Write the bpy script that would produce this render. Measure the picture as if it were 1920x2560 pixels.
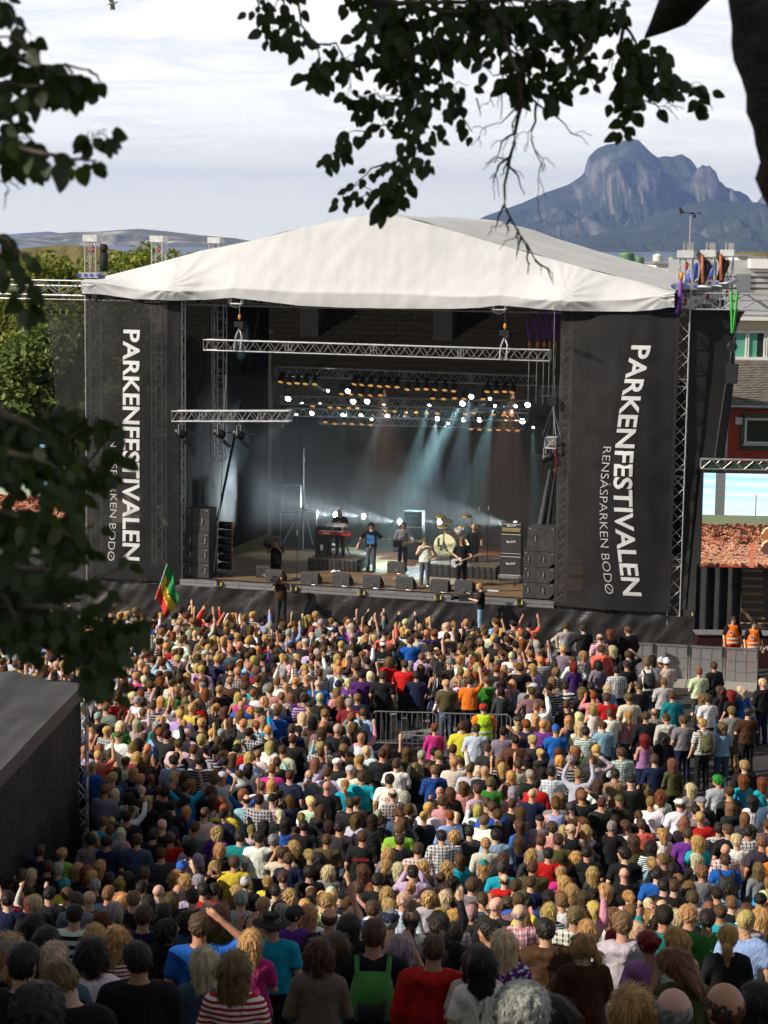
import bpy, math, random
import numpy as np
from mathutils import Vector, Matrix, noise
random.seed(7); rng=np.random.default_rng(7)
R=math.radians
scene=bpy.context.scene
for o in list(bpy.data.objects): bpy.data.objects.remove(o)
col=scene.collection
# ---------------------------------------------------------------- camera
F=5000.0; CU,CV=960.0,1280.0; H=13.6
pitch=math.atan(682/5000.0); roll=0.0131
r0=Vector((1,0,0)); f0=Vector((0,math.cos(pitch),-math.sin(pitch))); u0=Vector((0,math.sin(pitch),math.cos(pitch)))
CR=(r0*math.cos(roll)+u0*math.sin(roll)); CUP=(-r0*math.sin(roll)+u0*math.cos(roll)); CF=f0
CAM=Vector((0,0,H))
cd=bpy.data.cameras.new('camera'); cam=bpy.data.objects.new('camera',cd); col.objects.link(cam)
cd.sensor_fit='VERTICAL'; cd.sensor_height=36; cd.lens=36*F/2560; cd.clip_start=0.05; cd.clip_end=120000
m=Matrix((CR,CUP,-CF)).transposed().to_4x4(); m.translation=CAM; cam.matrix_world=m
cd.dof.use_dof=True; cd.dof.focus_distance=62; cd.dof.aperture_fstop=12
scene.camera=cam
# ---------------------------------------------------------------- light
SUN_EL=R(33); SUN_DIR=Vector((-0.92*math.cos(SUN_EL),-0.40*math.cos(SUN_EL),math.sin(SUN_EL))).normalized()
sl=bpy.data.lights.new('sun','SUN'); sl.energy=5.0; sl.angle=R(0.53); sl.color=(1.0,0.91,0.79)
so=bpy.data.objects.new('sun',sl); col.objects.link(so); so.rotation_euler=SUN_DIR.to_track_quat('Z','Y').to_euler(); so.location=(-60,-40,60)
w=bpy.data.worlds.new('World'); scene.world=w; w.use_nodes=True
nt=w.node_tree; nt.nodes.clear()
def N(nt,t,**k):
    n=nt.nodes.new(t)
    for a,b in k.items():
        if a.startswith('i_'): n.inputs[a[2:].replace('_',' ')].default_value=b
        else: setattr(n,a,b)
    return n
L=lambda nt,a,b: nt.links.new(a,b)
def ramp(nt,stops,interp='LINEAR'):
    n=nt.nodes.new('ShaderNodeValToRGB'); cr=n.color_ramp; cr.interpolation=interp
    while len(cr.elements)<len(stops): cr.elements.new(0.5)
    for e,(p,c) in zip(cr.elements,stops):
        e.position=p; e.color=(c,c,c,1) if isinstance(c,(int,float)) else (*c,1)
    return n
sky=N(nt,'ShaderNodeTexSky',sky_type='NISHITA',sun_disc=False,sun_elevation=SUN_EL,sun_rotation=math.atan2(SUN_DIR.x,SUN_DIR.y),air_density=1.0,dust_density=0.6)
tc=N(nt,'ShaderNodeTexCoord'); sep=N(nt,'ShaderNodeSeparateXYZ'); L(nt,tc.outputs['Generated'],sep.inputs[0])
# clouds: high thin sheet, seen on a flat layer (direction / height)
zz=N(nt,'ShaderNodeMath',operation='MAXIMUM'); L(nt,sep.outputs[2],zz.inputs[0]); zz.inputs[1].default_value=0.0
za=N(nt,'ShaderNodeMath',operation='ADD'); L(nt,zz.outputs[0],za.inputs[0]); za.inputs[1].default_value=0.05
dx=N(nt,'ShaderNodeMath',operation='DIVIDE'); L(nt,sep.outputs[0],dx.inputs[0]); L(nt,za.outputs[0],dx.inputs[1])
dy=N(nt,'ShaderNodeMath',operation='DIVIDE'); L(nt,sep.outputs[1],dy.inputs[0]); L(nt,za.outputs[0],dy.inputs[1])
cb=N(nt,'ShaderNodeCombineXYZ'); L(nt,dx.outputs[0],cb.inputs[0]); L(nt,dy.outputs[0],cb.inputs[1])
mp=N(nt,'ShaderNodeMapping'); mp.inputs['Scale'].default_value=(1.1,1.25,1); mp.inputs['Rotation'].default_value=(0,0,R(8)); L(nt,cb.outputs[0],mp.inputs[0])
n1=N(nt,'ShaderNodeTexNoise',i_Scale=0.9,i_Detail=9.0,i_Roughness=0.56,i_Distortion=0.5); L(nt,mp.outputs[0],n1.inputs['Vector'])
n2=N(nt,'ShaderNodeTexNoise',i_Scale=0.35,i_Detail=5.0,i_Roughness=0.5); L(nt,mp.outputs[0],n2.inputs['Vector'])
ad=N(nt,'ShaderNodeMath',operation='ADD'); L(nt,n1.outputs[0],ad.inputs[0]); L(nt,n2.outputs[0],ad.inputs[1])
cm=ramp(nt,[(0.35,0.55),(0.6,0.85),(0.8,1.0)]); hlf=N(nt,'ShaderNodeMath',operation='MULTIPLY'); L(nt,ad.outputs[0],hlf.inputs[0]); hlf.inputs[1].default_value=0.86; L(nt,hlf.outputs[0],cm.inputs[0])
# grey-lavender bellies against bright thin cloud
cc=ramp(nt,[(0.34,(12.6,12.5,11.6)),(0.48,(11.7,11.6,11.1)),(0.57,(9.5,9.5,9.7)),(0.68,(12.1,12.0,11.3))]); L(nt,n1.outputs[0],cc.inputs[0])
mixc=N(nt,'ShaderNodeMix',data_type='RGBA'); L(nt,cm.outputs[0],mixc.inputs[0]); L(nt,sky.outputs[0],mixc.inputs[6]); L(nt,cc.outputs[0],mixc.inputs[7])
# thick bright air towards the horizon, clearer overhead
hz=ramp(nt,[(0.0,1.0),(0.02,0.85),(0.05,0.35),(0.10,0.0)]); L(nt,zz.outputs[0],hz.inputs[0])
mixh=N(nt,'ShaderNodeMix',data_type='RGBA'); L(nt,hz.outputs[0],mixh.inputs[0]); L(nt,mixc.outputs[2],mixh.inputs[6]); mixh.inputs[7].default_value=(20.5,19.4,15.6,1)
ov=ramp(nt,[(0.0,1.0),(0.11,1.0),(0.25,0.18),(1.0,0.17)]); L(nt,zz.outputs[0],ov.inputs[0])
mo=N(nt,'ShaderNodeMix',data_type='RGBA',blend_type='MULTIPLY'); mo.inputs[0].default_value=1; L(nt,mixh.outputs[2],mo.inputs[6]); L(nt,ov.outputs[0],mo.inputs[7])
bg=N(nt,'ShaderNodeBackground',i_Strength=0.1); L(nt,mo.outputs[2],bg.inputs[0]); ow=N(nt,'ShaderNodeOutputWorld'); L(nt,bg.outputs[0],ow.inputs[0])
vs=scene.view_settings; vs.view_transform='Standard'; vs.look='None'; vs.exposure=0.35; vs.gamma=1; vs.use_curve_mapping=False
cy=scene.cycles; cy.use_denoising=True; cy.max_bounces=6; cy.diffuse_bounces=2; cy.glossy_bounces=2; cy.transmission_bounces=3; cy.transparent_max_bounces=16; cy.volume_bounces=0; cy.caustics_reflective=False; cy.caustics_refractive=False
scene.render.use_persistent_data=False
# ---------------------------------------------------------------- picture -> place
def ray(u,v):
    return (CF+CR*((u-CU)/F)+CUP*((CV-v)/F)).normalized()
def at_z(u,v,z):
    d=ray(u,v); return CAM+d*((z-H)/d.z)
def at_y(u,v,y):
    d=ray(u,v); return CAM+d*(y/d.y)
def gz(y,x=0):
    t=37.1-y
    g=0.0 if t<=0 else (0.315*(t-1.8) if t>3.6 else 0.315/7.2*t*t)
    return min(g+0.1*max(0,4-y),12.0)
def at_ground(u,v,h):     # point whose top at height h above the ground shows at (u,v)
    d=ray(u,v); f=lambda y: (CAM+d*(y/d.y)).z-gz(y)-h
    y=5.0
    while y<200 and f(y)<=0: y+=0.25
    if y>=200: y=5.0
    while y<200 and f(y)>0: y+=0.25
    lo,hi=y-0.25,y
    for _ in range(20):
        m_=(lo+hi)/2
        if f(m_)>0: lo=m_
        else: hi=m_
    p=CAM+d*(lo/d.y); return Vector((p.x,p.y,gz(p.y)))
# stage frame: s along the front edge, k into depth, z up
TH=R(15.5); E1=Vector((math.cos(TH),-math.sin(TH),0)); E2=Vector((math.sin(TH),math.cos(TH),0)); SZ=1.45
_a=at_z(454,1446,SZ); _b=at_z(1390,1501,SZ); O0=(_a+_b)/2; O0.z=0
def S(s,k,z): return O0+E1*s+E2*k+Vector((0,0,z))
def on(u,v,k):            # picture point on the plane k metres behind the stage front -> (s,z)
    d=ray(u,v); t=((O0+E2*k-CAM).dot(E2))/d.dot(E2); p=CAM+d*t; return ((p-O0).dot(E1),p.z)
def fl(u,v,z=SZ):         # picture point on a level z -> (s,k)
    p=at_z(u,v,z); return ((p-O0).dot(E1),(p-O0).dot(E2))
# ---------------------------------------------------------------- materials
MATS={}
def mat(name,c=(0.5,0.5,0.5),rough=0.6,metal=0.0,var=0.15,scale=8.0,bump=0.0,bscale=40.0,objcol=False,spec=0.4,stretch=(1,1,1),alpha=1.0,emit=None,estr=0,trans=0):
    if name in MATS: return MATS[name]
    mt=bpy.data.materials.new(name); mt.use_nodes=True; nt=mt.node_tree; b=nt.nodes['Principled BSDF']
    b.inputs['Roughness'].default_value=rough; b.inputs['Metallic'].default_value=metal; b.inputs['Specular IOR Level'].default_value=spec
    tc=N(nt,'ShaderNodeTexCoord'); mp=N(nt,'ShaderNodeMapping'); mp.inputs['Scale'].default_value=stretch; L(nt,tc.outputs['Object'],mp.inputs[0])
    src=None
    if objcol: oi=N(nt,'ShaderNodeObjectInfo'); src=oi.outputs['Color']
    if var>0:
        n=N(nt,'ShaderNodeTexNoise',i_Scale=scale,i_Detail=5.0,i_Roughness=0.6); L(nt,mp.outputs[0],n.inputs['Vector'])
        r=ramp(nt,[(0.3,1-var),(0.7,1+var)]); L(nt,n.outputs[0],r.inputs[0])
        mx=N(nt,'ShaderNodeMix',data_type='RGBA',blend_type='MULTIPLY'); mx.inputs[0].default_value=1; mx.inputs[6].default_value=(*c,1)
        if src: L(nt,src,mx.inputs[6])
        L(nt,r.outputs[0],mx.inputs[7]); L(nt,mx.outputs[2],b.inputs['Base Color'])
    elif src: L(nt,src,b.inputs['Base Color'])
    else: b.inputs['Base Color'].default_value=(*c,1)
    if bump>0:
        n=N(nt,'ShaderNodeTexNoise',i_Scale=bscale,i_Detail=4.0,i_Roughness=0.6); L(nt,mp.outputs[0],n.inputs['Vector'])
        bp=N(nt,'ShaderNodeBump',i_Strength=1.0,i_Distance=bump); L(nt,n.outputs[0],bp.inputs['Height']); L(nt,bp.outputs[0],b.inputs['Normal'])
    if emit: b.inputs['Emission Color'].default_value=(*emit,1); b.inputs['Emission Strength'].default_value=estr
    if alpha<1:
        tr=N(nt,'ShaderNodeBsdfTransparent'); ms=N(nt,'ShaderNodeMixShader'); ms.inputs[0].default_value=alpha
        L(nt,tr.outputs[0],ms.inputs[1]); L(nt,b.outputs[0],ms.inputs[2]); L(nt,ms.outputs[0],nt.nodes['Material Output'].inputs[0])
    if trans: b.inputs['Transmission Weight'].default_value=trans
    MATS[name]=mt; return mt
def attrmat(name,attr='Col',rough=0.7,emit=0.0,bump=0.0,bscale=60,translucent=0.0):
    if name in MATS: return MATS[name]
    mt=bpy.data.materials.new(name); mt.use_nodes=True; nt=mt.node_tree; b=nt.nodes['Principled BSDF']
    b.inputs['Roughness'].default_value=rough; b.inputs['Specular IOR Level'].default_value=0.25
    a=N(nt,'ShaderNodeAttribute',attribute_name=attr); L(nt,a.outputs[0],b.inputs['Base Color'])
    if emit:
        L(nt,a.outputs[0],b.inputs['Emission Color']); b.inputs['Emission Strength'].default_value=emit
    if translucent:
        t=N(nt,'ShaderNodeBsdfTranslucent'); L(nt,a.outputs[0],t.inputs[0]); ms=N(nt,'ShaderNodeMixShader'); ms.inputs[0].default_value=translucent
        L(nt,b.outputs[0],ms.inputs[1]); L(nt,t.outputs[0],ms.inputs[2]); L(nt,ms.outputs[0],nt.nodes['Material Output'].inputs[0])
    MATS[name]=mt; return mt
# ---------------------------------------------------------------- meshes
class MB:
    def __init__(s): s.v=[]; s.f=[]; s.m=[]
    def add(s,vs,fs,mi=0):
        o=len(s.v); s.v.extend([tuple(p) for p in vs]); s.f.extend([tuple(i+o for i in f) for f in fs]); s.m.extend([mi]*len(fs)); return s
    def box(s,c,d,ax=None,mi=0,taper=1.0):
        c=Vector(c); X,Y,Z=(Vector(a) for a in ax) if ax else (Vector((1,0,0)),Vector((0,1,0)),Vector((0,0,1)))
        vs=[]
        for k in (-1,1):
            t=taper if k>0 else 1
            for i,j in ((-1,-1),(1,-1),(1,1),(-1,1)): vs.append(c+X*(i*d[0]/2*t)+Y*(j*d[1]/2*t)+Z*(k*d[2]/2))
        return s.add(vs,[(3,2,1,0),(4,5,6,7),(0,1,5,4),(1,2,6,5),(2,3,7,6),(3,0,4,7)],mi)
    def tube(s,pts,r,n=6,mi=0,cap=True,closed=False):
        pts=[Vector(p) for p in pts]; rs=r if hasattr(r,'__len__') else [r]*len(pts); k=len(pts); vs=[]; fs=[]; ref=None
        for i,p in enumerate(pts):
            if closed: d=pts[(i+1)%k]-pts[i-1]
            else: d=(pts[min(i+1,k-1)]-pts[max(i-1,0)])
            d=d.normalized() if d.length>1e-9 else Vector((0,0,1))
            if ref is None: ref=Vector((0,0,1)) if abs(d.z)<0.9 else Vector((1,0,0))
            a=d.cross(ref).normalized(); b=d.cross(a).normalized(); ref=-b if False else ref
            if abs(d.dot(ref))>0.98: ref=Vector((1,0,0)) if abs(d.x)<0.9 else Vector((0,1,0))
            for j in range(n):
                t=2*math.pi*j/n; vs.append(p+(a*math.cos(t)+b*math.sin(t))*rs[i])
        for i in range(k if closed else k-1):
            q=(i+1)%k
            for j in range(n): fs.append((i*n+j,i*n+(j+1)%n,q*n+(j+1)%n,q*n+j))
        if cap and not closed: fs.append(tuple(range(n))[::-1]); fs.append(tuple((k-1)*n+j for j in range(n)))
        return s.add(vs,fs,mi)
    def lathe(s,prof,c=(0,0,0),axis=(0,0,1),n=16,mi=0):
        A=Vector(axis).normalized(); X=A.orthogonal().normalized(); Y=A.cross(X); c=Vector(c); vs=[]; fs=[]
        for (r,h) in prof:
            for j in range(n):
                t=2*math.pi*j/n; vs.append(c+A*h+(X*math.cos(t)+Y*math.sin(t))*r)
        for i in range(len(prof)-1):
            for j in range(n): fs.append((i*n+j,i*n+(j+1)%n,(i+1)*n+(j+1)%n,(i+1)*n+j))
        if prof[0][0]>1e-6: fs.append(tuple(range(n))[::-1])
        if prof[-1][0]>1e-6: fs.append(tuple((len(prof)-1)*n+j for j in range(n)))
        return s.add(vs,fs,mi)
    def prism(s,poly,d,mi=0):       # poly: 3D outline, extruded by vector d
        n=len(poly); P=[Vector(p) for p in poly]; D=Vector(d)
        return s.add(P+[p+D for p in P],[tuple(range(n))[::-1],tuple(range(n,2*n))]+[(i,(i+1)%n,n+(i+1)%n,n+i) for i in range(n)],mi)
    def grid(s,fn,nu,nv,mi=0):
        vs=[fn(i/nu,j/nv) for j in range(nv+1) for i in range(nu+1)]
        return s.add(vs,[(j*(nu+1)+i,j*(nu+1)+i+1,(j+1)*(nu+1)+i+1,(j+1)*(nu+1)+i) for j in range(nv) for i in range(nu)],mi)
    def mesh(s,name,mats,smooth=False,loc=None):
        me=bpy.data.meshes.new(name); o=Vector(loc) if loc is not None else Vector((0,0,0))
        me.from_pydata([(a[0]-o.x,a[1]-o.y,a[2]-o.z) for a in s.v],[],s.f)
        for q in (mats if isinstance(mats,(list,tuple)) else [mats]): me.materials.append(q)
        if any(s.m): me.polygons.foreach_set('material_index',s.m)
        if smooth: me.polygons.foreach_set('use_smooth',[True]*len(s.f))
        me.update(); return me
def link(name,me,parent=None,loc=None,color=None):
    o=bpy.data.objects.new(name,me); col.objects.link(o)
    if loc is not None: o.location=loc
    if parent: o.parent=parent
    if color is not None: o.color=(*color,1)
    return o
def tag(o,label=None,cat=None,group=None,kind=None):
    if label: o['label']=label
    if cat: o['category']=cat
    if group: o['group']=group
    if kind: o['kind']=kind
    return o
def thing(name,loc,label,cat,group=None,rz=0):
    o=bpy.data.objects.new(name,None); o.empty_display_size=0.2; o.location=loc; o.rotation_euler=(0,0,rz); col.objects.link(o)
    return tag(o,label,cat,group)
def part(name,mb,mats,parent,smooth=False,kind=None,color=None,label=None):
    # mb is written in the parent's own space (root things) ; sub-parts share that space
    o=link(name,mb.mesh(name,mats,smooth),parent,None,color)
    if kind: o['kind']=kind
    if label: o['label']=label
    return o
def solo(name,mb,mats,loc,label,cat,group=None,smooth=False,rz=0):
    o=link(name,mb.mesh(name,mats,smooth),None,loc); o.rotation_euler=(0,0,rz); return tag(o,label,cat,group)
def dup(root,loc,rz,label,group=None,scale=None):
    r=root.copy(); col.objects.link(r); r.location=loc; r.rotation_euler=(0,0,rz); r['label']=label
    if group: r['group']=group
    if scale: r.scale=scale
    for ch in list(root.children):
        c=ch.copy(); col.objects.link(c); c.parent=r
        for g in ch.children:
            d=g.copy(); col.objects.link(d); d.parent=c
    return r
def fast_mesh(name,V,Fq,mats,smooth=False,colors=None,matidx=None,attrs=None):
    V=np.asarray(V,np.float32); Fq=np.asarray(Fq,np.int32); k=Fq.shape[1]
    me=bpy.data.meshes.new(name); me.vertices.add(len(V)); me.vertices.foreach_set('co',V.ravel())
    me.loops.add(Fq.size); me.loops.foreach_set('vertex_index',Fq.ravel()); me.polygons.add(len(Fq))
    me.polygons.foreach_set('loop_start',np.arange(len(Fq),dtype=np.int32)*k)
    me.polygons.foreach_set('use_smooth',np.full(len(Fq),smooth,bool))
    for q in (mats if isinstance(mats,(list,tuple)) else [mats]): me.materials.append(q)
    if matidx is not None: me.polygons.foreach_set('material_index',np.asarray(matidx,np.int32))
    if colors is not None:
        c=np.ones((len(V),4),np.float32); c[:,:3]=colors; a=me.color_attributes.new('Col','FLOAT_COLOR','POINT'); a.data.foreach_set('color',c.ravel())
    for n_,arr in (attrs or {}).items():
        a=me.attributes.new(n_,'FLOAT','POINT'); a.data.foreach_set('value',np.asarray(arr,np.float32))
    me.update(calc_edges=True); return me
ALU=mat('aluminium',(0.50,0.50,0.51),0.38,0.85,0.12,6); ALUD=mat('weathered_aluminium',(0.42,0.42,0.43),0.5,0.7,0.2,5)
BLK=mat('black_metal',(0.022,0.022,0.024),0.45,0.3,0.3,10); BLKP=mat('black_paint',(0.03,0.03,0.032),0.6,0,0.3,6,0.002,90)
CLOTHB=mat('black_cloth',(0.02,0.02,0.022),0.85,0,0.3,3,0.02,9)
WHT=mat('white_plastic',(0.75,0.75,0.74),0.5,0,0.06,9); CHR=mat('chrome',(0.75,0.75,0.76),0.2,1,0)
DKW=mat('dark_rubber',(0.015,0.015,0.015),0.8,0,0); REDP=mat('red_paint',(0.5,0.03,0.02),0.45,0,0.1,9); BLUEP=mat('blue_plastic',(0.03,0.08,0.45),0.5,0,0.1); ORG=mat('orange_plastic',(0.8,0.27,0.02),0.5,0,0.1)
GRNS=mat('green_sling',(0.05,0.4,0.06),0.7,0,0.2,20); PURS=mat('purple_sling',(0.16,0.04,0.33),0.6,0,0.3,20,0.01,30)
_ts=bpy.data.scenes.new('workbench')
def text_mesh(s,size,bold=0.0,spacing=1.0,extr=0.0,res=3):
    cu=bpy.data.curves.new('t','FONT'); cu.body=s; cu.size=size; cu.offset=bold; cu.space_character=spacing; cu.extrude=extr; cu.resolution_u=res; cu.align_x='LEFT'
    ob=bpy.data.objects.new('t',cu); _ts.collection.objects.link(ob); _ts.view_layers[0].update(); dg=_ts.view_layers[0].depsgraph
    me=bpy.data.meshes.new_from_object(ob.evaluated_get(dg)); bpy.data.objects.remove(ob); bpy.data.curves.remove(cu)
    v=np.array([x.co[:] for x in me.vertices]); f=[tuple(p.vertices) for p in me.polygons]; bpy.data.meshes.remove(me); return v,f
def put_text(parent,s,origin,xd,yd,height,m_,width=None,bold=0.0,name='lettering',lift=0.004):
    v,f=text_mesh(s,1.0,bold); lo=v.min(0); hi=v.max(0); v=v-lo; ex=hi-lo; sy=height/ex[1]; sx=(width/ex[0]) if width else sy
    xd=Vector(xd).normalized(); yd=Vector(yd).normalized(); nn=xd.cross(yd)*lift; mb=MB()
    mb.add([Vector(origin)+xd*(p[0]*sx)+yd*(p[1]*sy)+nn for p in v],f); return part(name,mb,m_,parent)
def truss(mb,a,b,w,bay,r=0.024,rb=0.011,side=None,mi=0,mib=0,chords=True,braces=True,n=6):
    a=Vector(a); b=Vector(b); d=(b-a); ln=d.length; d.normalize()
    s1=Vector(side).normalized() if side is not None else d.orthogonal().normalized(); s2=d.cross(s1).normalized(); h=w/2
    cs=[s1*i*h+s2*j*h for i,j in ((-1,-1),(1,-1),(1,1),(-1,1))]
    if chords:
        for c in cs: mb.tube([a+c,b+c],r,n,mi)
    if braces:
        nb=max(1,round(ln/bay))
        for q in range(4):
            c1,c2=cs[q],cs[(q+1)%4]
            for i in range(nb):
                p,t=i/nb,(i+1)/nb
                x,y=(c1,c2) if (i+q)%2==0 else (c2,c1)
                mb.tube([a+d*ln*p+x,a+d*ln*t+y],rb,4,mib,cap=False)
            for e in (0,1): mb.tube([a+d*ln*e+c1,a+d*ln*e+c2],rb,4,mib)
# ---------------------------------------------------------------- ground, sea, hills
def m_ground():
    mt=bpy.data.materials.new('asphalt_and_grass'); mt.use_nodes=True; nt=mt.node_tree; b=nt.nodes['Principled BSDF']; b.inputs['Roughness'].default_value=0.85
    ge=N(nt,'ShaderNodeNewGeometry'); sp=N(nt,'ShaderNodeSeparateXYZ'); L(nt,ge.outputs['Position'],sp.inputs[0])
    n=N(nt,'ShaderNodeTexNoise',i_Scale=0.6,i_Detail=8.0); L(nt,ge.outputs['Position'],n.inputs['Vector'])
    n2=N(nt,'ShaderNodeTexNoise',i_Scale=60.0,i_Detail=3.0); L(nt,ge.outputs['Position'],n2.inputs['Vector'])
    a=ramp(nt,[(0.3,(0.022,0.021,0.021)),(0.6,(0.040,0.037,0.036)),(0.75,(0.065,0.06,0.056))]); L(nt,n.outputs[0],a.inputs[0])
    g=ramp(nt,[(0.35,(0.03,0.05,0.012)),(0.6,(0.06,0.09,0.02)),(0.75,(0.09,0.08,0.04))]); L(nt,n.outputs[0],g.inputs[0])
    k=N(nt,'ShaderNodeMapRange'); k.inputs[1].default_value=37; k.inputs[2].default_value=34; L(nt,sp.outputs[1],k.inputs[0])
    k2=N(nt,'ShaderNodeMapRange'); k2.inputs[1].default_value=84; k2.inputs[2].default_value=88; L(nt,sp.outputs[1],k2.inputs[0])
    k3=N(nt,'ShaderNodeMath',operation='MAXIMUM'); L(nt,k.outputs[0],k3.inputs[0]); L(nt,k2.outputs[0],k3.inputs[1])
    mx=N(nt,'ShaderNodeMix',data_type='RGBA'); L(nt,k3.outputs[0],mx.inputs[0]); L(nt,a.outputs[0],mx.inputs[6]); L(nt,g.outputs[0],mx.inputs[7]); L(nt,mx.outputs[2],b.inputs['Base Color'])
    bp=N(nt,'ShaderNodeBump',i_Strength=0.6,i_Distance=0.02); L(nt,n2.outputs[0],bp.inputs['Height']); L(nt,bp.outputs[0],b.inputs['Normal'])
    return mt
def land_z(x,y):
    z=gz(y) if y>0 else 12.0+0.05*min(-y,60)
    if y>150: z-=min((y-150)*0.055,40)
    return z
mb=MB(); xs=[-3000,-1500,-600,-250,-120,-70,-40,-25,-15,-8,0,8,15,25,40,70,120,250,600,1500,3000]
ys=[-400,-150,-60,-20,-5,0,2,4,6,8,10,13,16,19,22,25,28,30,32,33,33.5,34,34.5,35,35.5,36,37,38,39,42,50,60,70,85,100,120,150,200,300,450,700,950]
nx=len(xs)
mb.add([(x,y,land_z(x,y)) for y in ys for x in xs],[(j*nx+i,j*nx+i+1,(j+1)*nx+i+1,(j+1)*nx+i) for j in range(len(ys)-1) for i in range(nx-1)])
tag(link('ground',mb.mesh('ground',m_ground(),True)),kind='structure',label='dark asphalt square rising into a grassy slope')
SEA=-30.0
mb=MB(); mb.add([(-20000,600,SEA),(20000,600,SEA),(20000,25500,SEA),(-20000,25500,SEA)],[(0,1,2,3)])
tag(link('sea',mb.mesh('sea',mat('sea_water',(0.10,0.14,0.24),0.35,0,0.25,0.002,0,stretch=(0.3,3,1),spec=0.5))),kind='structure',label='calm pale blue fjord')
def rockmat(name,rock,green,dark,sc,gs=0.5):
    mt=bpy.data.materials.new(name); mt.use_nodes=True; nt=mt.node_tree; b=nt.nodes['Principled BSDF']; b.inputs['Roughness'].default_value=0.9; b.inputs['Specular IOR Level'].default_value=0.1
    ge=N(nt,'ShaderNodeNewGeometry'); n=N(nt,'ShaderNodeTexNoise',i_Scale=sc,i_Detail=9.0,i_Roughness=0.65); L(nt,ge.outputs['Position'],n.inputs['Vector'])
    sp=N(nt,'ShaderNodeSeparateXYZ'); L(nt,ge.outputs['Normal'],sp.inputs[0])
    n3=N(nt,'ShaderNodeTexNoise',i_Scale=sc*0.35,i_Detail=5.0); L(nt,ge.outputs['Position'],n3.inputs['Vector'])
    r=ramp(nt,[(0.35,dark),(0.5,rock),(0.68,tuple(min(1,c*1.35) for c in rock))]); L(nt,n.outputs[0],r.inputs[0])
    ad=N(nt,'ShaderNodeMath',operation='MULTIPLY'); L(nt,sp.outputs[2],ad.inputs[0]); L(nt,n3.outputs[0],ad.inputs[1])
    gm=ramp(nt,[(gs-0.14,0),(gs,0.85)]); L(nt,ad.outputs[0],gm.inputs[0])
    mx=N(nt,'ShaderNodeMix',data_type='RGBA'); L(nt,gm.outputs[0],mx.inputs[0]); L(nt,r.outputs[0],mx.inputs[6]); mx.inputs[7].default_value=(*green,1); L(nt,mx.outputs[2],b.inputs['Base Color'])
    bp=N(nt,'ShaderNodeBump',i_Strength=1.0,i_Distance=0.25/sc); L(nt,n.outputs[0],bp.inputs['Height']); L(nt,bp.outputs[0],b.inputs['Normal'])
    return mt
def vnoise(X,Y,seed=0):          # ridged multifractal on numpy arrays
    out=np.zeros_like(X); amp=1.0; fr=1.0; rs=np.random.RandomState(seed); tot=0; prev=1.0
    for o in range(7):
        G=rs.rand(256,256); x=X*fr+o*17.3+500; y=Y*fr+o*9.1+500; xi=np.floor(x).astype(int); yi=np.floor(y).astype(int); fx=x-xi; fy=y-yi; fx=fx*fx*(3-2*fx); fy=fy*fy*(3-2*fy)
        g=lambda a,b: G[a%256,b%256]
        n_=(g(xi,yi)*(1-fx)+g(xi+1,yi)*fx)*(1-fy)+(g(xi,yi+1)*(1-fx)+g(xi+1,yi+1)*fx)*fy
        n_=1-np.abs(2*n_-1); n_=n_*n_; out+=amp*n_*prev; prev=0.4+0.6*n_; tot+=amp; amp*=0.52; fr*=2.05
    return out/tot
def mountain(name,prof,Y,depth,seed,mt,label,rough=0.35,nx=420,ny=150,cell=900,skew=0.5):
    us=np.array([p[0] for p in prof],float); vs=np.array([p[1] for p in prof],float); xs=[];zs=[]
    for u,v in prof:
        p=at_y(u,v,Y); xs.append(p.x); zs.append(p.z)
    X=np.linspace(xs[0],xs[-1],nx); T=np.linspace(-1,1,ny); crest=np.interp(X,xs,zs)-SEA
    XX,TT=np.meshgrid(X,T); CC=np.tile(crest,(ny,1)); YY=Y+TT*depth+ (vnoise(XX/cell/3,TT*0+seed,seed+5)-0.3)*depth*0.35*(1-np.abs(TT))
    fall=np.clip(1-np.abs(TT),0,1)**(0.95+0.0*TT)
    rg=vnoise(XX/cell,YY/cell,seed)
    Z=CC*fall*(1-rough*(1-fall)*1.0)+CC*(rg-0.45)*rough*1.6*np.clip(np.abs(TT)*3-0.1,0,1)*np.clip((1-np.abs(TT))*3,0,1)
    # smaller gullies that run down the slope
    g2=vnoise(XX/(cell*0.22),TT*2.2+seed,seed+9); Z-=CC*0.24*(g2-0.2)*np.clip(np.abs(TT)*3.5-0.12,0.0,1)*np.clip((1-np.abs(TT))*3,0,1)
    Z=np.maximum(Z,-8)+SEA
    V=np.stack([XX,YY,Z],-1).reshape(-1,3); i=np.arange((ny-1)*nx).reshape(ny-1,nx)[:,:-1].ravel(); Q=np.stack([i,i+1,i+nx+1,i+nx],1)
    return tag(link(name,fast_mesh(name,V,Q,mt,True)),kind='structure',label=label)
RK=rockmat('mountain_rock',(0.19,0.18,0.165),(0.035,0.05,0.02),(0.05,0.05,0.052),0.006,0.36)
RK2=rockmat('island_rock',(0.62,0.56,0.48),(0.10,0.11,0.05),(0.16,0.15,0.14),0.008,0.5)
mountain('mountain',[(1000,620),(1180,560),(1209,541),(1307,506),(1365,480),(1423,460),(1452,440),(1463,428),(1471,392),(1492,370),(1515,361),(1539,358),(1562,349),(1578,348),(1591,352),(1614,376),(1637,395),(1655,391),(1672,393),(1695,386),(1718,399),(1728,412),(1735,428),(1759,451),(1799,466),(1828,480),(1848,499),(1900,560),(1960,630)],14500,3600,3,RK,'steep blue-grey mountain with a domed summit beyond the fjord',0.60,700,260,1050)
mountain('mountain',[(1280,632),(1400,612),(1500,585),(1600,556),(1683,524),(1770,500),(1851,501),(1920,503),(1990,520),(2100,560),(2300,600)],11500,2400,11,RK,'lower bare ridge at the foot of the steep mountain',0.6,420,170,700)
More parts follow.
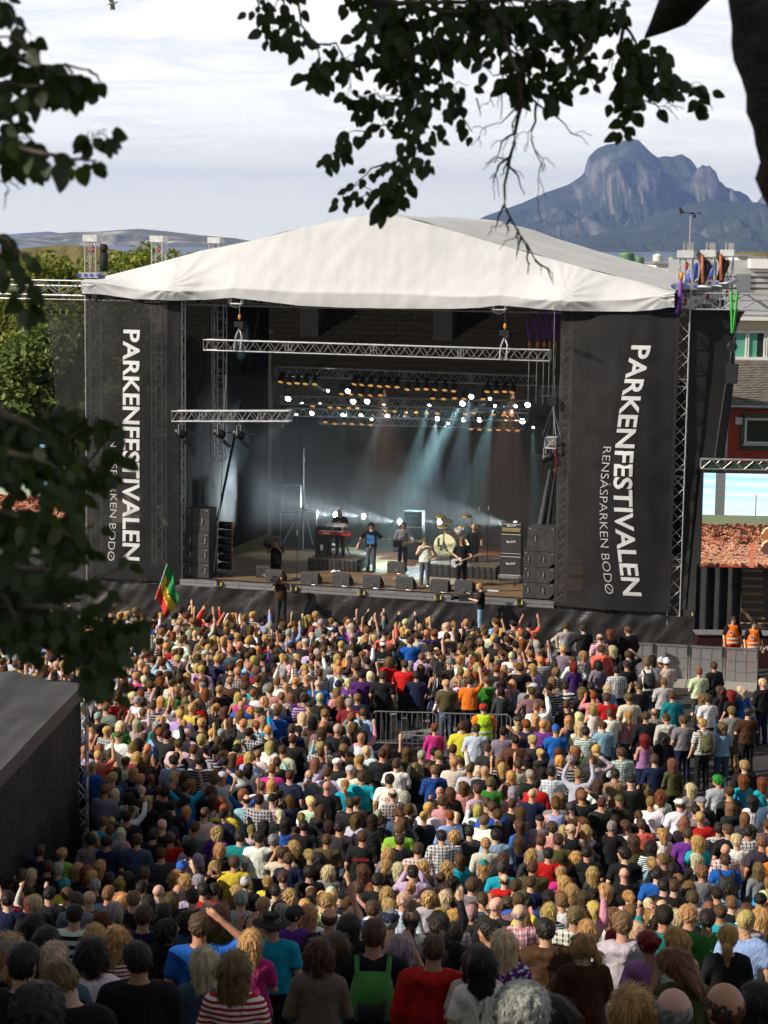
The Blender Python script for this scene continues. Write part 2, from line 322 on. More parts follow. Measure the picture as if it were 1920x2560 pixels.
mountain('mountain',[(1860,600),(1897,502),(1920,469),(1960,420),(2050,400),(2200,520),(2400,600)],13000,2500,23,RK,'peak rising at the right edge behind the ridge',0.4,200,90,1000)
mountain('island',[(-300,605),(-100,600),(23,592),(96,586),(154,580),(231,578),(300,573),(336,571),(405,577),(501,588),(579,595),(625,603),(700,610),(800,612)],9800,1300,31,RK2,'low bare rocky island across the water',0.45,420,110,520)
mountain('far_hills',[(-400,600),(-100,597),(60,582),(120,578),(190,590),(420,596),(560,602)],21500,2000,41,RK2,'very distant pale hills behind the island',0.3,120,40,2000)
HM=rockmat('heath_hill',(0.16,0.14,0.12),(0.17,0.145,0.045),(0.055,0.05,0.05),0.09,0.30)
mountain('hill',[(-120,640),(50,617),(110,610),(166,607),(205,608),(251,612),(290,618),(332,629),(372,642),(430,668),(520,700)],620,90,53,HM,'heath covered hill with a dark quarried rock face',0.3,200,70,45)
mountain('coast_hill',[(1700,640),(1790,634),(1840,626),(1870,620),(1930,622),(2000,626),(2200,640)],700,80,57,HM,'low grassy knoll behind the white houses',0.25,90,40,45)
# rocky skerry line along the far right shore is part of the ridge; air
def haze():
    mb=MB(); mb.box((0,12300,412.5),(42000,27600,875)); mt=bpy.data.materials.new('haze_air'); mt.use_nodes=True; nt=mt.node_tree; nt.nodes.clear()
    v=N(nt,'ShaderNodeVolumePrincipled',i_Density=HAZE_D,i_Anisotropy=0.2); v.inputs['Color'].default_value=(0.31,0.48,1.0,1); o=N(nt,'ShaderNodeOutputMaterial'); L(nt,v.outputs[0],o.inputs['Volume'])
    tag(link('haze',mb.mesh('haze',mt)),kind='stuff',label='thin blue air over the fjord')
HAZE_D=5.6e-5
haze()
# ---------------------------------------------------------------- stage (local axes: s right, k deep, z up)
def sth(name,s,k,z,label,cat,group=None,rz=0): return thing(name,S(s,k,z),label,cat,group,-TH+rz)
def onl(u,v,k): s_,z_=on(u,v,k); return Vector((s_,k,z_))
rw=random.Random(3)
# deck
st=sth('stage_platform',0,0,0,'long black skirted stage deck with a brown plywood floor and a silver front edge','stage')
mb=MB(); mb.box((0.3,6.3,SZ-0.05),(13.9,12.0,0.1)); 
PLY=mat('plywood',(0.20,0.125,0.07),0.45,0,0.35,1.2,0.002,30,stretch=(0.5,3,1))
part('floor',mb,PLY,st)
for i in range(11):      # floor sheets: joints
    mb=MB(); mb.box((0.3,0.75+i*1.1,SZ+0.004),(13.9,1.085,0.008)); part('floor_board',mb,PLY,st)
mb=MB()
for s0,s1,k,q in ((-10.6,-6.82,-0.08,1),(6.82,12.2,-0.08,1)):
    for c_,d_ in ((((s0+s1)/2,k,SZ-0.12),(s1-s0,0.16,0.22)),(((s0+s1)/2,1.2,SZ-0.06),(s1-s0,2.3,0.1))):
        mb=MB(); mb.box(c_,d_); part('wing_beam',mb,mat('black_beam',(0.05,0.05,0.055),0.4,0.3,0.2,3),st)
for i in range(6):
    s0=-6.8+i*13.6/6; s1=s0+13.6/6-0.012; mb=MB(); mb.box(((s0+s1)/2,-0.13,SZ-0.015),(s1-s0,0.26,0.03)); 
    mb.box(((s0+s1)/2,-0.25,SZ-0.06),(s1-s0,0.03,0.07)); mb.box(((s0+s1)/2,-0.22,SZ-0.12),(s1-s0,0.03,0.06)); mb.box(((s0+s1)/2,-0.25,SZ-0.18),(s1-s0,0.03,0.07)); part('edge_beam',mb,ALU,st)
for i,s0 in enumerate((-5.3,-2.5,0.0,2.75,5.6,8.6,11.6,-8.2)):
    mb=MB(); mb.box((s0,-0.30,SZ-0.10),(0.10,0.10,0.20)); mb.box((s0,-0.33,SZ+0.02),(0.16,0.06,0.05)); mb.tube([(s0-0.12,-0.34,SZ-0.16),(s0+0.12,-0.34,SZ-0.16)],0.025,6); cl=part('clamp',mb,BLK,st)
    mb=MB(); mb.box((s0+0.10,-0.345,SZ-0.07),(0.05,0.03,0.12)); mb.box((s0-0.11,-0.345,SZ-0.10),(0.04,0.03,0.10)); mb2=part('tape',mb,mat('yellow_tape',(0.65,0.5,0.05),0.6,0,0),cl)
def skirt(a,b):
    W=b-a
    def f(i,j):
        s=a+W*i; z=(SZ-0.22)*(1-j); q=noise.noise((s*1.1,j*0.8,2))*0.16*j+noise.noise((s*3.1+j*2.5,j*2,7))*0.07
        tent=0.10*abs(((s+5.3)/2.8)%1-0.5)*2*(1-j)
        return (s,-0.22-q-tent-0.10*j,z)
    return f
mb=MB(); mb.grid(skirt(-10.6,12.2),220,14); part('skirt',mb,mat('stage_skirt',(0.022,0.021,0.021),0.34,0,0.3,2,0.02,5,spec=0.6),st,True)
mb=MB(); mb.tube([(12.2,-0.2,0),(12.2,-0.2,SZ)],0.05,8); mb.tube([(12.2,1.8,0),(12.2,1.8,SZ)],0.05,8); mb.box((11.6,0.2,SZ-0.04),(1.3,0.5,0.05)); part('corner_leg',mb,ALU,st)
# ---- towers
MASTD=mat('tower_aluminium',(0.5,0.5,0.5),0.45,0.6,0.15,3)
def tower(s,k,zt,w,label,top=True,zb=0.0):
    t=sth('truss_tower',s,k,zb,label,'truss tower','truss towers holding up the stage roof')
    h=w/2; H_=zt-zb
    for i,j in ((-1,-1),(1,-1),(1,1),(-1,1)):
        mb=MB(); mb.tube([(i*h,j*h,0),(i*h,j*h,H_)],0.025,6); part('chord',mb,MASTD,t)
    mb=MB(); truss(mb,(0,0,0),(0,0,H_),w,w*1.0,0.02,0.012,side=(1,0,0),chords=False); part('bracing',mb,MASTD,t,kind='stuff')
    mb=MB()
    for z in (2.9,5.9,8.9):
        if z<H_:
            for e in (0,0.24):
                for j in (-h,h): mb.tube([(-h,j,z+e),(h,j,z+e)],0.012,4); mb.tube([(j,-h,z+e),(j,h,z+e)],0.012,4)
    part('joint_ring',mb,MASTD,t)
    if top:
        mb=MB(); mb.box((0,0,H_+0.05),(w+0.12,w+0.12,0.24)); part('head_block',mb,mat('head_plate',(0.6,0.61,0.6),0.5,0.3,0.15,5),t)
        if top==2:
            mb=MB(); mb.box((-0.06,0,H_+0.3),(0.07,0.28,0.28)); mb.box((0.13,0,H_+0.3),(0.2,0.2,0.26)); mb.lathe([(0.1,-0.12),(0.1,0.12)],(0.02,0,H_+0.3),(1,0,0),10); part('pulley',mb,ALU,t)
        mb=MB(); mb.tube([(0,-0.05,H_-0.1),(0.02,-0.02,H_-1.0),(0,0,H_-1.9)],0.018,5); part('chain',mb,mat('hoist_chain',(0.25,0.25,0.24),0.5,0.8,0.1),t)
        for q,z in enumerate((0.35,1.15,1.5)):
            mb=MB(); mb.lathe([(0.02,-0.12),(0.06,-0.05),(0.06,0.05),(0.02,0.12)],(0.03*(-1)**q,-0.04,H_-z),n=8); part('hook',mb,REDP,t)
        mb=MB()   # sleeve block with rollers where the roof grid rides on the tower
        mb.box((0,0,12.2-zb),(w+0.32,w+0.32,0.20)); sb=part('sleeve_block',mb,ALU,t)
        for i in (-1,1):
            for e in (-0.13,0.13):
                mb=MB(); mb.lathe([(0.055,-0.04),(0.055,0.04)],(i*(h+0.03)+e,-h-0.17,12.2-zb),(0,1,0),10); part('roller',mb,BLUEP,sb)
    return t
tower(-10.2,0,13.45,0.42,'silver truss tower at the front left corner of the white roof')
tower(-10.1,6,13.45,0.42,'middle one of three truss towers along the left side of the roof')
tower(-10.0,12,13.42,0.42,'rear left truss tower, its head just above the white roof')
tower(10.85,0,13.2,0.42,'silver truss tower at the front right corner, under the wind gauge',2)
tower(10.9,6,13.2,0.42,'middle one of three truss towers along the right side of the roof',2)
tower(10.95,12,13.2,0.42,'rear right truss tower in front of the corrugated building',2)
tower(-6.95,0.1,11.55,0.32,'slim truss tower beside the left edge of the stage opening',False,SZ)
tower(6.95,0.1,11.55,0.32,'slim truss tower beside the right edge of the stage opening',False,SZ)
tower(-6.7,3.6,11.45,0.36,'truss tower inside the left of the stage behind the front tower',False,5.35)
# wind gauge
g=sth('wind_gauge',10.95,0,13.62,'small black wind vane and cup gauge on a thin pole','wind gauge')
mb=MB(); mb.tube([(0,0,0),(0,0,0.85)],0.022,6); part('pole',mb,ALU,g)
mb=MB(); mb.tube([(-0.28,0,0.98),(0.12,0,0.93)],0.012,5); mb.prism([(-0.33,0,0.9),(-0.2,0,0.97),(-0.33,0,1.14),(-0.4,0,1.14)],(0,0.01,0)); mb.lathe([(0.04,-0.06),(0.05,0.05)],(0.12,0,0.86),n=8); part('vane',mb,DKW,g)
mb=MB()
for a in (0,2.1,4.2): mb.tube([(0.12,0,0.95),(0.12+0.15*math.cos(a),0.15*math.sin(a),0.95)],0.01,4); mb.lathe([(0.0,-0.03),(0.035,0),(0.03,0.03)],(0.12+0.17*math.cos(a),0.17*math.sin(a),0.95),n=8)
part('cups',mb,DKW,g)
# side cross trusses at eave height going out of the frame
for sgn,lab in ((-1,'bright aluminium truss running off to the left from the roof corner'),(1,'aluminium truss running off to the right from the roof corner')):
    s0=-10.6 if sgn<0 else 11.2
    for k,z,nm in ((0,11.72,lab),(4.2,11.42,lab.replace('running','lower one behind, running'))):
        t=sth('outrigger_truss',s0,k,z,nm,'truss','trusses reaching out sideways from the roof')
        for j,kk in ((-0.26,-0.2),(0.26,-0.2),(-0.26,0.2),(0.26,0.2)):
            mb=MB(); mb.tube([(-0.6*sgn if k==0 else 0,kk,j),(sgn*9,kk,j)],0.026,6); part('chord',mb,ALU,t)
        mb=MB(); n=11
        for i in range(n):
            for kk in (-0.2,0.2):
                a=sgn*9*i/n; b=sgn*9*(i+1)/n; mb.tube([(a,kk,-0.26 if i%2 else 0.26),(b,kk,0.26 if i%2 else -0.26)],0.014,4,cap=False)
            mb.tube([(a,-0.2,-0.26),(b,0.2,-0.26)],0.012,4,cap=False)
            if i%4==1: mb.tube([(a,-0.2,-0.26),(a,-0.2,0.26)],0.018,5)
        part('bracing',mb,ALU,t,kind='stuff')
# ---- roof
WP=mat('white_tarpaulin',(0.57,0.58,0.59),0.6,0,0.04,0.5,0.012,2.5,spec=0.25,stretch=(1,1,0.6))
rf=sth('stage_roof',0,0,11,'large white tarpaulin gable roof over the stage','roof')
top_=[on(u,v,0) for u,v in ((251,694),(320,676),(388,659),(502,627),(637,600),(752,570),(897,539),(945,535),(1010,543),(1120,573),(1238,609),(1380,648),(1517,685),(1600,705),(1673,725))]
bot_=[on(u,v,-0.5) for u,v in ((251,735),(336,747),(444,751),(520,749),(583,744),(660,753),(749,764),(860,769),(980,771),(1134,772),(1200,769),(1249,763),(1300,767),(1348,772),(1423,777),(1576,779),(1640,774),(1673,768))]
tx,tz=zip(*top_); bx,bz=zip(*bot_)
SL,SR=-10.35,10.6
def frontf(i,j):
    s=SL+(SR-SL)*i; zt=float(np.interp(s,tx,tz)); zb=float(np.interp(s,bx,bz)); z=zt+(zb-zt)*j
    zc=zb+0.42+0.1*math.cos(s*0.5)           # crease above the hanging valance
    if z<zc: k=-0.62+0.16*(zc-z)/0.5*0.4
    else: k=-0.62+0.62*((z-zc)/max(0.05,zt-zc))**0.8
    for s0,z0,a in ((-6.95,zb+0.50,0.32),(6.95,zb+0.52,0.34),(-10.1,zb+0.5,0.1),(10.4,zb+0.5,0.1)):
        dd=math.hypot((s-s0)*0.55,(z-z0)*1.0); k-=a*math.exp(-dd*dd*3.4)
        # folds fanning out of the pole heads
        an=math.atan2(z-z0,s-s0); k-=0.035*math.sin(an*17+s0)*math.exp(-dd*1.5)*min(1,dd*4)
    k+=0.04*noise.noise((s*0.5,z*1.3,3))+0.014*noise.noise((s*2.5-z*1.6,z*0.9,5))+0.006*noise.noise((s*6+z*5,z*2,9))+0.010*noise.noise((s*3.5,z*0.4,12))
    return (s,k,z-11)
mb=MB(); mb.grid(frontf,240,56); part('front_panel',mb,WP,rf,True)
def slope(side):
    def f(i,j):
        k=12.3*j; s_r=0.25+0.07*k; s=(s_r+(SL-s_r)*i) if side<0 else (s_r+(SR+0.0-s_r)*i)
        s0=(0.25+(SL-0.25)*i) if side<0 else (0.25+(SR-0.25)*i)
        z=float(np.interp(s0,tx,tz))+0.05*noise.noise((s*0.8,k*0.5,4))-0.10*math.sin(math.pi*((k/4.1)%1))*math.sin(math.pi*min(1,i*1.0))
        return (s,k,z-11)
    return f
mb=MB(); mb.grid(slope(1),60,36); part('roof_slope',mb,WP,rf,True)
mb=MB(); mb.grid(slope(-1),60,36); part('roof_slope',mb,WP,rf,True)
def sidev(i,j):
    k=-0.5+12.8*i; z=12.1-0.62*j-0.12*math.sin(math.pi*((k/6)%1))*j; return (SR+0.1+0.06*noise.noise((k*2,z,1)),k,z-11)
mb=MB(); mb.grid(sidev,60,6); part('side_valance',mb,WP,rf,True)
def sidel(i,j):
    k=-0.5+12.8*i; z=12.1-0.62*j; return (SL-0.05+0.06*noise.noise((k*2,z,6)),k,z-11)
mb=MB(); mb.grid(sidel,60,6); part('side_valance',mb,WP,rf,True)
mb=MB(); mb.grid(lambda i,j:(SL+(SR-SL)*i,12.35,float(np.interp(SL+(SR-SL)*i,tx,tz))*(1-j)+11.4*j-11),60,6); part('rear_panel',mb,WP,rf,True)
# bunched surplus tarpaulin on the right eave between the towers
def bun(k0,k1,h):
    mb=MB(); mb.grid(lambda i,j:(10.55+0.95*math.sin(j*math.pi)*(0.7+0.3*math.sin(i*9))+0.1*noise.noise((i*9,j*7,k0)),k0+(k1-k0)*i,12.05+h*math.sin(j*2.6)*(0.75+0.35*noise.noise((i*5,j*3,k0)))-0.5*j-11),26,14); return mb
part('bunched_tarpaulin',bun(0.7,5.6,0.42),WP,rf,True); part('bunched_tarpaulin',bun(6.4,11.7,0.5),WP,rf,True)
# roof trusses along k whose square ends show under the valance
for s0,nm in ((-4.62,600),(4.72,1267)):
    mb=MB(); truss(mb,(s0,-0.4,11.52-11),(s0,11.8,11.2-11),0.42,0.42,0.026,0.014,side=(1,0,0)); part('roof_truss',mb,ALUD,rf)
    mb=MB()
    for i,j in ((-1,-1),(1,-1),(1,1),(-1,1)):
        i2,j2=(-j,i); mb.tube([(s0+i*0.2,-0.46,0.5+j*0.2),(s0+i2*0.2,-0.46,0.5+j2*0.2)],0.04,6)
    mb.tube([(s0+0.30*math.cos(a*0.5236),-0.5,0.5+0.33*math.sin(a*0.5236)) for a in range(12)],0.012,5,closed=True); part('truss_end',mb,ALU,rf)
mb=MB()
for k in (0.2,4,8,11.8): truss(mb,(-10.2,k,0.42),(10.8,k,0.42),0.4,0.5,0.025,0.013,side=(0,1,0))
part('cross_truss',mb,ALUD,rf,kind='stuff')
# black motors, coloured slings on the right eave and at the left tower
def blob(name,s,k,z,label,cat,cols):
    t=sth(name,s,k,z,label,cat)
    for nm,c,pts,r in cols:
        mb=MB(); mb.tube(pts,r,7); part(nm,mb,c,t,True)
    return t
blob('chain_motor',-9.75,-0.05,12.05,'black chain motor beside the front left tower','chain hoist',[('body',DKW,[(0,0,0.28),(0,0,0.95)],[0.16,0.15]),('bag',DKW,[(0,0,0.95),(0,0,1.1),(0.02,0,1.25)],[0.1,0.16,0.1])])
for k,lb in ((5.6,'blue and red sling bundle hanging on the middle right tower'),(11.6,'blue and red sling bundle on the rear right tower')):
    blob('sling_bundle',10.45,k,12.0,lb,'sling',[('blue_sling',BLUEP,[(-0.25,-0.2,0.1),(0.0,-0.25,0.5),(0.1,-0.1,0.9)],[0.12,0.2,0.05]),('red_sling',REDP,[(-0.1,-0.35,0.5),(0.05,-0.35,0.25),(-0.2,-0.3,0.15)],0.06),('motor',DKW,[(0.25,0,0.1),(0.45,0,0.8),(0.1,0.1,1.25)],[0.12,0.2,0.08]),('chain',mat('rusty_chain',(0.4,0.1,0.04),0.6,0.2,0.3),[(0.35,-0.25,0.2),(0.3,-0.2,1.2)],0.06)])
blob('purple_sling',10.75,-0.45,11.35,'purple lifting sling hanging at the right roof corner','sling',[('strap',PURS,[(-0.05,0,0),(0.0,-0.05,0.5),(0.02,0,1.05)],[0.1,0.085,0.05]),('hook',ORG,[(0.02,0,1.05),(0.02,0,1.3)],[0.05,0.07])])
for s0,k,lb,lg in ((-14.9,0.0,'green sling and chain hoist hanging from the left truss',1),(12.45,0.0,'green sling and black chain hoist hanging from the right truss',0)):
    t=sth('hanging_hoist',s0,k,11.72,lb,'chain hoist','green slings on the side trusses')
    mb=MB(); mb.tube([(-0.06,-0.24,0.34),(-0.04,-0.26,-0.2),(0,-0.1,-1.0)],0.055,6); mb.tube([(0.12,-0.22,0.34),(0.1,-0.26,-0.2),(0.02,-0.1,-1.0)],0.05,6); part('sling',mb,GRNS,t)
    mb=MB(); mb.lathe([(0.05,-0.14),(0.17,-0.1),(0.17,0.1),(0.05,0.14)],(0,0,-1.45),(0,1,0),12); mb.box((0,0,-1.45),(0.2,0.28,0.3)); part('motor',mb,BLK,t)
    mb=MB(); mb.tube([(-0.05,0,-1.6),(-0.06,0,-2.0)],0.012,4); mb.tube([(0.09,0,-1.6),(0.1,0,-2.0)],0.012,4)
    if lg: mb.tube([(0,0,-2.0),(0,0,-10.4)],0.022,5)
    part('chain',mb,CHR,t)
    mb=MB(); mb.box((0.02,0,-2.35),(0.36,0.28,0.62),taper=1.1); part('chain_bag',mb,DKW,t)
# ---- scrims and banners
def scrim(name,c,al,grain=260):
    mt=mat(name,c,0.8,0,0.25,2,0.004,14,alpha=al,spec=0.2); return mt
MESH=scrim('banner_mesh',(0.021,0.0205,0.021),0.87); MESH2=scrim('back_mesh',(0.016,0.016,0.017),0.97); MESHW=scrim('wing_mesh',(0.03,0.03,0.028),0.60); DARKC=mat('dark_wing',(0.014,0.014,0.014),0.75,0,0.2,1,0.02,3)
def warpL(z): t=(z-1.5)/10; return 0.10*t*t*0-0.05*math.sin(t*6)*0, -0.34-0.12*math.sin(math.pi*max(0,min(1,t)))
def warpR(z):
    t=max(0,min(1,(z-1.5)/10)); return -0.62*math.sin(math.pi*min(1,(1-t)*0.98))**1.0*0.62*(1 if 1 else 0)+0.30*t-0.02, -0.34-0.30*math.sin(math.pi*t)
FBN={}
name_c=lambda c: 'l' if c<0 else 'r'
def banner(name,s0,s1,z0,z1,wp,label):
    b=sth(name,(s0+s1)/2,0,0,label,'banner','black mesh banners on both sides of the stage'); c=(s0+s1)/2
    def f(i,j):
        s=s0+(s1-s0)*i; z=z0+(z1-z0)*j; ds,k=wp(z); e=math.sin(math.pi*i)
        return (s-c,k*(0.4+0.6*e)-0.12+0.03*noise.noise((s*2,z*0.35,1))+0.05*noise.noise((s*0.8,z*0.8,4))-0.03*abs(math.sin(s*3+z*0.6))*max(0,1-(z-z0)/2.2),z)
    mb=MB(); mb.grid(f,44,90); part('mesh_cloth',mb,MESH,b,True); b_f=f; FBN[name_c(c)]=(f,s0,s1,z0,z1); return b,c
bl,cl_=banner('banner',-10.35,-6.75,1.35,11.75,warpL,'left black mesh banner lettered PARKENFESTIVALEN beside the tree leaves')
br,cr_=banner('banner',6.8,10.75,1.35,11.5,warpR,'right black mesh banner lettered PARKENFESTIVALEN beside the video screen')
LETW=mat('white_print',(0.66,0.67,0.68),0.6,0,0.05,3); LETG=mat('grey_print',(0.5,0.5,0.5),0.6,0,0.05,3)
def btext(b,c,s,top,botm,hpx,wp,m_,bold):
    # top/botm: (u_left,u_right,v) of the first and last letter
    k=-0.55; (a0,z0)=on(top[0],top[2],k); (a1,_)=on(top[1],top[2],k); (b0,z1)=on(botm[0],botm[2],k); (b1,_)=on(botm[1],botm[2],k)
    v,f=text_mesh(s,1.0,bold,1.0); lo=v.min(0); ex=v.max(0)-lo; v=v-lo; mb=MB(); pts=[]
    for p in v:
        t=p[0]/ex[0]; z=z0+(z1-z0)*t; l=a0+(b0-a0)*t; r=a1+(b1-a1)*t; ds,kk=wp(z); d0,_=wp(z0); d1,_=wp(z1)
        s_=l+(r-l)*(p[1]/ex[1])+hpx*math.sin(math.pi*t)
        ff,q0,q1,q2,q3=FBN[name_c(c)]; kk=ff((s_-q0)/(q1-q0),(z-q2)/(q3-q2))[1]
        pts.append((s_-c,kk-0.022,z))
    mb.add(pts,f); part('lettering',mb,m_,b)
btext(bl,cl_,'PARKENFESTIVALEN',(306,349,824),(304,348,1400),0.03,warpL,LETW,0.022)
btext(bl,cl_,'RENSÅSPARKEN BODØ',(277,300,1059),(266,290,1402),0.04,warpL,LETG,-0.012)
btext(br,cr_,'PARKENFESTIVALEN',(1579,1628,863),(1557,1604,1489),-0.42,warpR,LETW,0.022)
btext(br,cr_,'RENSÅSPARKEN BODØ',(1511,1537,1115),(1514,1541,1484),-0.16,warpR,LETG,-0.012)
# wing scrims outside the outer towers
ww=sth('wing_scrim',-11.3,0.4,0,'see-through black mesh wing left of the left tower','scrim')
def fw(i,j):
    z=1.4+10.0*j; l=-0.55-0.5*(abs(j-0.5)*2)**2; return (l+(0.55-l)*i+0.0,0.05*noise.noise((i*3,j*7,3)),z)
mb=MB(); mb.grid(fw,16,60); part('mesh_cloth',mb,MESHW,ww,True)
mb=MB()
for j in range(26):
    p=fw(0,j/25); mb.lathe([(0.018,0),(0.018,0.012)],(p[0]+0.03,p[1]-0.03,p[2]),(0,-1,0),6)
part('eyelets',mb,CHR,ww,kind='stuff')
w2=sth('wing_scrim',11.9,0,0,'black fabric wing bellying right of the right tower','scrim')
def fw2(i,j):
    z=1.3+10.1*j; r=0.42-0.75*math.sin(math.pi*min(1,j*1.25))*(1-j)*0.8 ; s=-0.8+(r+0.8)*i
    return (s,0.2+2.2*i+0.35*math.sin(i*7+j*2)*0.5+0.08*noise.noise((i*4,j*6,8)),z)
mb=MB(); mb.grid(fw2,26,60); part('fabric',mb,DARKC,w2,True)
def hemp(j):
    z=1.3+10.1*j; return (0.85-1.15*(1-j)**0.55*1.0+0.0*j,-0.15+0.9*j,z)
mb=MB(); mb.tube([hemp(j/40) for j in range(41)],0.014,5); part('hem_rope',mb,mat('hem',(0.1,0.1,0.1),0.6),w2)
mb=MB()
for j in range(1,24):
    p=hemp(j/24); mb.lathe([(0.03,0),(0.03,0.02)],(p[0],p[1]-0.03,p[2]),(0,-1,0),6)
part('eyelets',mb,CHR,w2,kind='stuff')
mb=MB(); mb.grid(lambda i,j:(-0.9+(hemp(j)[0]+0.9)*i,0.0+(hemp(j)[1])*i,1.3+10.1*j),10,40); part('front_fold',mb,mat('front_fold_cloth',(0.016,0.016,0.016),0.8,0,0.2,2,0.01,9),w2,True)
# rear scrim, side scrims, backdrop
rs=sth('rear_scrim',0,11.9,0,'huge see-through black mesh closing the back of the stage','scrim')
mb=MB(); mb.grid(lambda i,j:(-9.9+20.8*i,0.06*noise.noise((i*9,j*5,2)),1.3+10.2*j),60,30); part('mesh_cloth',mb,MESH2,rs,True)
for s0,nm in ((-7.6,'left'),(7.6,'right')):
    ss=sth('side_scrim',s0,0,0,'black mesh wall along the %s side of the stage interior'%nm,'scrim')
    mb=MB(); mb.grid(lambda i,j:(0.05*noise.noise((i*12,j*4,5)),0.6+11.2*i,1.4+9.9*j),50,20); part('mesh_cloth',mb,MESH2,ss,True)
bd=sth('backdrop',0.3,11.2,SZ,'plain black curtain hung behind the band','curtain')
mb=MB(); mb.grid(lambda i,j:(-7.2+14.4*i,0.10*math.sin(i*150)*0.5+0.04*noise.noise((i*30,j*3,2)),5.15*j),240,10); part('fabric',mb,CLOTHB,bd,True)
cu=sth('leg_curtain',6.35,0.9,SZ,'tied black curtain hanging inside the right edge of the stage','curtain')
for q,(a,b) in enumerate(((-0.45,-0.02),(-0.15,0.12))):
    mb=MB(); mb.tube([(a,0.1*q,0),(a*0.75,0.1*q,2.2),(b,0.1*q,4.4)],[0.16,0.13,0.05],8); part('fold',mb,mat('curtain_grey',(0.05,0.05,0.055),0.8,0,0.1),cu,True)
# ---------------------------------------------------------------- hung trusses and lamps
def htruss(name,a,b,w,label,m_=ALU,bay=None,cat='truss'):
    c=(Vector(a)+Vector(b))/2; t=sth(name,c.x,c.y,c.z,label,cat,'trusses hung inside the stage'); A=Vector(a)-c; B=Vector(b)-c; d=(B-A).normalized(); up=Vector((0,0,1)); sd=d.cross(up).normalized(); h=w/2
    for i,j in ((-1,-1),(1,-1),(1,1),(-1,1)):
        mb=MB(); mb.tube([A+sd*i*h+up*j*h,B+sd*i*h+up*j*h],0.025,6); part('chord',mb,m_,t)
    mb=MB(); truss(mb,A,B,w,bay or w*0.75,0.02,0.012,side=sd,chords=False); part('bracing',mb,m_,t,kind='stuff')
    mb=MB(); n=4
    for q in range(1,n):
        p=A.lerp(B,q/n)
        for e in (-0.05,0.05):
            for i in (-h,h): mb.tube([p+d*e+sd*i-up*h,p+d*e+sd*i+up*h],0.016,4)
    part('joint_plate',mb,m_,t); return t
a=onl(513,862,-0.35); b=onl(1375,889,-0.35)
htruss('lighting_truss',a,b,0.36,'bare bright silver truss hanging across the front of the stage')
def hoist(s,k,z0,z1,label):
    t=sth('chain_hoist',s,k,z0,label,'chain hoist','hoists carrying the front truss')
    mb=MB(); mb.tube([(0,0,0.9),(0,0,z1-z0)],0.014,5); part('chain',mb,CHR,t)
    mb=MB(); mb.box((0,0,0.72),(0.34,0.22,0.18)); mb.lathe([(0.05,0.45),(0.13,0.55),(0.13,0.66)],(0.1,0,0),n=8); part('motor',mb,BLK,t)
    mb=MB(); mb.tube([(0,0,0.6),(-0.1,-0.1,0.3),(-0.12,-0.22,-0.15)],0.03,5); mb.tube([(0,0,0.6),(0.12,-0.1,0.3),(0.1,-0.22,-0.15)],0.03,5); part('steel_sling',mb,ALUD,t)
    mb=MB(); mb.lathe([(0.02,-0.1),(0.055,-0.04),(0.055,0.05),(0.02,0.1)],(0,0,z1-z0-0.45),n=8); part('hook',mb,ORG,t)
s1,z1=on(600,862,-0.35); hoist(s1,-0.4,z1,11.3,'chain hoist carrying the left end of the front silver truss')
s1,z1=on(1262,886,-0.35); hoist(s1,-0.4,z1,11.2,'chain hoist carrying the right end of the front silver truss')
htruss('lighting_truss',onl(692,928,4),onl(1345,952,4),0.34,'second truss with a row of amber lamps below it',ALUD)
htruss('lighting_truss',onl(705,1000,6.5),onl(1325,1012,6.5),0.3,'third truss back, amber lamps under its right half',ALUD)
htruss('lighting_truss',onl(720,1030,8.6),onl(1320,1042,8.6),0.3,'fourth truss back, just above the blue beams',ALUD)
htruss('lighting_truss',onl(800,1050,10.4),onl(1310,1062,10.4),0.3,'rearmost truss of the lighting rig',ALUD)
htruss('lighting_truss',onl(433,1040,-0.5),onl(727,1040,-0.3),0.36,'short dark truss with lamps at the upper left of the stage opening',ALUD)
htruss('lighting_truss',onl(1352,977,3.5),onl(1440,979,3.5),0.34,'short truss stub at the upper right edge of the stage',ALUD)
AMB=mat('amber_lens',(0.9,0.45,0.10),0.25,0,0,emit=(1.0,0.46,0.11),estr=0.42); LAMPW=mat('lit_lens',(1,1,1),0.3,0,0,emit=(0.86,0.97,1.0),estr=22.0)
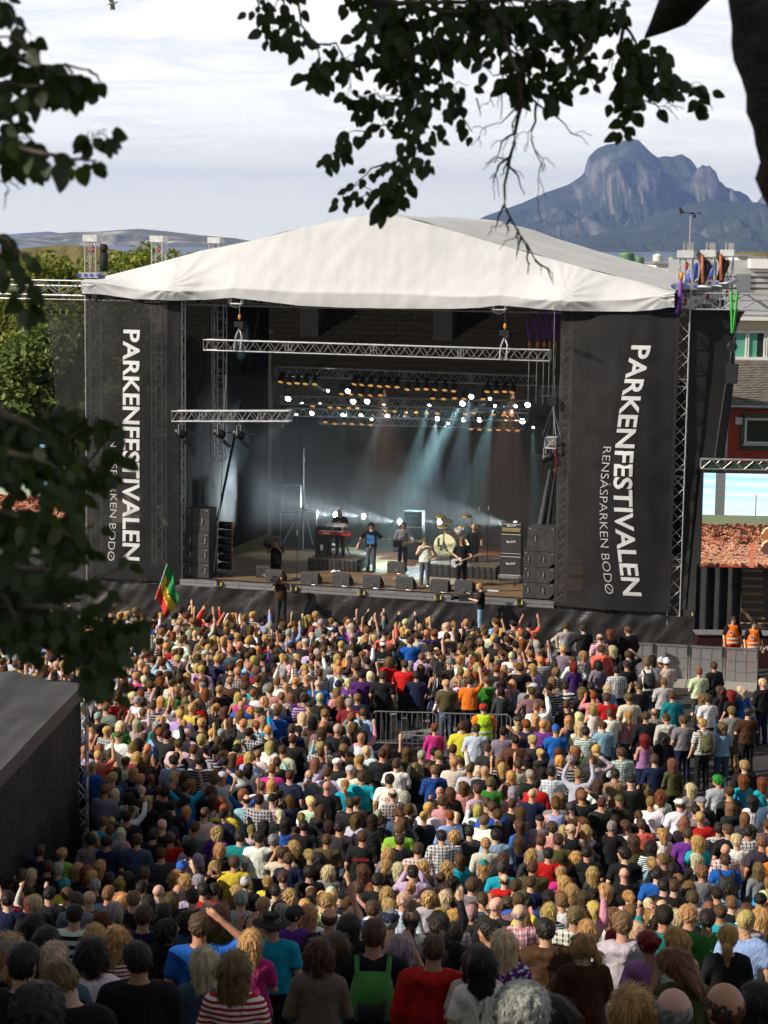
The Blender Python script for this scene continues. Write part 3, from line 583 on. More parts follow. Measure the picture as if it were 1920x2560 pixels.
# PAR cans
par=sth('par_can',0,0,0,'x','stage lamp'); 
mb=MB(); mb.lathe([(0.03,0.36),(0.085,0.33),(0.115,0.2),(0.12,-0.06),(0.125,-0.08)],(0,0,0),(0,0.52,0.85),12); part('can',mb,BLK,par,True)
mb=MB(); mb.lathe([(0.0,-0.105),(0.06,-0.098),(0.098,-0.084)],(0,0,0),(0,0.52,0.85),14); part('lens',mb,AMB,par,True)
mb=MB(); mb.tube([(-0.15,0.05,0.12),(-0.15,0.1,0.42),(0.15,0.1,0.42),(0.15,0.05,0.12)],0.014,4); mb.tube([(0,0.1,0.42),(0,0.1,0.58)],0.025,5); part('yoke',mb,BLK,par)
R4=lambda L_:[(x*.3858+440,y*.3858+700) for x,y in L_]; R5=lambda L_:[(x*.2893+960,y*.2893+700) for x,y in L_]
rows=[(3.8,R4([(681,653),(735,663),(788,661),(840,666),(900,668),(1158,668),(1207,672),(1262,676),(1322,682),(1376,682),(1432,687),(1500,702),(1565,700),(1622,700)])+R5([(366,934),(442,938),(526,942),(602,950),(893,955),(971,956),(1044,955),(1110,961)])),
(6.2,R4([(1073,732),(1133,733),(1198,738),(1263,741),(1325,739)])+R5([(425,1014),(515,1018),(611,1012),(692,1018),(857,1019)])),
(8.4,R4([(888,811),(1001,819),(1058,822),(1121,822),(1174,825),(1360,841),(1421,845),(1492,850),(1557,853),(1626,855)])+R5([(193,1134),(278,1136),(370,1139),(463,1144),(705,1149),(777,1141),(945,1152),(1033,1157),(1103,1160)])),
(10.2,R4([(968,914),(1030,925),(1089,922),(1142,926),(1207,928),(1263,932)])+R5([(752,1279),(827,1283),(914,1286),(990,1286),(1077,1288),(1153,1291)]))]
rn=['front','second','third','rearmost']; first=True; no=['first','second','third','fourth','fifth','sixth','seventh','eighth','ninth','tenth','eleventh','twelfth','thirteenth','fourteenth','fifteenth','sixteenth','seventeenth','eighteenth','nineteenth','twentieth','twenty-first','twenty-second','twenty-third']
for ri,(k,pts) in enumerate(rows):
    pts=sorted(pts)
    for n_,(u,v) in enumerate(pts):
        s,z=on(u,v,k); lab='black lamp with amber lens, %s from the left in the %s row over the stage'%(no[n_],rn[ri])
        loc=S(s,k,z+0.03); a=rw.uniform(-0.3,0.3)
        if first: par.location=loc; par.rotation_euler=(0,0,-TH+a); par['label']=lab; par['group']='amber lamps over the stage'; first=False
        else: dup(par,loc,-TH+a,lab,'amber lamps over the stage')
# lit moving lights
mv=sth('spotlight',0,0,0,'x','spotlight')
mb=MB(); mb.lathe([(0.06,0.32),(0.13,0.28),(0.15,0.12),(0.125,-0.02)],(0,0,0),(0,0.9,0.44),12); part('head',mb,BLK,mv,True)
mb=MB(); mb.lathe([(0.0,-0.05),(0.085,-0.04),(0.122,-0.024)],(0,0,0),(0,0.9,0.44),14); part('lens',mb,LAMPW,mv,True)
mb=MB(); mb.tube([(-0.19,0.1,0.15),(-0.19,0.12,0.5),(0.19,0.12,0.5),(0.19,0.1,0.15)],0.03,5); mb.box((0,0.12,0.58),(0.3,0.24,0.14)); part('yoke',mb,BLK,mv)
W4=[(985,717,10),(1113,719,16),(727,768,18),(1149,786,18),(1239,786,18),(816,798,9),(934,803,8),(1348,811,9),(1642,814,10),(881,862,15),(780,876,12),(1084,875,15),(1200,877,13),(1371,881,15),(1268,903,9)]
W5=[(755,1006,22),(917,1025,14),(678,1066,25),(394,1084,14),(960,1088,14),(1139,1088,16),(1243,1077,25),(30,1175,19),(462,1196,21),(687,1206,19),(825,1208,22),(1197,1217,26),(553,1238,11),(1290,1273,10)]
wl=sorted([(x*.3858+440,y*.3858+700,r*.3858) for x,y,r in W4]+[(x*.2893+960,y*.2893+700,r*.2893) for x,y,r in W5])
first=True
for n_,(u,v,r) in enumerate(wl):
    k=6.0 if v<1000 else (8.3 if v<1025 else 10.0); s,z=on(u,v,k); y=(S(s,k,z)-CAM).dot(CF); rad=r*y/F; sc=0.9*rad/0.112
    lab='bright white spotlight, %s from the left of the lit ones over the stage'%(no[n_] if n_<len(no) else ['twenty-fourth','twenty-fifth','twenty-sixth','twenty-seventh','twenty-eighth','rightmost'][n_-23])
    if first: mv.location=S(s,k,z); mv['label']=lab; mv['group']='lit white spotlights of the rig'; mv.scale=(sc,)*3; first=False
    else: dup(mv,S(s,k,z),-TH,lab,'lit white spotlights of the rig',(sc,)*3)
# beams: real spot lamps shining into thin stage smoke
def spot(p,q,energy,ang,colr,blend=0.5):
    ld=bpy.data.lights.new('beam_lamp','SPOT'); ld.energy=energy; ld.spot_size=R(ang); ld.spot_blend=blend; ld.color=colr; ld.shadow_soft_size=0.06
    o=bpy.data.objects.new('beam_lamp',ld); col.objects.link(o); o.location=p; o.rotation_euler=(Vector(p)-Vector(q)).to_track_quat('Z','Y').to_euler(); return o
BLU=(0.55,0.85,1.0); CYN=(0.5,0.95,1.0); WRM=(1.0,0.55,0.35)
def P4(x,y,k): s,z=on(x*.3858+440,y*.3858+700,k); return (s,k-0.2,z)
def P5(x,y,k): s,z=on(x*.2893+960,y*.2893+700,k); return (s,k-0.2,z)
BE=[(P4(780,876,8),(-6.0,7.5,6.0),700,18,BLU),(P5(394,1084,8),(-0.5,4.5,1.4),3000,16,CYN),(P5(553,1238,8),(-0.8,5.0,1.5),2600,18,CYN),(P5(755,1006,6),(2.0,3,1.5),2200,20,BLU),(P5(678,1066,8),(-1.5,6,1.4),4200,24,CYN),(P5(917,1025,8),(-1,7,4.5),1800,16,BLU),(P5(1139,1088,8),(-4,8,6.3),2400,16,BLU),(P5(1290,1273,9),(4.6,8,2),1500,12,CYN),(P4(1348,811,8),(-2.2,8,5),1400,16,CYN),(P4(985,717,6),(-6,7.5,8.9),900,16,BLU),(P5(960,1088,8),(1.6,7,1.4),2600,22,CYN),(P5(462,1196,10),(0.5,5,1.5),2000,26,BLU)]
for p,q,e,a,c in BE: spot(S(*p),S(*q),e*1.9,a,c)
for p,q,e in (((-1.5,7.5,8.0),(-1.0,6.5,1.5),1500),((3.5,8,8.0),(2.6,8.5,2),1700)): spot(S(*p),S(*q),e,46,WRM,1.0)
# floor lamps behind the band: each a lamp on a stand pointing up and to the left
fl_=[(837,1287,'behind the keyboard player'),(908,1291,'right of the keyboard player'),(998,1304,'left of the bass amplifier'),(1098,1305,'between the cymbals and the bass amplifier'),(1287,1311,'right of the drum kit')]
for u,v,tx_ in fl_:
    k=8.6; s,z=on(u,v,k); t=sth('floor_spotlight',s,k,SZ,'glaring white spotlight on a stand '+tx_,'spotlight','glaring lamps behind the band')
    h=z-SZ; mb=MB(); mb.tube([(0,0.1,0),(0,0.1,h-0.25)],0.03,6); mb.box((0,0.1,0.03),(0.4,0.4,0.06)); part('stand',mb,BLK,t)
    mb=MB(); mb.lathe([(0.08,0.3),(0.15,0.2),(0.15,0.02)],(0,0,h),(0.45,0.8,-0.1),12); part('head',mb,BLK,t,True)
    mb=MB(); mb.lathe([(0,-0.02),(0.08,-0.01),(0.13,0.03)],(0,0,h),(0.45,0.8,-0.1),14); part('lens',mb,LAMPW,t,True)
    spot(S(s-0.1,k-0.15,z),S(s-2.2,k-0.7,z+0.35),6500 if u!=1098 else 3000,34,(0.8,0.95,1.0),0.8)
def smoke():
    mb=MB(); mb.box((0.2,6.2,3.6),(13.6,9.6,7.0)); mt=bpy.data.materials.new('stage_smoke'); mt.use_nodes=True; nt=mt.node_tree; nt.nodes.clear()
    v=N(nt,'ShaderNodeVolumePrincipled',i_Density=0.0135,i_Anisotropy=0.15); v.inputs['Color'].default_value=(0.9,0.93,0.95,1); o=N(nt,'ShaderNodeOutputMaterial'); L(nt,v.outputs[0],o.inputs['Volume'])
    o=link('stage_smoke',mb.mesh('stage_smoke',mt),None,S(0,0,SZ+0.02)); o.rotation_euler=(0,0,-TH); tag(o,kind='stuff',label='thin smoke drifting over the stage')
smoke()
# lamps hanging under the left short truss and the big fixtures at both sides
def followspot(s,k,z,rot,label,gr=None):
    t=sth('barn_door_lamp',s,k,z,label,'stage lamp',gr)
    mb=MB(); ax=Vector((math.cos(rot),0.3,math.sin(rot))).normalized(); mb.lathe([(0.03,-0.3),(0.13,-0.27),(0.15,0.0),(0.15,0.16)],(0,0,0),ax,12); hd=part('head',mb,BLK,t,True)
    mb=MB(); mb.lathe([(0.0,0.15),(0.12,0.165)],(0,0,0),ax,12); part('lens',mb,CHR,hd)
    X=ax; Y=Vector((0,1,0)); Z=X.cross(Y).normalized()
    for q in (-1,1):
        mb=MB(); c=X*0.34+Z*q*0.22; mb.box(c,(0.34,0.36,0.012),(X*0.94+Z*q*0.3,Y,(Z*0.94-X*q*0.3))); part('barn_door',mb,BLKP,t)
    mb=MB(); mb.tube([(-0.05,-0.2,0),(-0.05,-0.2,0.35),(-0.05,0.2,0.35),(-0.05,0.2,0)],0.018,5); mb.tube([(-0.05,0,0.35),(-0.05,0,0.6)],0.025,5); part('yoke',mb,ALUD,t); return t
for n_,(u,v) in enumerate(((455,1085),(552,1085),(600,1088))):
    s,z=on(u,v,-0.4); followspot(s,-0.4,z,-0.5,['lamp with flaps at the left end of the short dark truss','second lamp under the short dark truss','third lamp under the short dark truss'][n_],'lamps under the short dark truss')
s,z=on(1365,1145,-0.5); followspot(s,-0.5,z,3.6,'big lamp with flaps hanging at the right edge of the stage')
bx=sth('truss_cube',on(1378,1092,-0.5)[0],-0.5,on(1378,1092,-0.5)[1],'short bright truss block hanging on slings at the right edge','truss')
mb=MB(); truss(mb,(-0.16,0,-0.2),(-0.16+0.36,0,-0.2),0.36,0.36,0.03,0.02,side=(0,1,0)); mb.box((0.02,0.1,-0.15),(0.3,0.02,0.3)); part('frame',mb,ALU,bx)
mb=MB(); 
for a in (-0.15,0.15): mb.tube([(a,0,0.05),(0.02,0,1.0)],0.012,4); mb.tube([(a*2,0,0.05),(0.02,0,1.0)],0.012,4)
mb.tube([(0.02,0,1.35),(0.0,0,4.4)],0.014,4); part('slings',mb,CHR,bx)
mb=MB(); mb.box((0.02,0,1.2),(0.3,0.25,0.28)); part('motor',mb,BLK,bx)
mb=MB(); mb.tube([(0.12,-0.2,-0.2),(0.25,-0.2,-0.9),(0.2,-0.2,-1.2)],0.012,4); part('red_cable',mb,REDP,bx)
# hanging line arrays seen through the right banner and slings up there
la=sth('line_array',8.55,1.2,8.9,'black hanging loudspeaker column dimly seen through the right banner','loudspeaker')
for i in range(9): mb=MB(); mb.box((0,0.03*i,-0.3*i),(0.95,0.5,0.28)); part('speaker_cabinet',mb,BLK,la)
mb=MB(); mb.box((0,0,0.45),(0.5,0.4,0.4)); mb.tube([(0,0,0.6),(0,0,2.4)],0.02,4); part('rigging',mb,BLK,la)
for n_,(u,z) in enumerate(((1325,10.6),(1345,10.6),(1362,10.6),(1376,10.6),(1391,10.5))):
    s,_=on(u,790,1.0); t=sth('hanging_sling',s,1.0,9.9,['leftmost','second','third','fourth','rightmost and widest'][n_]+' purple sling in the upper right of the stage','sling','purple slings in the upper right of the stage')
    mb=MB(); w_=0.09 if n_<4 else 0.02; mb.tube([(-w_*2,0,1.35),(0,0,0.35)],0.03 if n_<4 else 0.09,5); mb.tube([(w_*2,0,1.35),(0,0,0.35)],0.03 if n_<4 else 0.09,5); part('strap',mb,PURS,t)
    mb=MB(); mb.lathe([(0.02,-0.1),(0.06,0),(0.02,0.12)],(0,0,0.2),n=8); part('hook',mb,ORG,t); mb=MB(); mb.tube([(0,0,0.15),(0,0,-3.6 if n_==4 else -1.8)],0.014,4); part('chain',mb,ALUD,t)
ct=sth('tilted_cable',-5.6,2.2,4.2,'long slanting black cable at the upper left of the stage','cable'); mb=MB(); mb.tube([(1.0,0,7.2),(0.2,0,3.2),(-0.8,0,-1.5)],0.05,5); part('cable',mb,DKW,ct)
mb=MB(); mb.tube([(-0.55,-1.0,7.0),(-0.5,-1.0,0.4)],0.014,4); part('thin_wire',mb,ALUD,ct)
mb=MB(); mb.tube([(0.3,-1.8,4.6),(0.1,-1.8,0),(-0.15,-1.8,-2.5)],0.02,4); part('thin_wire',mb,ALUD,ct)
# ---------------------------------------------------------------- gear on the stage
SPK=mat('speaker_paint',(0.055,0.055,0.058),0.7,0,0.25,9,0.003,80); GRL=mat('speaker_grille',(0.03,0.03,0.032),0.75,0.1,0.2,40,0.003,160)
SCUF=mat('scuffed_black',(0.04,0.04,0.042),0.6,0,0.5,5,0.003,60)
def cab(s,k,z,w,d,h,label,hand,facing=0,gr=None,cut=0):
    t=sth('loudspeaker',s,k,z,label,'loudspeaker',gr,facing)
    mb=MB(); 
    if cut: mb.prism([(-w/2,-d/2,0),(w/2-0.18,-d/2,0),(w/2,-d/2,0.2),(w/2,-d/2,h),(-w/2,-d/2,h)],(0,d,0))
    else: mb.box((0,0,h/2),(w,d,h))
    part('cabinet',mb,SCUF,t)
    for x,zc in hand:
        mb=MB(); mb.box((x,-d/2-0.004,zc),(0.15,0.02,0.24)); hp=part('handle_recess',mb,DKW,t)
        mb=MB(); mb.box((x+0.02,-d/2-0.016,zc+0.02),(0.05,0.012,0.16)); mb.box((x,-d/2-0.016,zc-0.1),(0.12,0.012,0.02)); part('handle',mb,ALU,hp)
    mb=MB()
    for x in (-w/2+0.09,w/2-0.09): mb.box((x,-d/2-0.006,h-0.06),(0.07,0.012,0.03))
    part('catch',mb,ALUD,t)
    return t
kL=0.55
s0,_=on(489,1447,kL-0.4)
zs=SZ+0.02
for i,nm in enumerate(('bottom','third','second')): cab(s0,kL,zs+i*0.545,1.0,0.8,0.53,'wide grey loudspeaker box, %s of the left stage stack'%('lowest' if i==0 else ('second from below' if i==1 else 'third from below')),[(-0.22,0.27),(0.34,0.27)],gr='left loudspeaker stack')
cab(s0+0.08,kL,zs+3*0.545,0.86,0.75,0.86,'squarer loudspeaker box crowning the left stage stack',[(0.14,0.44)],gr='left loudspeaker stack')
s0,_=on(1345,1500,kL-0.4)
for i in range(3): cab(s0,kL,zs+i*0.545,1.08,0.8,0.53,'wide black loudspeaker box, %s of the right stage stack'%('lowest' if i==0 else ('second from below' if i==1 else 'third from below')),[(-0.38,0.27),(0.14,0.27)],gr='right loudspeaker stack',cut=1)
cab(s0+0.06,kL,zs+3*0.545,0.96,0.8,0.84,'squarer scuffed loudspeaker box crowning the right stage stack',[(-0.22,0.42)],gr='right loudspeaker stack')
# blinder rack beside the left stack
t=sth('lamp_ladder',on(560,1400,1.6)[0],1.6,SZ,'upright ladder of dark side lamps right of the left loudspeakers','stage lamp')
mb=MB(); mb.tube([(-0.28,0,0),(-0.28,0,1.9)],0.04,6); mb.box((0,0,0.04),(0.8,0.6,0.06)); part('post',mb,ALUD,t)
for i in range(6):
    mb=MB(); mb.lathe([(0.05,-0.3),(0.13,-0.25),(0.14,0.22)],(0.08,0,0.25+i*0.3),(1,0.1,-0.05),12); q=part('lamp',mb,BLK,t,True)
    mb=MB(); mb.lathe([(0.13,0.0),(0.135,0.015)],(0.08+0.22,0.02,0.25+i*0.3-0.01),(1,0.1,-0.05),14); part('lens_ring',mb,mat('warm_ring',(0.5,0.2,0.05),0.3,0.5,0),q)
# wedges
def wedge(u,v,label,w=0.62,rz=0,u2=None):
    s,k=fl(u,v); t=sth('stage_monitor',s,k+0.25,SZ+0.012,label,'monitor speaker','wedge monitors along the stage front',rz)
    mb=MB(); mb.prism([(-w/2,-0.25,0),(-w/2,-0.25,0.36),(-w/2,-0.12,0.42),(-w/2,0.33,0.12),(-w/2,0.33,0)],(w,0,0)); part('cabinet',mb,SPK,t)
    mb=MB(); mb.prism([(-w/2+0.04,-0.09,0.405),(-w/2+0.04,-0.085,0.425),(-w/2+0.04,0.30,0.155),(-w/2+0.04,0.30,0.135)],(w-0.08,0,0)); part('grille',mb,GRL,t)
    mb=MB(); mb.box((0.05,-0.256,0.12),(0.12,0.012,0.09)); mb.tube([(0.05,-0.27,0.12),(0.12,-0.4,0.02),(0.3,-0.45,0.015)],0.012,5); mb.tube([(0.02,-0.27,0.1),(-0.1,-0.36,0.02)],0.012,5); part('connector',mb,CHR,t)
    for x in (-w/2-0.006,w/2+0.006): mb=MB(); mb.lathe([(0.05,-0.008),(0.05,0.008)],(x,0.03,0.2),(1,0,0),10); part('side_handle',mb,DKW,t)
for u,v,lb in ((684,1455,'leftmost wedge monitor, near the kneeling cameraman'),(773,1461,'wedge monitor left of the microphone stand on the stage front'),(851,1465,'wedge monitor with a white towel thrown over it'),(928,1470,'wedge monitor in front of the man in the blue print shirt'),(1010,1474,'wedge monitor just left of the singer in white'),(1097,1480,'wedge monitor just right of the singer in white'),(1158,1482,'rightmost wedge monitor in front of the guitarist')): wedge(u,v,lb)
wedge(988,1434,'wedge monitor at the feet of the hooded bass player'); wedge(652,1445,'dark box shaped wedge left of the front row',0.5,0.3)
s,k=fl(835,1462); t=sth('towel',s,k+0.2,SZ+0.40,'crumpled white towel lying on a wedge monitor','towel'); mb=MB(); mb.grid(lambda i,j:(-0.18+0.3*i+0.04*noise.noise((i*5,j*5,1)),-0.12+0.22*j,0.06+0.09*noise.noise((i*4,j*4,3))-0.35*max(0,0.35-i)*(1 if j<0.6 else 0.2)),10,10); part('cloth',mb,WHT,t,True)
# marshall stack etc
s,k=fl(1275,1455); k+=0.2; TOL=mat('black_tolex',(0.02,0.02,0.02),0.6,0,0.3,30,0.002,120)
t=sth('amplifier_dolly',s,k,SZ,'silver wheeled frame under the guitar amplifier','dolly'); mb=MB(); mb.box((0,0,0.14),(0.86,0.5,0.06)); mb.box((0,-0.27,0.2),(0.86,0.03,0.12)); part('frame',mb,ALU,t)
for x in (-0.35,0.35):
    for y in (-0.2,0.2): mb=MB(); mb.lathe([(0.05,-0.02),(0.05,0.02)],(x,y,0.06),(1,0,0),10); part('wheel',mb,DKW,t)
def amp(z,w,h,d,kind,label,cat='amplifier'):
    t=sth('guitar_amplifier',s,k,z,label,cat,'guitar amplifier stack'); mb=MB(); mb.box((0,0,h/2),(w,d,h),taper=0.97); part('case',mb,TOL,t)
    mb=MB(); mb.box((0,-d/2-0.004,h*0.52 if kind!='h' else h*0.66),(w*0.92,0.02,h*0.86 if kind!='h' else h*0.42)); part('front_cloth',mb,GRL,t)
    mb=MB(); W=w*0.93; 
    for zz in ((h*0.08,h*0.95) if kind!='h' else (h*0.44,h*0.9)): mb.box((0,-d/2-0.012,zz),(W,0.02,0.012))
    part('piping',mb,WHT,t)
    if kind=='h': mb=MB(); mb.box((0,-d/2-0.01,h*0.22),(w*0.86,0.03,h*0.26)); part('gold_panel',mb,mat('gold_panel',(0.6,0.42,0.12),0.35,0.5,0.1),t); mb=MB(); [mb.lathe([(0.014,0),(0.014,0.03)],(-0.25+q*0.1,-d/2-0.02,h*0.22),(0,-1,0),8) for q in range(6)]; part('knobs',mb,DKW,t)
    put_text(t,'Marshall',(-0.14,-d/2-0.02,h*0.55 if kind!='h' else h*0.58),(1,0,0.12),(-0.25,0,1),0.09,WHT,0.32,0.01,'maker_badge')
amp(SZ+0.2,0.8,0.76,0.4,'c','lower black guitar cabinet on the silver dolly'); amp(SZ+0.97,0.78,0.80,0.38,'c','upper black guitar cabinet with slanted front'); amp(SZ+1.79,0.74,0.34,0.32,'h','guitar amplifier head with a gold control strip')
# bass rig
s,k=fl(1028,1400); k+=0.4
t=sth('bass_cabinet',s,k,SZ,'tall dark bass cabinet behind the hooded bass player','amplifier'); mb=MB(); mb.box((0,0,0.62),(0.72,0.5,1.24)); part('case',mb,TOL,t); mb=MB(); mb.box((0,-0.256,0.6),(0.64,0.02,1.12)); part('grille',mb,GRL,t)
t=sth('rack_case',s,k,SZ+1.25,'silver edged rack case with an amplifier on the bass cabinet','amplifier'); mb=MB(); mb.box((0,0,0.3),(0.7,0.5,0.6)); part('case',mb,TOL,t)
for j in (-1,1):
    mb=MB(); mb.box((j*0.36,-0.26,0.3),(0.035,0.035,0.62)); mb.box((0,-0.26,0.3+j*0.3),(0.72,0.035,0.035)); part('edge_rail',mb,ALU,t)
for j,h in ((0.42,0.14),(0.2,0.18)): mb=MB(); mb.box((0,-0.262,j),(0.6,0.03,h)); q=part('unit',mb,BLK,t); mb=MB(); [mb.lathe([(0.018,0),(0.018,0.03)],(-0.24+i*0.08,-0.28,j+0.02),(0,-1,0),6) for i in range(6)]; part('knobs',mb,ALUD,q)
# risers
def riser(u0,u1,v,dz,dd,label):
    a,k=fl(u0,v); b,_=fl(u1,v); t=sth('riser',(a+b)/2,k,SZ+0.01,label,'riser','black drum and keyboard risers'); w_=b-a
    mb=MB(); mb.box((0,dd/2,dz-0.04),(w_,dd,0.08)); part('top',mb,mat('riser_top',(0.11,0.08,0.06),0.6,0,0.3,3),t)
    mb=MB(); mb.grid(lambda i,j:(-w_/2+w_*i,-0.01-0.015*math.sin(i*70),dz*0.98*j),60,3); mb.box((w_/2,dd/2,dz/2),(0.02,dd,dz)); mb.box((-w_/2,dd/2,dz/2),(0.02,dd,dz)); part('skirt',mb,CLOTHB,t); return (a+b)/2,k
rk=riser(770,905,1424,0.42,2.2,'low black riser under the keyboard player'); rd=riser(1070,1252,1441,0.46,2.6,'low black riser under the drum kit')
RZ=SZ+0.43; RD=SZ+0.47
# keyboards
s,k=fl(853,1390,RZ); k-=0.75
t=sth('keyboard_stand',s,k+0.1,RZ,'black crossed keyboard stand on the left riser','stand'); mb=MB()
for q in (-0.35,0.35):
    mb.tube([(q-0.3,0,0),(q+0.25,0,0.9)],0.02,5); mb.tube([(q+0.3,0,0),(q-0.25,0,0.9)],0.02,5)
mb.tube([(-0.6,0,0.9),(0.6,0,0.9)],0.02,5); mb.tube([(-0.3,0.1,0.9),(-0.3,0.15,1.16)],0.02,5); mb.tube([(0.3,0.1,0.9),(0.3,0.15,1.16)],0.02,5); part('frame',mb,BLK,t)
def kb(z,w,c,label,y=0):
    t=sth('keyboard',s,k+y,z,label,'keyboard'); mb=MB(); mb.box((0,0,0.05),(w,0.34,0.10)); part('case',mb,mat('kb_'+label.split()[0],c,0.4,0,0.1),t)
    n=int(w/0.024); mb=MB(); [mb.box((-w/2+0.06+i*(w-0.12)/n,-0.06+0.12,0.106),((w-0.12)/n*0.86,0.15,0.014)) for i in range(n)]; part('keys',mb,WHT,t,kind='stuff')
    return t
q=kb(RZ+0.92,1.25,(0.5,0.03,0.03),'red electric piano on the lower arms of the keyboard stand'); put_text(q,'NORD',(-0.42,-0.172,0.02),(1,0,0),(0,0,1),0.06,WHT,0.25,0.02,'maker_badge')
kb(RZ+1.2,0.72,(0.55,0.56,0.6),'pale silver synthesizer above the red piano',0.12)
t=sth('keyboard_amplifier',s-0.62,k+0.5,RZ,'pair of black keyboard amplifiers left of the keyboards','amplifier')
for z in (0,0.56): mb=MB(); mb.box((0,0,z+0.27),(0.52,0.4,0.53)); c_=part('case',mb,TOL,t); mb=MB(); mb.box((0,-0.205,z+0.27),(0.44,0.02,0.42)); part('grille',mb,GRL,c_)
mb=MB(); mb.box((0,-0.22,0.36),(0.1,0.01,0.2)); part('white_sticker',mb,WHT,t)
# drum kit
s,k=fl(1118,1395,RD); 
t=sth('drum_kit',s,k,RD,'drum kit with a cream bass drum skin lettered LA IS','drum kit')
WOODD=mat('drum_shell',(0.45,0.30,0.22),0.35,0,0.15,8); CREAM=mat('drum_skin',(0.72,0.72,0.42),0.6,0,0.06,4); GOLD=mat('cymbal_bronze',(0.75,0.45,0.12),0.28,0.9,0.1,20)
rad=0.43; c0=Vector((-0.08,0.0,rad+0.02)); AX=(0.10,1,0)
mb=MB(); mb.lathe([(rad,0.02),(rad,0.55)],c0,AX,28); bd_=part('bass_drum',mb,WOODD,t,True)
mb=MB(); mb.lathe([(0.0,0.0),(rad-0.02,0.0)],c0,AX,28); part('front_skin',mb,CREAM,bd_)
mb=MB(); mb.lathe([(rad-0.03,-0.02),(rad+0.015,-0.02),(rad+0.015,0.03),(rad-0.03,0.03)],c0,AX,28); part('hoop',mb,CREAM,bd_,True)
for txt,dx,dz,h in (('L',-0.30,-0.02,0.32),('A',-0.22,-0.18,0.34),('IS',-0.02,0.06,0.22),('ID',0.06,-0.2,0.2)): put_text(t,txt,(c0.x+dx,c0.y-0.012,c0.z+dz),(1,-0.1,0),(0,0,1),h,DKW,None,0.012,'lettering')
for x,y,z,r_,h in ((-0.02,0.25,0.98,0.17,0.2),(0.38,0.28,0.98,0.19,0.22),(0.85,0.6,0.62,0.22,0.36),(0.45,0.75,0.68,0.19,0.15)):
    mb=MB(); mb.lathe([(r_,0),(r_,h)],(x,y,z-h/2),(0.0,-0.25,1),18); d_=part('tom',mb,WOODD,t,True); mb=MB(); mb.lathe([(0,h),(r_,h)],(x,y,z-h/2+0.004),(0,-0.25,1),18); part('skin',mb,WHT,d_)
for x,y,z,r_ in ((-0.30,0.1,1.52,0.21),(-0.12,0.35,1.36,0.24),(-0.16,-0.05,1.18,0.24),(0.72,0.0,1.62,0.2),(0.98,0.3,1.22,0.22),(0.55,-0.1,1.25,0.14)):
    mb=MB(); mb.lathe([(0,0.035),(0.03,0.03),(0.05,0.01),(r_,-0.01),(r_,-0.015),(0,0.0)],(x,y,z),(0.12,-0.22,1),20); cy_=part('cymbal',mb,GOLD,t,True)
    mb=MB(); mb.tube([(x,y+0.02,0.35),(x,y,z)],0.013,5); [mb.tube([(x,y+0.02,0.36),(x+0.26*math.cos(a),y+0.26*math.sin(a),0)],0.011,4) for a in (0.3,2.4,4.5)]; part('stand',mb,CHR,cy_)
# mic stands
def mic(u,v,z0,h,label,boom=0,k_=0):
    s,k=fl(u,v,z0); t=sth('microphone_stand',s,k,z0,label,'microphone stand','microphone stands on stage')
    mb=MB(); mb.lathe([(0.15,0),(0.15,0.02),(0.02,0.035)],(0,0,0.01),n=12); part('base',mb,BLK,t); mb=MB(); mb.tube([(0,0,0),(0,0,h)],0.013,5)
    if boom: mb.tube([(0,0,h),(boom,0.1,h+0.12)],0.011,5)
    part('pole',mb,BLK,t); mb=MB(); e=Vector((boom,0.1 if boom else 0,h+(0.12 if boom else 0))); mb.tube([e,e+Vector((0.02 if boom<=0 else -0.02,0.0,0.16))],[0.02,0.032],8); part('microphone',mb,ALUD,t)
mic(742,1449,SZ,1.62,'lone straight microphone stand left of the band'); mic(846,1436,SZ,1.45,'microphone stand in front of the keyboards',0.12); mic(924,1430,SZ,0.9,'short microphone stand by the man in blue print'); mic(1124,1478,SZ,1.35,'microphone stand beside the guitarist',-0.3); mic(1178,1405,RD,1.75,'tall overhead microphone stand behind the drums',0.25); mic(1218,1405,RD,1.9,'tallest microphone stand right of the drums')
t=sth('lighting_stand',on(757,1400,6)[0],6,SZ,'tall thin tripod mast standing left of the keyboards','tripod'); mb=MB(); mb.tube([(0,0,0),(0,0,4.2)],0.03,6); part('mast',mb,ALUD,t)
for a in (-0.9,0.45): mb=MB(); mb.tube([(0,0,2.1),(a*0.9,0,0.5)],0.022,5); part('leg',mb,ALU,t)
for n_,(u,z,h) in enumerate(((728,SZ,1.35),(775,SZ,1.5),(735,SZ+1.4,1.1))): t=sth('flight_case',on(u,1400,8.5)[0],8.5,z,['dark flight case standing at the back left of the stage','dark flight case beside the tripod mast','upper flight case stacked at the back left'][n_],'case'); mb=MB(); mb.box((0,0,h/2),(0.7,0.6,h-0.02)); part('box',mb,TOL,t); mb=MB(); [mb.box((x*0.35,-0.3,h/2),(0.03,0.03,h)) for x in (-1,1)]; mb.box((0,-0.3,h-0.03),(0.7,0.03,0.03)); part('edge_rail',mb,ALUD,t)
for n_,(u,v) in enumerate(((1232,1478),(1015,1432),(830,1390))):
    s,k=fl(u,v); t=sth('paper_sheet',s,k,SZ+0.02,['white sheet taped to the stage floor right of the guitarist','pale sheet by the bass player','paper on the keyboard riser'][n_],'paper'); mb=MB(); mb.box((0,0,0 if n_<2 else 0.43),(0.42 if n_==0 else 0.28,0.3,0.006)); part('sheet',mb,WHT,t)
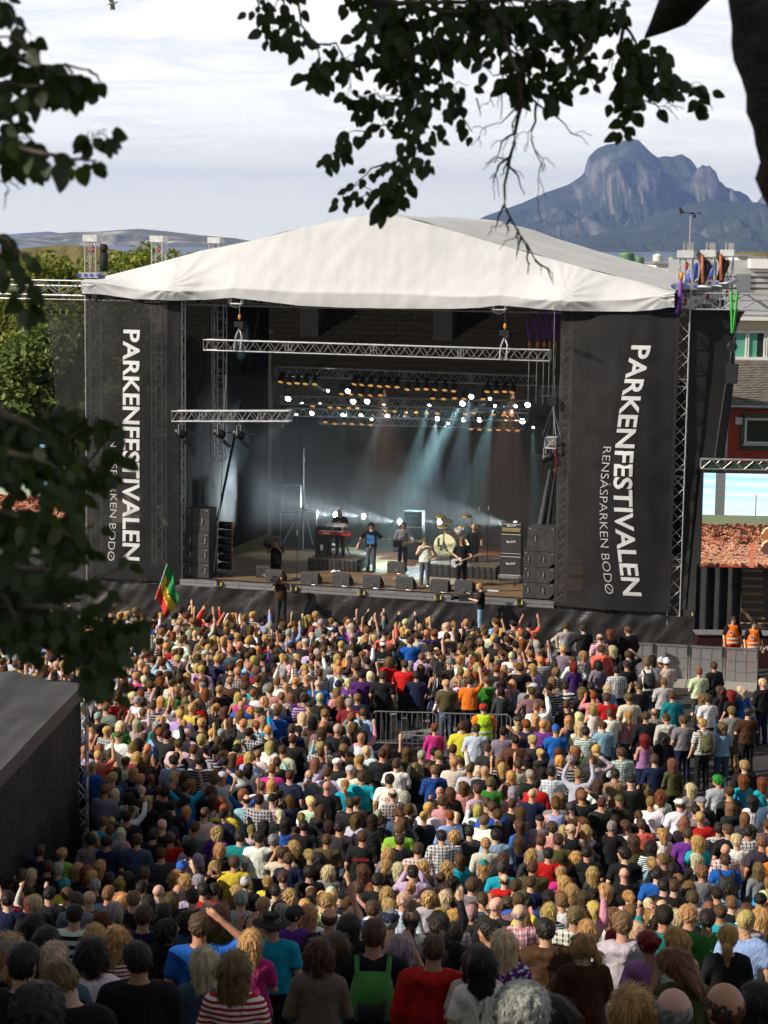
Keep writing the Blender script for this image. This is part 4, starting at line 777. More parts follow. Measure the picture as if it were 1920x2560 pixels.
s,k=fl(1183,1478); t=sth('water_bottle',s,k,SZ+0.012,'clear water bottle beside the rightmost wedge monitor','bottle'); mb=MB(); mb.lathe([(0.035,0),(0.037,0.16),(0.015,0.21),(0.015,0.22)],n=10); part('bottle',mb,mat('pet',(0.7,0.8,0.85),0.2,0,0),t,True); mb=MB(); mb.lathe([(0.018,0.22),(0.018,0.24)],n=8); part('cap',mb,BLUEP,t)
cb_=sth('floor_cable',3.5,0.9,SZ+0.015,'black cables snaking over the stage floor','cable'); mb=MB(); mb.tube([(-0.3,0.2,0),(0.4,0.5,0),(1.2,0.3,0),(1.9,0.7,0),(2.6,0.6,0)],0.014,4); mb.tube([(-8,0.8,0),(-7,0.3,0),(-6,0.6,0),(-4.5,0.2,0)],0.014,4); part('cable',mb,DKW,cb_)
# subs below the stage edge
def sub(u,v,w,h,label):
    p=at_z(u,v,0); mb=MB(); t=thing('subwoofer',(p.x,p.y,0),label,'loudspeaker','black bass speakers in front of the stage',-TH)
    mb.box((0,0.3,h/2),(w,0.7,h)); part('cabinet',mb,SPK,t); mb=MB(); mb.box((0,-0.06,h/2),(w*0.92,0.02,h*0.9)); part('grille',mb,GRL,t); mb=MB(); mb.grid(lambda i,j:(-w/2-0.02+(w+0.04)*i,-0.1+0.78*j,h+0.02+0.02*noise.noise((i*3+u,j*3,1))),8,6); part('plastic_cover',mb,mat('glossy_plastic',(0.03,0.03,0.03),0.2,0,0,bump=0.02,bscale=8,spec=0.8),t,True)
for u,v,w,h,lb in ((546,1545,0.5,1.05,'narrow black bass speaker under the left of the stage edge'),(900,1568,0.72,0.98,'bass speaker with a cover under the middle of the stage edge'),(1293,1590,0.5,1.02,'narrow bass speaker under the right end of the stage front')): sub(u,v,w,h,lb)
for u,v,lb in ((1470,1602,'first of four black bass speakers below the right banner'),(1530,1607,'second of four black bass speakers below the right banner'),(1604,1611,'third of four black bass speakers, crumpled foil on top'),(1668,1616,'last of four black bass speakers below the right banner')): sub(u,v,0.78,0.95,lb)
# ---------------------------------------------------------------- people: smooth implicit bodies, meshed here
class Field:
    def __init__(s,lo,hi,h):
        s.h=h; s.lo=np.array(lo,float); s.n=np.ceil((np.array(hi)-s.lo)/h).astype(int)+1; s.F=np.full(s.n,1.0,np.float32)
        s.ax=[s.lo[i]+h*np.arange(s.n[i]) for i in range(3)]
    def sub(s,lo,hi):
        i0=np.maximum(0,np.floor((np.array(lo)-s.lo)/s.h).astype(int)); i1=np.minimum(s.n,np.ceil((np.array(hi)-s.lo)/s.h).astype(int)+1)
        if (i1<=i0).any(): return None
        sl=tuple(slice(a,b) for a,b in zip(i0,i1)); return sl,s.ax[0][sl[0]][:,None,None],s.ax[1][sl[1]][None,:,None],s.ax[2][sl[2]][None,None,:]
    def put(s,sl,d,k):
        F=s.F[sl]; 
        if k>0: t=np.clip(0.5+0.5*(d-F)/k,0,1); s.F[sl]=d*(1-t)+F*t-k*t*(1-t)
        else: s.F[sl]=np.minimum(F,d)
    def cone(s,a,b,ra,rb,k=0.03,sq=1.0):
        a=np.array(a,float); b=np.array(b,float); m=max(ra,rb)+k+2*s.h; r=s.sub(np.minimum(a,b)-m,np.maximum(a,b)+m)
        if r is None: return s
        sl,X,Y,Z=r; q=1/sq; d=b-a; d2=d.copy(); d2[1]*=q; L2=max(1e-9,(d2**2).sum()); px=X-a[0]; py=(Y-a[1])*q; pz=Z-a[2]
        t=np.clip((px*d2[0]+py*d2[1]+pz*d2[2])/L2,0,1); D=np.sqrt((px-t*d2[0])**2+(py-t*d2[1])**2+(pz-t*d2[2])**2)-(ra+(rb-ra)*t)
        s.put(sl,(D*(0.5+0.5*sq)).astype(np.float32),k); return s
    def ell(s,c,r,k=0.02,Rm=None):
        c=np.array(c,float); m=max(r)+k+2*s.h; q=s.sub(c-m,c+m)
        if q is None: return s
        sl,X,Y,Z=q; x,y,z=X-c[0],Y-c[1],Z-c[2]
        if Rm is not None: x,y,z=(Rm[0][0]*x+Rm[1][0]*y+Rm[2][0]*z,Rm[0][1]*x+Rm[1][1]*y+Rm[2][1]*z,Rm[0][2]*x+Rm[1][2]*y+Rm[2][2]*z)
        D=(np.sqrt((x/r[0])**2+(y/r[1])**2+(z/r[2])**2)-1)*min(r); s.put(sl,D.astype(np.float32),k); return s
    def cut(s,n,c):    # keep n.p<c
        P=s.ax[0][:,None,None]*n[0]+s.ax[1][None,:,None]*n[1]+s.ax[2][None,None,:]*n[2]-c; s.F=np.maximum(s.F,P.astype(np.float32)); return s
    def noise(s,A,f,ph=0.0):
        X=s.ax[0][:,None,None];Y=s.ax[1][None,:,None];Z=s.ax[2][None,None,:]
        s.F=s.F+(A*(np.sin(f*X+2.3*np.sin(f*0.4*Z+ph)+ph)*np.sin(f*0.8*Z+1.7*np.sin(f*0.7*Y+ph*2))+0.6*np.sin(f*1.9*Y+f*1.1*Z+2*np.sin(f*1.3*X)))).astype(np.float32); return s
    def net(s):
        F=s.F; ins=F<0; C=[(i,j,k) for i in (0,1) for j in (0,1) for k in (0,1)]
        nx,ny,nz=F.shape; sh=(slice(0,nx-1),slice(0,ny-1),slice(0,nz-1))
        cnt=np.zeros((nx-1,ny-1,nz-1),np.int8)
        for (i,j,k) in C: cnt+=ins[i:nx-1+i,j:ny-1+j,k:nz-1+k]
        mix=(cnt>0)&(cnt<8); I,J,K=np.nonzero(mix); n=len(I); acc=np.zeros((n,3)); w=np.zeros(n)
        v={c:F[I+c[0],J+c[1],K+c[2]] for c in C}
        for c in C:
            for ax in range(3):
                if c[ax]==0:
                    d=list(c); d[ax]=1; d=tuple(d); a,b=v[c],v[d]; m=(a<0)!=(b<0); t=np.where(m,a/np.where(m,a-b,1),0)
                    for q in range(3): acc[:,q]+=np.where(m,(c[q]+(t if q==ax else 0)),0)
                    w+=m
        P=(np.stack([I,J,K],1)+acc/w[:,None])*s.h+s.lo
        idx=np.full(mix.shape,-1,np.int32); idx[I,J,K]=np.arange(n); Q=[]
        for ax in range(3):
            o=[1,1,1]; o[ax]=0; A=ins[tuple(slice(o[q],F.shape[q]-1) for q in range(3))]; o2=list(o); o2[ax]=1
            B=ins[tuple(slice(o2[q],F.shape[q]-1+(1 if q==ax else 0)) for q in range(3))]
            A=A[tuple(slice(0,B.shape[q]) for q in range(3))]
            for sg in (0,1):
                m=(A&~B) if sg==0 else (~A&B); i=np.stack(np.nonzero(m),1)+np.array(o)
                b,c=[q for q in range(3) if q!=ax]; e=np.eye(3,dtype=int); g=lambda t: idx[t[:,0],t[:,1],t[:,2]]
                q4=[g(i-e[b]-e[c]),g(i-e[c]),g(i),g(i-e[b])]
                if (sg==0)!=(ax==1): pass
                else: q4=q4[::-1]
                Q.append(np.stack(q4,1))
        Q=np.concatenate(Q); Q=Q[(Q>=0).all(1)]; return P,Q
def rotz(a): c,s_=math.cos(a),math.sin(a); return np.array([[c,-s_,0],[s_,c,0],[0,0,1]])
def rotx(a): c,s_=math.cos(a),math.sin(a); return np.array([[1,0,0],[0,c,-s_],[0,s_,c]])
NECK=np.array([0,0,1.53]); HEAD0=np.array([0,0.02,1.655])
POSE={  # elbow and wrist of (left arm, right arm) for x>0 mirrored; y forward
 'down':(((0.25,-0.03,1.13),(0.27,0.06,0.90)),((0.25,-0.03,1.13),(0.26,0.07,0.90))),
 'fwd':(((0.25,-0.01,1.14),(0.13,0.22,1.14)),((0.24,0.0,1.15),(0.12,0.23,1.22))),
 'cross':(((0.25,0.04,1.14),(-0.02,0.20,1.14)),((0.26,0.03,1.15),(0.0,0.22,1.19))),
 'hip':(((0.37,-0.09,1.17),(0.21,0.0,1.01)),((0.37,-0.09,1.17),(0.21,0.0,1.01))),
 'raise':(((0.25,-0.02,1.13),(0.2,0.15,0.98)),((0.29,0.10,1.60),(0.25,0.16,1.86))),
 'both':(((0.32,0.08,1.58),(0.22,0.16,1.84)),((0.30,0.10,1.60),(0.26,0.10,1.87))),
 'film':(((0.24,0.18,1.30),(0.11,0.28,1.56)),((0.24,0.18,1.30),(0.10,0.28,1.57))),
 'scratch':(((0.25,-0.03,1.13),(0.25,0.08,0.92)),((0.38,0.03,1.50),(0.17,0.06,1.70))),
 'mic':(((0.30,0.02,1.16),(0.24,0.27,1.12)),((0.25,0.12,1.20),(0.06,0.17,1.50))),
 'open':(((0.40,0.05,1.20),(0.60,0.15,1.22)),((0.36,0.02,1.17),(0.44,0.12,0.95))),
 'guitar':(((0.30,0.02,1.15),(0.34,0.27,1.12)),((0.27,0.0,1.14),(0.05,0.23,1.00))),
 'keys':(((0.26,0.08,1.16),(0.26,0.34,1.08)),((0.26,0.08,1.16),(0.22,0.34,1.08))),
 'cam':(((0.24,0.14,1.26),(0.10,0.33,1.50)),((0.26,0.10,1.28),(0.14,0.22,1.50))),
 'camlow':(((0.26,0.10,1.20),(0.12,0.42,1.26)),((0.26,0.08,1.20),(0.08,0.34,1.30))),
 'lean':(((0.30,0.14,1.20),(0.16,0.34,1.14)),((0.30,0.14,1.20),(0.14,0.34,1.14))),
}
def headR(yaw,pit): return rotz(yaw)@rotx(pit)
def hp(p,Rm): return Rm@(np.array(p)-NECK)+NECK
def arms(pose,sh):
    out=[]
    for q,(E,W) in enumerate(POSE[pose]):
        sx=-1 if q==0 else 1; f=sh/0.185; S_=np.array([sx*sh,0,1.405]); e=np.array([sx*E[0]*(0.3+0.7*f),E[1],E[2]]); w_=np.array([sx*W[0],W[1],W[2]]); out.append((S_,e,w_))
    return out
def hand(g,E,W,k=0.012,curl=0.3):
    d=W-E; d/=np.linalg.norm(d); l=np.cross(d,[0,1,0.2]); l/=max(1e-6,np.linalg.norm(l)); n=np.cross(l,d)
    p=W+d*0.085
    for t in (-0.024,0,0.024): g.cone(W+l*t*0.6,p+l*t,0.021,0.017,k)
    for t,ln in ((-0.030,0.055),(-0.010,0.072),(0.011,0.068),(0.031,0.05)):
        a=p+l*t; b=a+d*ln*0.55+n*0.006; c=b+d*ln*0.5*math.cos(curl)+n*ln*0.5*math.sin(curl)*1.4; g.cone(a,b,0.0115,0.0105,0.006); g.cone(b,c,0.0105,0.009,0.004)
    tb=W+d*0.02+l*0.026; g.cone(tb,tb+d*0.035+l*0.028+n*0.01,0.014,0.012,0.01); g.cone(tb+d*0.035+l*0.028+n*0.01,tb+d*0.07+l*0.03+n*0.02,0.012,0.009,0.004)
def dims(sex): return (0.192,0.172,0.146,0.132) if sex=='m' else (0.160,0.142,0.116,0.142)
def mk_body(sex,pose,yaw=0,pit=0,h=0.015,legs=True):
    sh,ch,wa,hi_=dims(sex); top=2.15 if pose in('raise','both') else 1.95; wx=0.75 if pose=='open' else 0.52
    g=Field((-wx,-0.28,-0.02),(wx,0.58,top),h); Rm=headR(yaw,pit)
    g.cone((0,0,0.98),(0,0,1.12),wa*1.0,wa*0.95,0.05,0.72); g.cone((0,0,1.12),(0,-0.005,1.33),wa*0.98,ch*0.93,0.05,0.66)
    g.cone((-sh+0.05,-0.005,1.405),(sh-0.05,-0.005,1.405),0.058,0.058,0.06)
    if sex=='f': g.ell((-0.065,0.075,1.27),(0.062,0.06,0.065),0.03); g.ell((0.065,0.075,1.27),(0.062,0.06,0.065),0.03)
    g.cone((-0.06,0,0.93),(0.06,0,0.93),hi_*0.85,hi_*0.85,0.05,0.85)
    for S_,E,W in arms(pose,sh):
        r=0.052 if sex=='m' else 0.041; g.cone(S_,E,r,r*0.78,0.04); g.cone(E,W,r*0.80,r*0.55,0.015); hand(g,E,W,curl=0.9 if pose in('mic','guitar','cam','camlow') else 0.3)
    if legs:
        for sx in (-1,1):
            g.cone((sx*0.085,0,0.88),(sx*0.10,0.02,0.5),0.088,0.056,0.03); g.cone((sx*0.10,0.02,0.5),(sx*0.115,-0.01,0.10),0.055,0.037,0.02); g.cone((sx*0.115,-0.02,0.045),(sx*0.13,0.16,0.03),0.042,0.03,0.02)
    nr=0.056 if sex=='m' else 0.046
    g.cone((0,-0.02,1.42),tuple(hp((0,0.0,1.59),Rm)),nr*1.1,nr,0.03)
    e=lambda c,r,k=0.015: g.ell(hp(c,Rm),r,k,Rm)
    e((0,0.012,1.675),(0.077,0.098,0.098)); e((0,0.045,1.615),(0.060,0.062,0.078),0.03); e((0,0.085,1.572),(0.026,0.022,0.02),0.025)
    e((0,0.104,1.668),(0.030,0.014,0.012),0.02); e((0,0.118,1.642),(0.012,0.018,0.022),0.012); e((0,0.123,1.629),(0.016,0.012,0.010),0.01)
    e((0,0.104,1.597),(0.024,0.010,0.007),0.008); e((0,0.102,1.586),(0.020,0.010,0.007),0.008)
    for sx in (-1,1): e((sx*0.079,-0.002,1.645),(0.010,0.019,0.031),0.006); e((sx*0.045,0.085,1.63),(0.022,0.02,0.02),0.02)
    P,Q=g.net(); return P,Q
def mk_top(sex,pose,kind,h=0.017,seed=0):
    sh,ch,wa,hi_=dims(sex); o={'tee':0.020,'tank':0.016,'sweat':0.022,'jacket':0.034,'hood':0.032,'vest':0.035}[kind]; top=2.1 if pose in('raise','both') else 1.75; wx=0.75 if pose=='open' else 0.52
    g=Field((-wx,-0.30,0.72),(wx,0.58,top),h); hemz={'tee':0.90,'tank':0.90,'sweat':0.88,'jacket':0.84,'hood':0.86,'vest':0.86}[kind]
    wl=wa+0.012 if sex=='m' else wa+0.01
    ha=hi_*0.85+0.028; g.cone((-0.06,0,hemz-0.03),(-0.035,0,1.13),ha+o*0.5,wl-0.03+o,0.05,0.80); g.cone((0.06,0,hemz-0.03),(0.035,0,1.13),ha+o*0.5,wl-0.03+o,0.05,0.80); g.cone((0,0,1.12),(0,-0.005,1.33),wl+o,ch+o*0.6,0.05,0.70)
    g.cone((-sh+0.05,-0.005,1.402),(sh-0.05,-0.005,1.402),0.058+o*0.8,0.058+o*0.8,0.06)
    if sex=='f': g.ell((-0.065,0.075,1.27),(0.07,0.068,0.072),0.03); g.ell((0.065,0.075,1.27),(0.07,0.068,0.072),0.03)
    r=0.052 if sex=='m' else 0.041
    if kind not in('tank','vest'):
        for S_,E,W in arms(pose,sh):
            if kind=='tee': M=S_+(E-S_)*0.66; g.cone(S_,M,r+o*0.6,r+o*0.75,0.035)
            else: g.cone(S_,E,r+o*0.55,r*0.82+o*0.7,0.035); g.cone(E,W-(W-E)*0.04,r*0.84+o*0.6,r*0.60+o*0.6,0.02)
    if kind in('hood',): g.cone((-0.07,-0.10,1.44),(0.07,-0.10,1.44),0.055,0.055,0.04); g.cone((0,-0.13,1.42),(0,-0.14,1.34),0.06,0.03,0.04)
    if kind=='jacket': g.cone((-0.05,-0.045,1.47),(0.05,-0.045,1.47),0.045,0.045,0.03)
    if kind in('tank',):
        g.F=np.maximum(g.F,0)*0+g.F
    g.noise(0.0030,17,seed); g.noise(0.0016,34,seed+1)
    # neck opening
    Z=g.ax[2][None,None,:]; X=g.ax[0][:,None,None]; Y=g.ax[1][None,:,None]
    hole=0.074-np.sqrt(X**2+(Y-0.01)**2)+np.zeros_like(Z); hole=np.where(Z>1.40,hole,-1); g.F=np.maximum(g.F,hole.astype(np.float32))
    if kind in('tank','vest'):
        for sx in (-1,1): a=0.115-np.sqrt((X-sx*(sh+0.05))**2+(Z-1.41)**2)+0*Y; g.F=np.maximum(g.F,a.astype(np.float32))
    g.cut((0,0,-1),-hemz); g.cut((0,0,1),1.50 if pose not in('raise','both','scratch','film') else 9)
    if pose in('raise','both','scratch','film'):
        nk=0.09-np.sqrt(X**2+(Y)**2)+np.zeros_like(Z); g.F=np.maximum(g.F,np.where(Z>1.48,nk,-1).astype(np.float32))
    return g.net()
def mk_legs(sex,kind='long',h=0.02):
    sh,ch,wa,hi_=dims(sex); g=Field((-0.32,-0.24,0.0),(0.32,0.26,1.08),h); o=0.018
    if kind=='skirt': g.cone((0,0,0.45),(0,0,1.0),0.20,0.13,0.03,0.85); g.cut((0,0,-1),-0.5)
    else:
        g.cone((-0.058,0,0.92),(0.058,0,0.92),hi_*0.85+0.008,hi_*0.85+0.008,0.04,0.80)
        for sx in (-1,1):
            g.cone((sx*0.085,0,0.88),(sx*0.10,0.02,0.5),0.10,0.072,0.03)
            if kind=='long': g.cone((sx*0.10,0.02,0.5),(sx*0.115,-0.01,0.09),0.072,0.062,0.02)
            else: g.cone((sx*0.10,0.02,0.5),(sx*0.105,0.02,0.42),0.078,0.08,0.02)
        g.noise(0.004,24,1); g.cut((0,0,-1),-0.06)
    g.cut((0,0,1),1.0); return g.net()
def mk_shoes(sex,h=0.014):
    g=Field((-0.24,-0.12,-0.02),(0.24,0.24,0.16),h)
    for sx in (-1,1): g.cone((sx*0.115,-0.03,0.04),(sx*0.13,0.17,0.028),0.052,0.044,0.02); g.cone((sx*0.115,-0.02,0.05),(sx*0.113,-0.02,0.10),0.052,0.05,0.02)
    g.cut((0,0,-1),0.0); return g.net()
def mk_hair(style,h=0.0105):
    # head-centred space, face towards +y
    g=Field((-0.21,-0.27,-0.52),(0.21,0.21,0.24),h); low=-0.088; pn=(0,0.78,-0.62); pc=0.040; amp=0.0; fr=60
    if style in('short','thin','spiky','curlyshort'):
        e=0.004 if style!='thin' else 0.0
        g.ell((0,-0.006,0.014),(0.0795+e,0.100+e,0.102+e),0.01); g.ell((0,0.03,0.055),(0.07,0.07,0.06),0.03); low=-0.095; amp=0.0028; fr=80
        if style=='spiky': amp=0.005; fr=55
        if style=='curlyshort': g.ell((0,-0.01,0.025),(0.089,0.106,0.107),0.02); amp=0.005; fr=70
    elif style=='fringe': g.ell((0,-0.006,0.008),(0.079,0.098,0.098),0.01); g.cut((0,0,1),0.045); low=-0.08; amp=0.003; fr=80
    elif style in('long','longwavy','midlong','longstraight'):
        Ln={'long':0.34,'longwavy':0.36,'midlong':0.24,'longstraight':0.42}[style]; wv=0.012 if style=='longwavy' else 0.0
        g.ell((0,-0.010,0.010),(0.084,0.103,0.106),0.01); g.ell((0,0.02,0.04),(0.072,0.080,0.068),0.03)
        g.cone((-0.045,-0.055,0.0),(-0.055,-0.075,-Ln),0.062,0.030,0.03,0.85); g.cone((0.045,-0.055,0.0),(0.05,-0.080,-Ln*0.93),0.062,0.030,0.03,0.85); g.cone((0,-0.065,0.0),(0.0,-0.095,-Ln*1.03),0.07,0.034,0.03,0.8)
        g.cone((-0.076,0.0,0.02),(-0.082,-0.01,-Ln*0.62),0.020,0.018,0.03); g.cone((0.076,0.0,0.02),(0.082,-0.01,-Ln*0.55),0.020,0.018,0.03)
        low=-0.5; pn=(0,1,-0.30); pc=0.058; amp=0.003 if not wv else 0.007; fr=60 if not wv else 38
    elif style in('pony','ponylow','bun'):
        g.ell((0,-0.006,0.014),(0.082,0.101,0.104),0.01); pc=0.036; amp=0.0015
        if style=='pony': g.cone((0,-0.095,0.05),(0,-0.15,0.03),0.030,0.038,0.02); g.cone((0,-0.15,0.03),(0.01,-0.155,-0.12),0.040,0.034,0.02); g.cone((0.01,-0.155,-0.12),(0.0,-0.125,-0.26),0.034,0.008,0.02); low=-0.5; pn=(0,0.78,-0.62)
        elif style=='ponylow': g.cone((0,-0.095,-0.03),(0,-0.125,-0.07),0.026,0.034,0.02); g.cone((0,-0.125,-0.07),(0.015,-0.12,-0.30),0.036,0.010,0.02); low=-0.5
        else: g.ell((0,-0.105,0.055),(0.05,0.045,0.045),0.012); low=-0.09; amp=0.004
    elif style in('bob','curly'):
        g.ell((0,-0.012,0.004),(0.093,0.108,0.110),0.01); g.cone((-0.07,-0.02,-0.02),(-0.078,-0.02,-0.10),0.04,0.035,0.03); g.cone((0.07,-0.02,-0.02),(0.078,-0.02,-0.10),0.04,0.035,0.03); g.cone((0,-0.06,-0.02),(0,-0.065,-0.12),0.06,0.05,0.03); low=-0.145; pn=(0,1,-0.35); pc=0.060; amp=0.004
        if style=='curly': g.ell((0,-0.02,0.0),(0.106,0.118,0.122),0.02); low=-0.16; amp=0.008; fr=48
    elif style=='hoodup': g.ell((0,-0.015,0.0),(0.112,0.125,0.135),0.02); g.cone((0,-0.05,-0.05),(0,-0.07,-0.16),0.09,0.11,0.04); low=-0.24; pn=(0,1,-0.1); pc=0.07; amp=0.004; fr=25
    elif style=='beanie': g.ell((0,-0.010,0.035),(0.090,0.108,0.100),0.02); g.cone((0,-0.03,0.09),(0,-0.055,0.13),0.06,0.03,0.03); low=-0.015; pn=(0,0.3,-1); pc=0.0; amp=0.002; fr=90
    elif style=='cap':
        g.ell((0,-0.004,0.040),(0.088,0.106,0.078),0.01); low=-0.005; pn=(0,0,-1); pc=0.0; g.cut((0,0,-1),-0.012); g.cone((-0.035,0.10,0.022),(0.035,0.10,0.022),0.045,0.045,0.01,1.0); pn=None
        Z=g.ax[2][None,None,:]; Y=g.ax[1][None,:,None]; X=g.ax[0][:,None,None]; slab=np.maximum(np.abs(Z-0.018+0.25*(Y-0.1))-0.008,0)+np.where(Y<0.095,-1.0,0.0)+0*X; g.F=np.maximum(g.F,np.where(Y>0.095,np.abs(Z-0.018+0.25*(Y-0.1))-0.007,-1).astype(np.float32)+0*X.astype(np.float32))
    elif style=='hat':
        g.ell((0,0,0.02),(0.15,0.165,0.016),0.004); g.cone((0,0,0.03),(0,0,0.115),0.088,0.078,0.01,1.0); g.cut((0,0,1),0.125); low=-0.01; pn=None
    g.F=g.F-np.float32(0.0035)
    if pn is not None: g.cut(pn,pc) if style!='beanie' else g.cut((0,0.25,-1),0.0)
    g.cut((0,0,-1),-low); g.F=np.maximum(g.F,-1)
    if style in('cap','hat','beanie'): P,Q=g.net(); return P,Q
    P,Q=g.net(); ph=np.arctan2(P[:,0],P[:,1]); rr=np.linalg.norm(P,axis=1)+1e-6; nz_=P/rr[:,None]; nz_[:,2]*=0.3
    w_=amp*(np.sin(ph*fr/6+np.sin(P[:,2]*fr*0.9)*1.6)+0.7*np.sin(ph*fr/2.7+P[:,2]*fr*0.6+1)) + amp*0.6*np.sin(P[:,2]*fr*2+ph*9)
    P=P+nz_*w_[:,None]
    if 'long' in style or style in('midlong','bob'):  # uneven hem
        m=P[:,2]<-0.12; P[m,2]+=0.02*np.sin(P[m,0]*95+np.sin(P[m,0]*40))*np.clip((-0.12-P[m,2])*6,0,1)
    return P,Q
# materials for people
def m_cloth(name,kind):
    mt=bpy.data.materials.new(name); mt.use_nodes=True; nt=mt.node_tree; b=nt.nodes['Principled BSDF']; b.inputs['Roughness'].default_value=0.85; b.inputs['Specular IOR Level'].default_value=0.15
    oi=N(nt,'ShaderNodeObjectInfo'); tc=N(nt,'ShaderNodeTexCoord'); at=N(nt,'ShaderNodeAttribute',attribute_type='OBJECT',attribute_name='c2')
    n=N(nt,'ShaderNodeTexNoise',i_Scale=7.0,i_Detail=6.0,i_Roughness=0.65); L(nt,tc.outputs['Object'],n.inputs['Vector'])
    r=ramp(nt,[(0.3,0.82),(0.7,1.12)]); L(nt,n.outputs[0],r.inputs[0])
    base=oi.outputs['Color']
    def wave(dirn,sc,th,src):
        w_=N(nt,'ShaderNodeTexWave',wave_type='BANDS',bands_direction=dirn,i_Scale=sc,i_Distortion=0.6,i_Detail=1.0); L(nt,tc.outputs['Object'],w_.inputs['Vector']); s_=ramp(nt,[(th,0),(th+0.04,1)],'LINEAR'); L(nt,w_.outputs[0],s_.inputs[0]); return s_.outputs[0]
    def mixc(f,a,b2,bt='MIX'):
        m_=N(nt,'ShaderNodeMix',data_type='RGBA',blend_type=bt)
        if hasattr(f,'links'): L(nt,f,m_.inputs[0])
        else: m_.inputs[0].default_value=f
        L(nt,a,m_.inputs[6])
        if isinstance(b2,tuple): m_.inputs[7].default_value=b2
        else: L(nt,b2,m_.inputs[7])
        return m_.outputs[2]
    if kind=='stripe': base=mixc(wave('Z',8.0,0.5,0),base,at.outputs[0])
    if kind=='bigstripe': base=mixc(wave('Z',3.0,0.55,0),base,at.outputs[0])
    if kind=='vstripe': base=mixc(wave('X',16.0,0.6,0),base,at.outputs[0])
    if kind=='plaid': c2m=mixc(0.45,base,at.outputs[0]); b0=base; base=mixc(wave('X',5.0,0.62,0),base,c2m); base=mixc(wave('Z',5.0,0.62,0),base,mixc(0.5,base,at.outputs[0])); base=mixc(wave('X',10.0,0.9,0),base,at.outputs[0]) 
    if kind=='floral':
        vo=N(nt,'ShaderNodeTexVoronoi',i_Scale=28.0); L(nt,tc.outputs['Object'],vo.inputs['Vector']); s_=ramp(nt,[(0.35,1),(0.42,0)]); L(nt,vo.outputs[0],s_.inputs[0]); base=mixc(s_.outputs[0],base,at.outputs[0])
    if kind=='patch':
        vo=N(nt,'ShaderNodeTexNoise',i_Scale=9.0,i_Detail=3.0,i_Distortion=1.0); L(nt,tc.outputs['Object'],vo.inputs['Vector']); s_=ramp(nt,[(0.5,0),(0.55,1)]); L(nt,vo.outputs[0],s_.inputs[0]); base=mixc(s_.outputs[0],base,at.outputs[0])
    L(nt,mixc(1.0,base,r.outputs[0],'MULTIPLY'),b.inputs['Base Color'])
    mp=N(nt,'ShaderNodeMapping'); mp.inputs['Scale'].default_value=(1.0,1.0,0.55); mp.inputs['Rotation'].default_value=(0.3,0.5,0); L(nt,tc.outputs['Object'],mp.inputs[0])
    n2=N(nt,'ShaderNodeTexNoise',i_Scale=9.0,i_Detail=3.0,i_Distortion=1.2); L(nt,mp.outputs[0],n2.inputs['Vector'])
    bp=N(nt,'ShaderNodeBump',i_Strength=0.9,i_Distance=0.030); L(nt,n2.outputs[0],bp.inputs['Height']); L(nt,bp.outputs[0],b.inputs['Normal'])
    return mt
CL={k:m_cloth('cloth_'+k,k) for k in('plain','stripe','bigstripe','vstripe','plaid','floral','patch')}
def m_hair():
    mt=bpy.data.materials.new('hair'); mt.use_nodes=True; nt=mt.node_tree; b=nt.nodes['Principled BSDF']; b.inputs['Roughness'].default_value=0.5; b.inputs['Specular IOR Level'].default_value=0.35
    oi=N(nt,'ShaderNodeObjectInfo'); tc=N(nt,'ShaderNodeTexCoord'); mp=N(nt,'ShaderNodeMapping'); mp.inputs['Scale'].default_value=(1,1,0.10); L(nt,tc.outputs['Object'],mp.inputs[0])
    n=N(nt,'ShaderNodeTexNoise',i_Scale=130.0,i_Detail=4.0,i_Roughness=0.7,i_Distortion=0.4); L(nt,mp.outputs[0],n.inputs['Vector'])
    n2=N(nt,'ShaderNodeTexNoise',i_Scale=22.0,i_Detail=2.0,i_Distortion=0.8); L(nt,mp.outputs[0],n2.inputs['Vector'])
    ad=N(nt,'ShaderNodeMath',operation='ADD'); L(nt,n.outputs[0],ad.inputs[0]); L(nt,n2.outputs[0],ad.inputs[1]); hf=N(nt,'ShaderNodeMath',operation='MULTIPLY'); L(nt,ad.outputs[0],hf.inputs[0]); hf.inputs[1].default_value=0.5
    r=ramp(nt,[(0.36,0.36),(0.5,0.9),(0.64,1.5)]); L(nt,hf.outputs[0],r.inputs[0])
    mx=N(nt,'ShaderNodeMix',data_type='RGBA',blend_type='MULTIPLY'); mx.inputs[0].default_value=1; L(nt,oi.outputs['Color'],mx.inputs[6]); L(nt,r.outputs[0],mx.inputs[7]); L(nt,mx.outputs[2],b.inputs['Base Color'])
    bp=N(nt,'ShaderNodeBump',i_Strength=1.0,i_Distance=0.009); L(nt,hf.outputs[0],bp.inputs['Height']); L(nt,bp.outputs[0],b.inputs['Normal']); return mt
HAIRM=m_hair(); SKINM=mat('skin',(1,1,1),0.5,0,0.10,9,objcol=True,spec=0.35); HATM=mat('hat_felt',(1,1,1),0.85,0,0.12,30,0.002,80,objcol=True)
MESHC={}
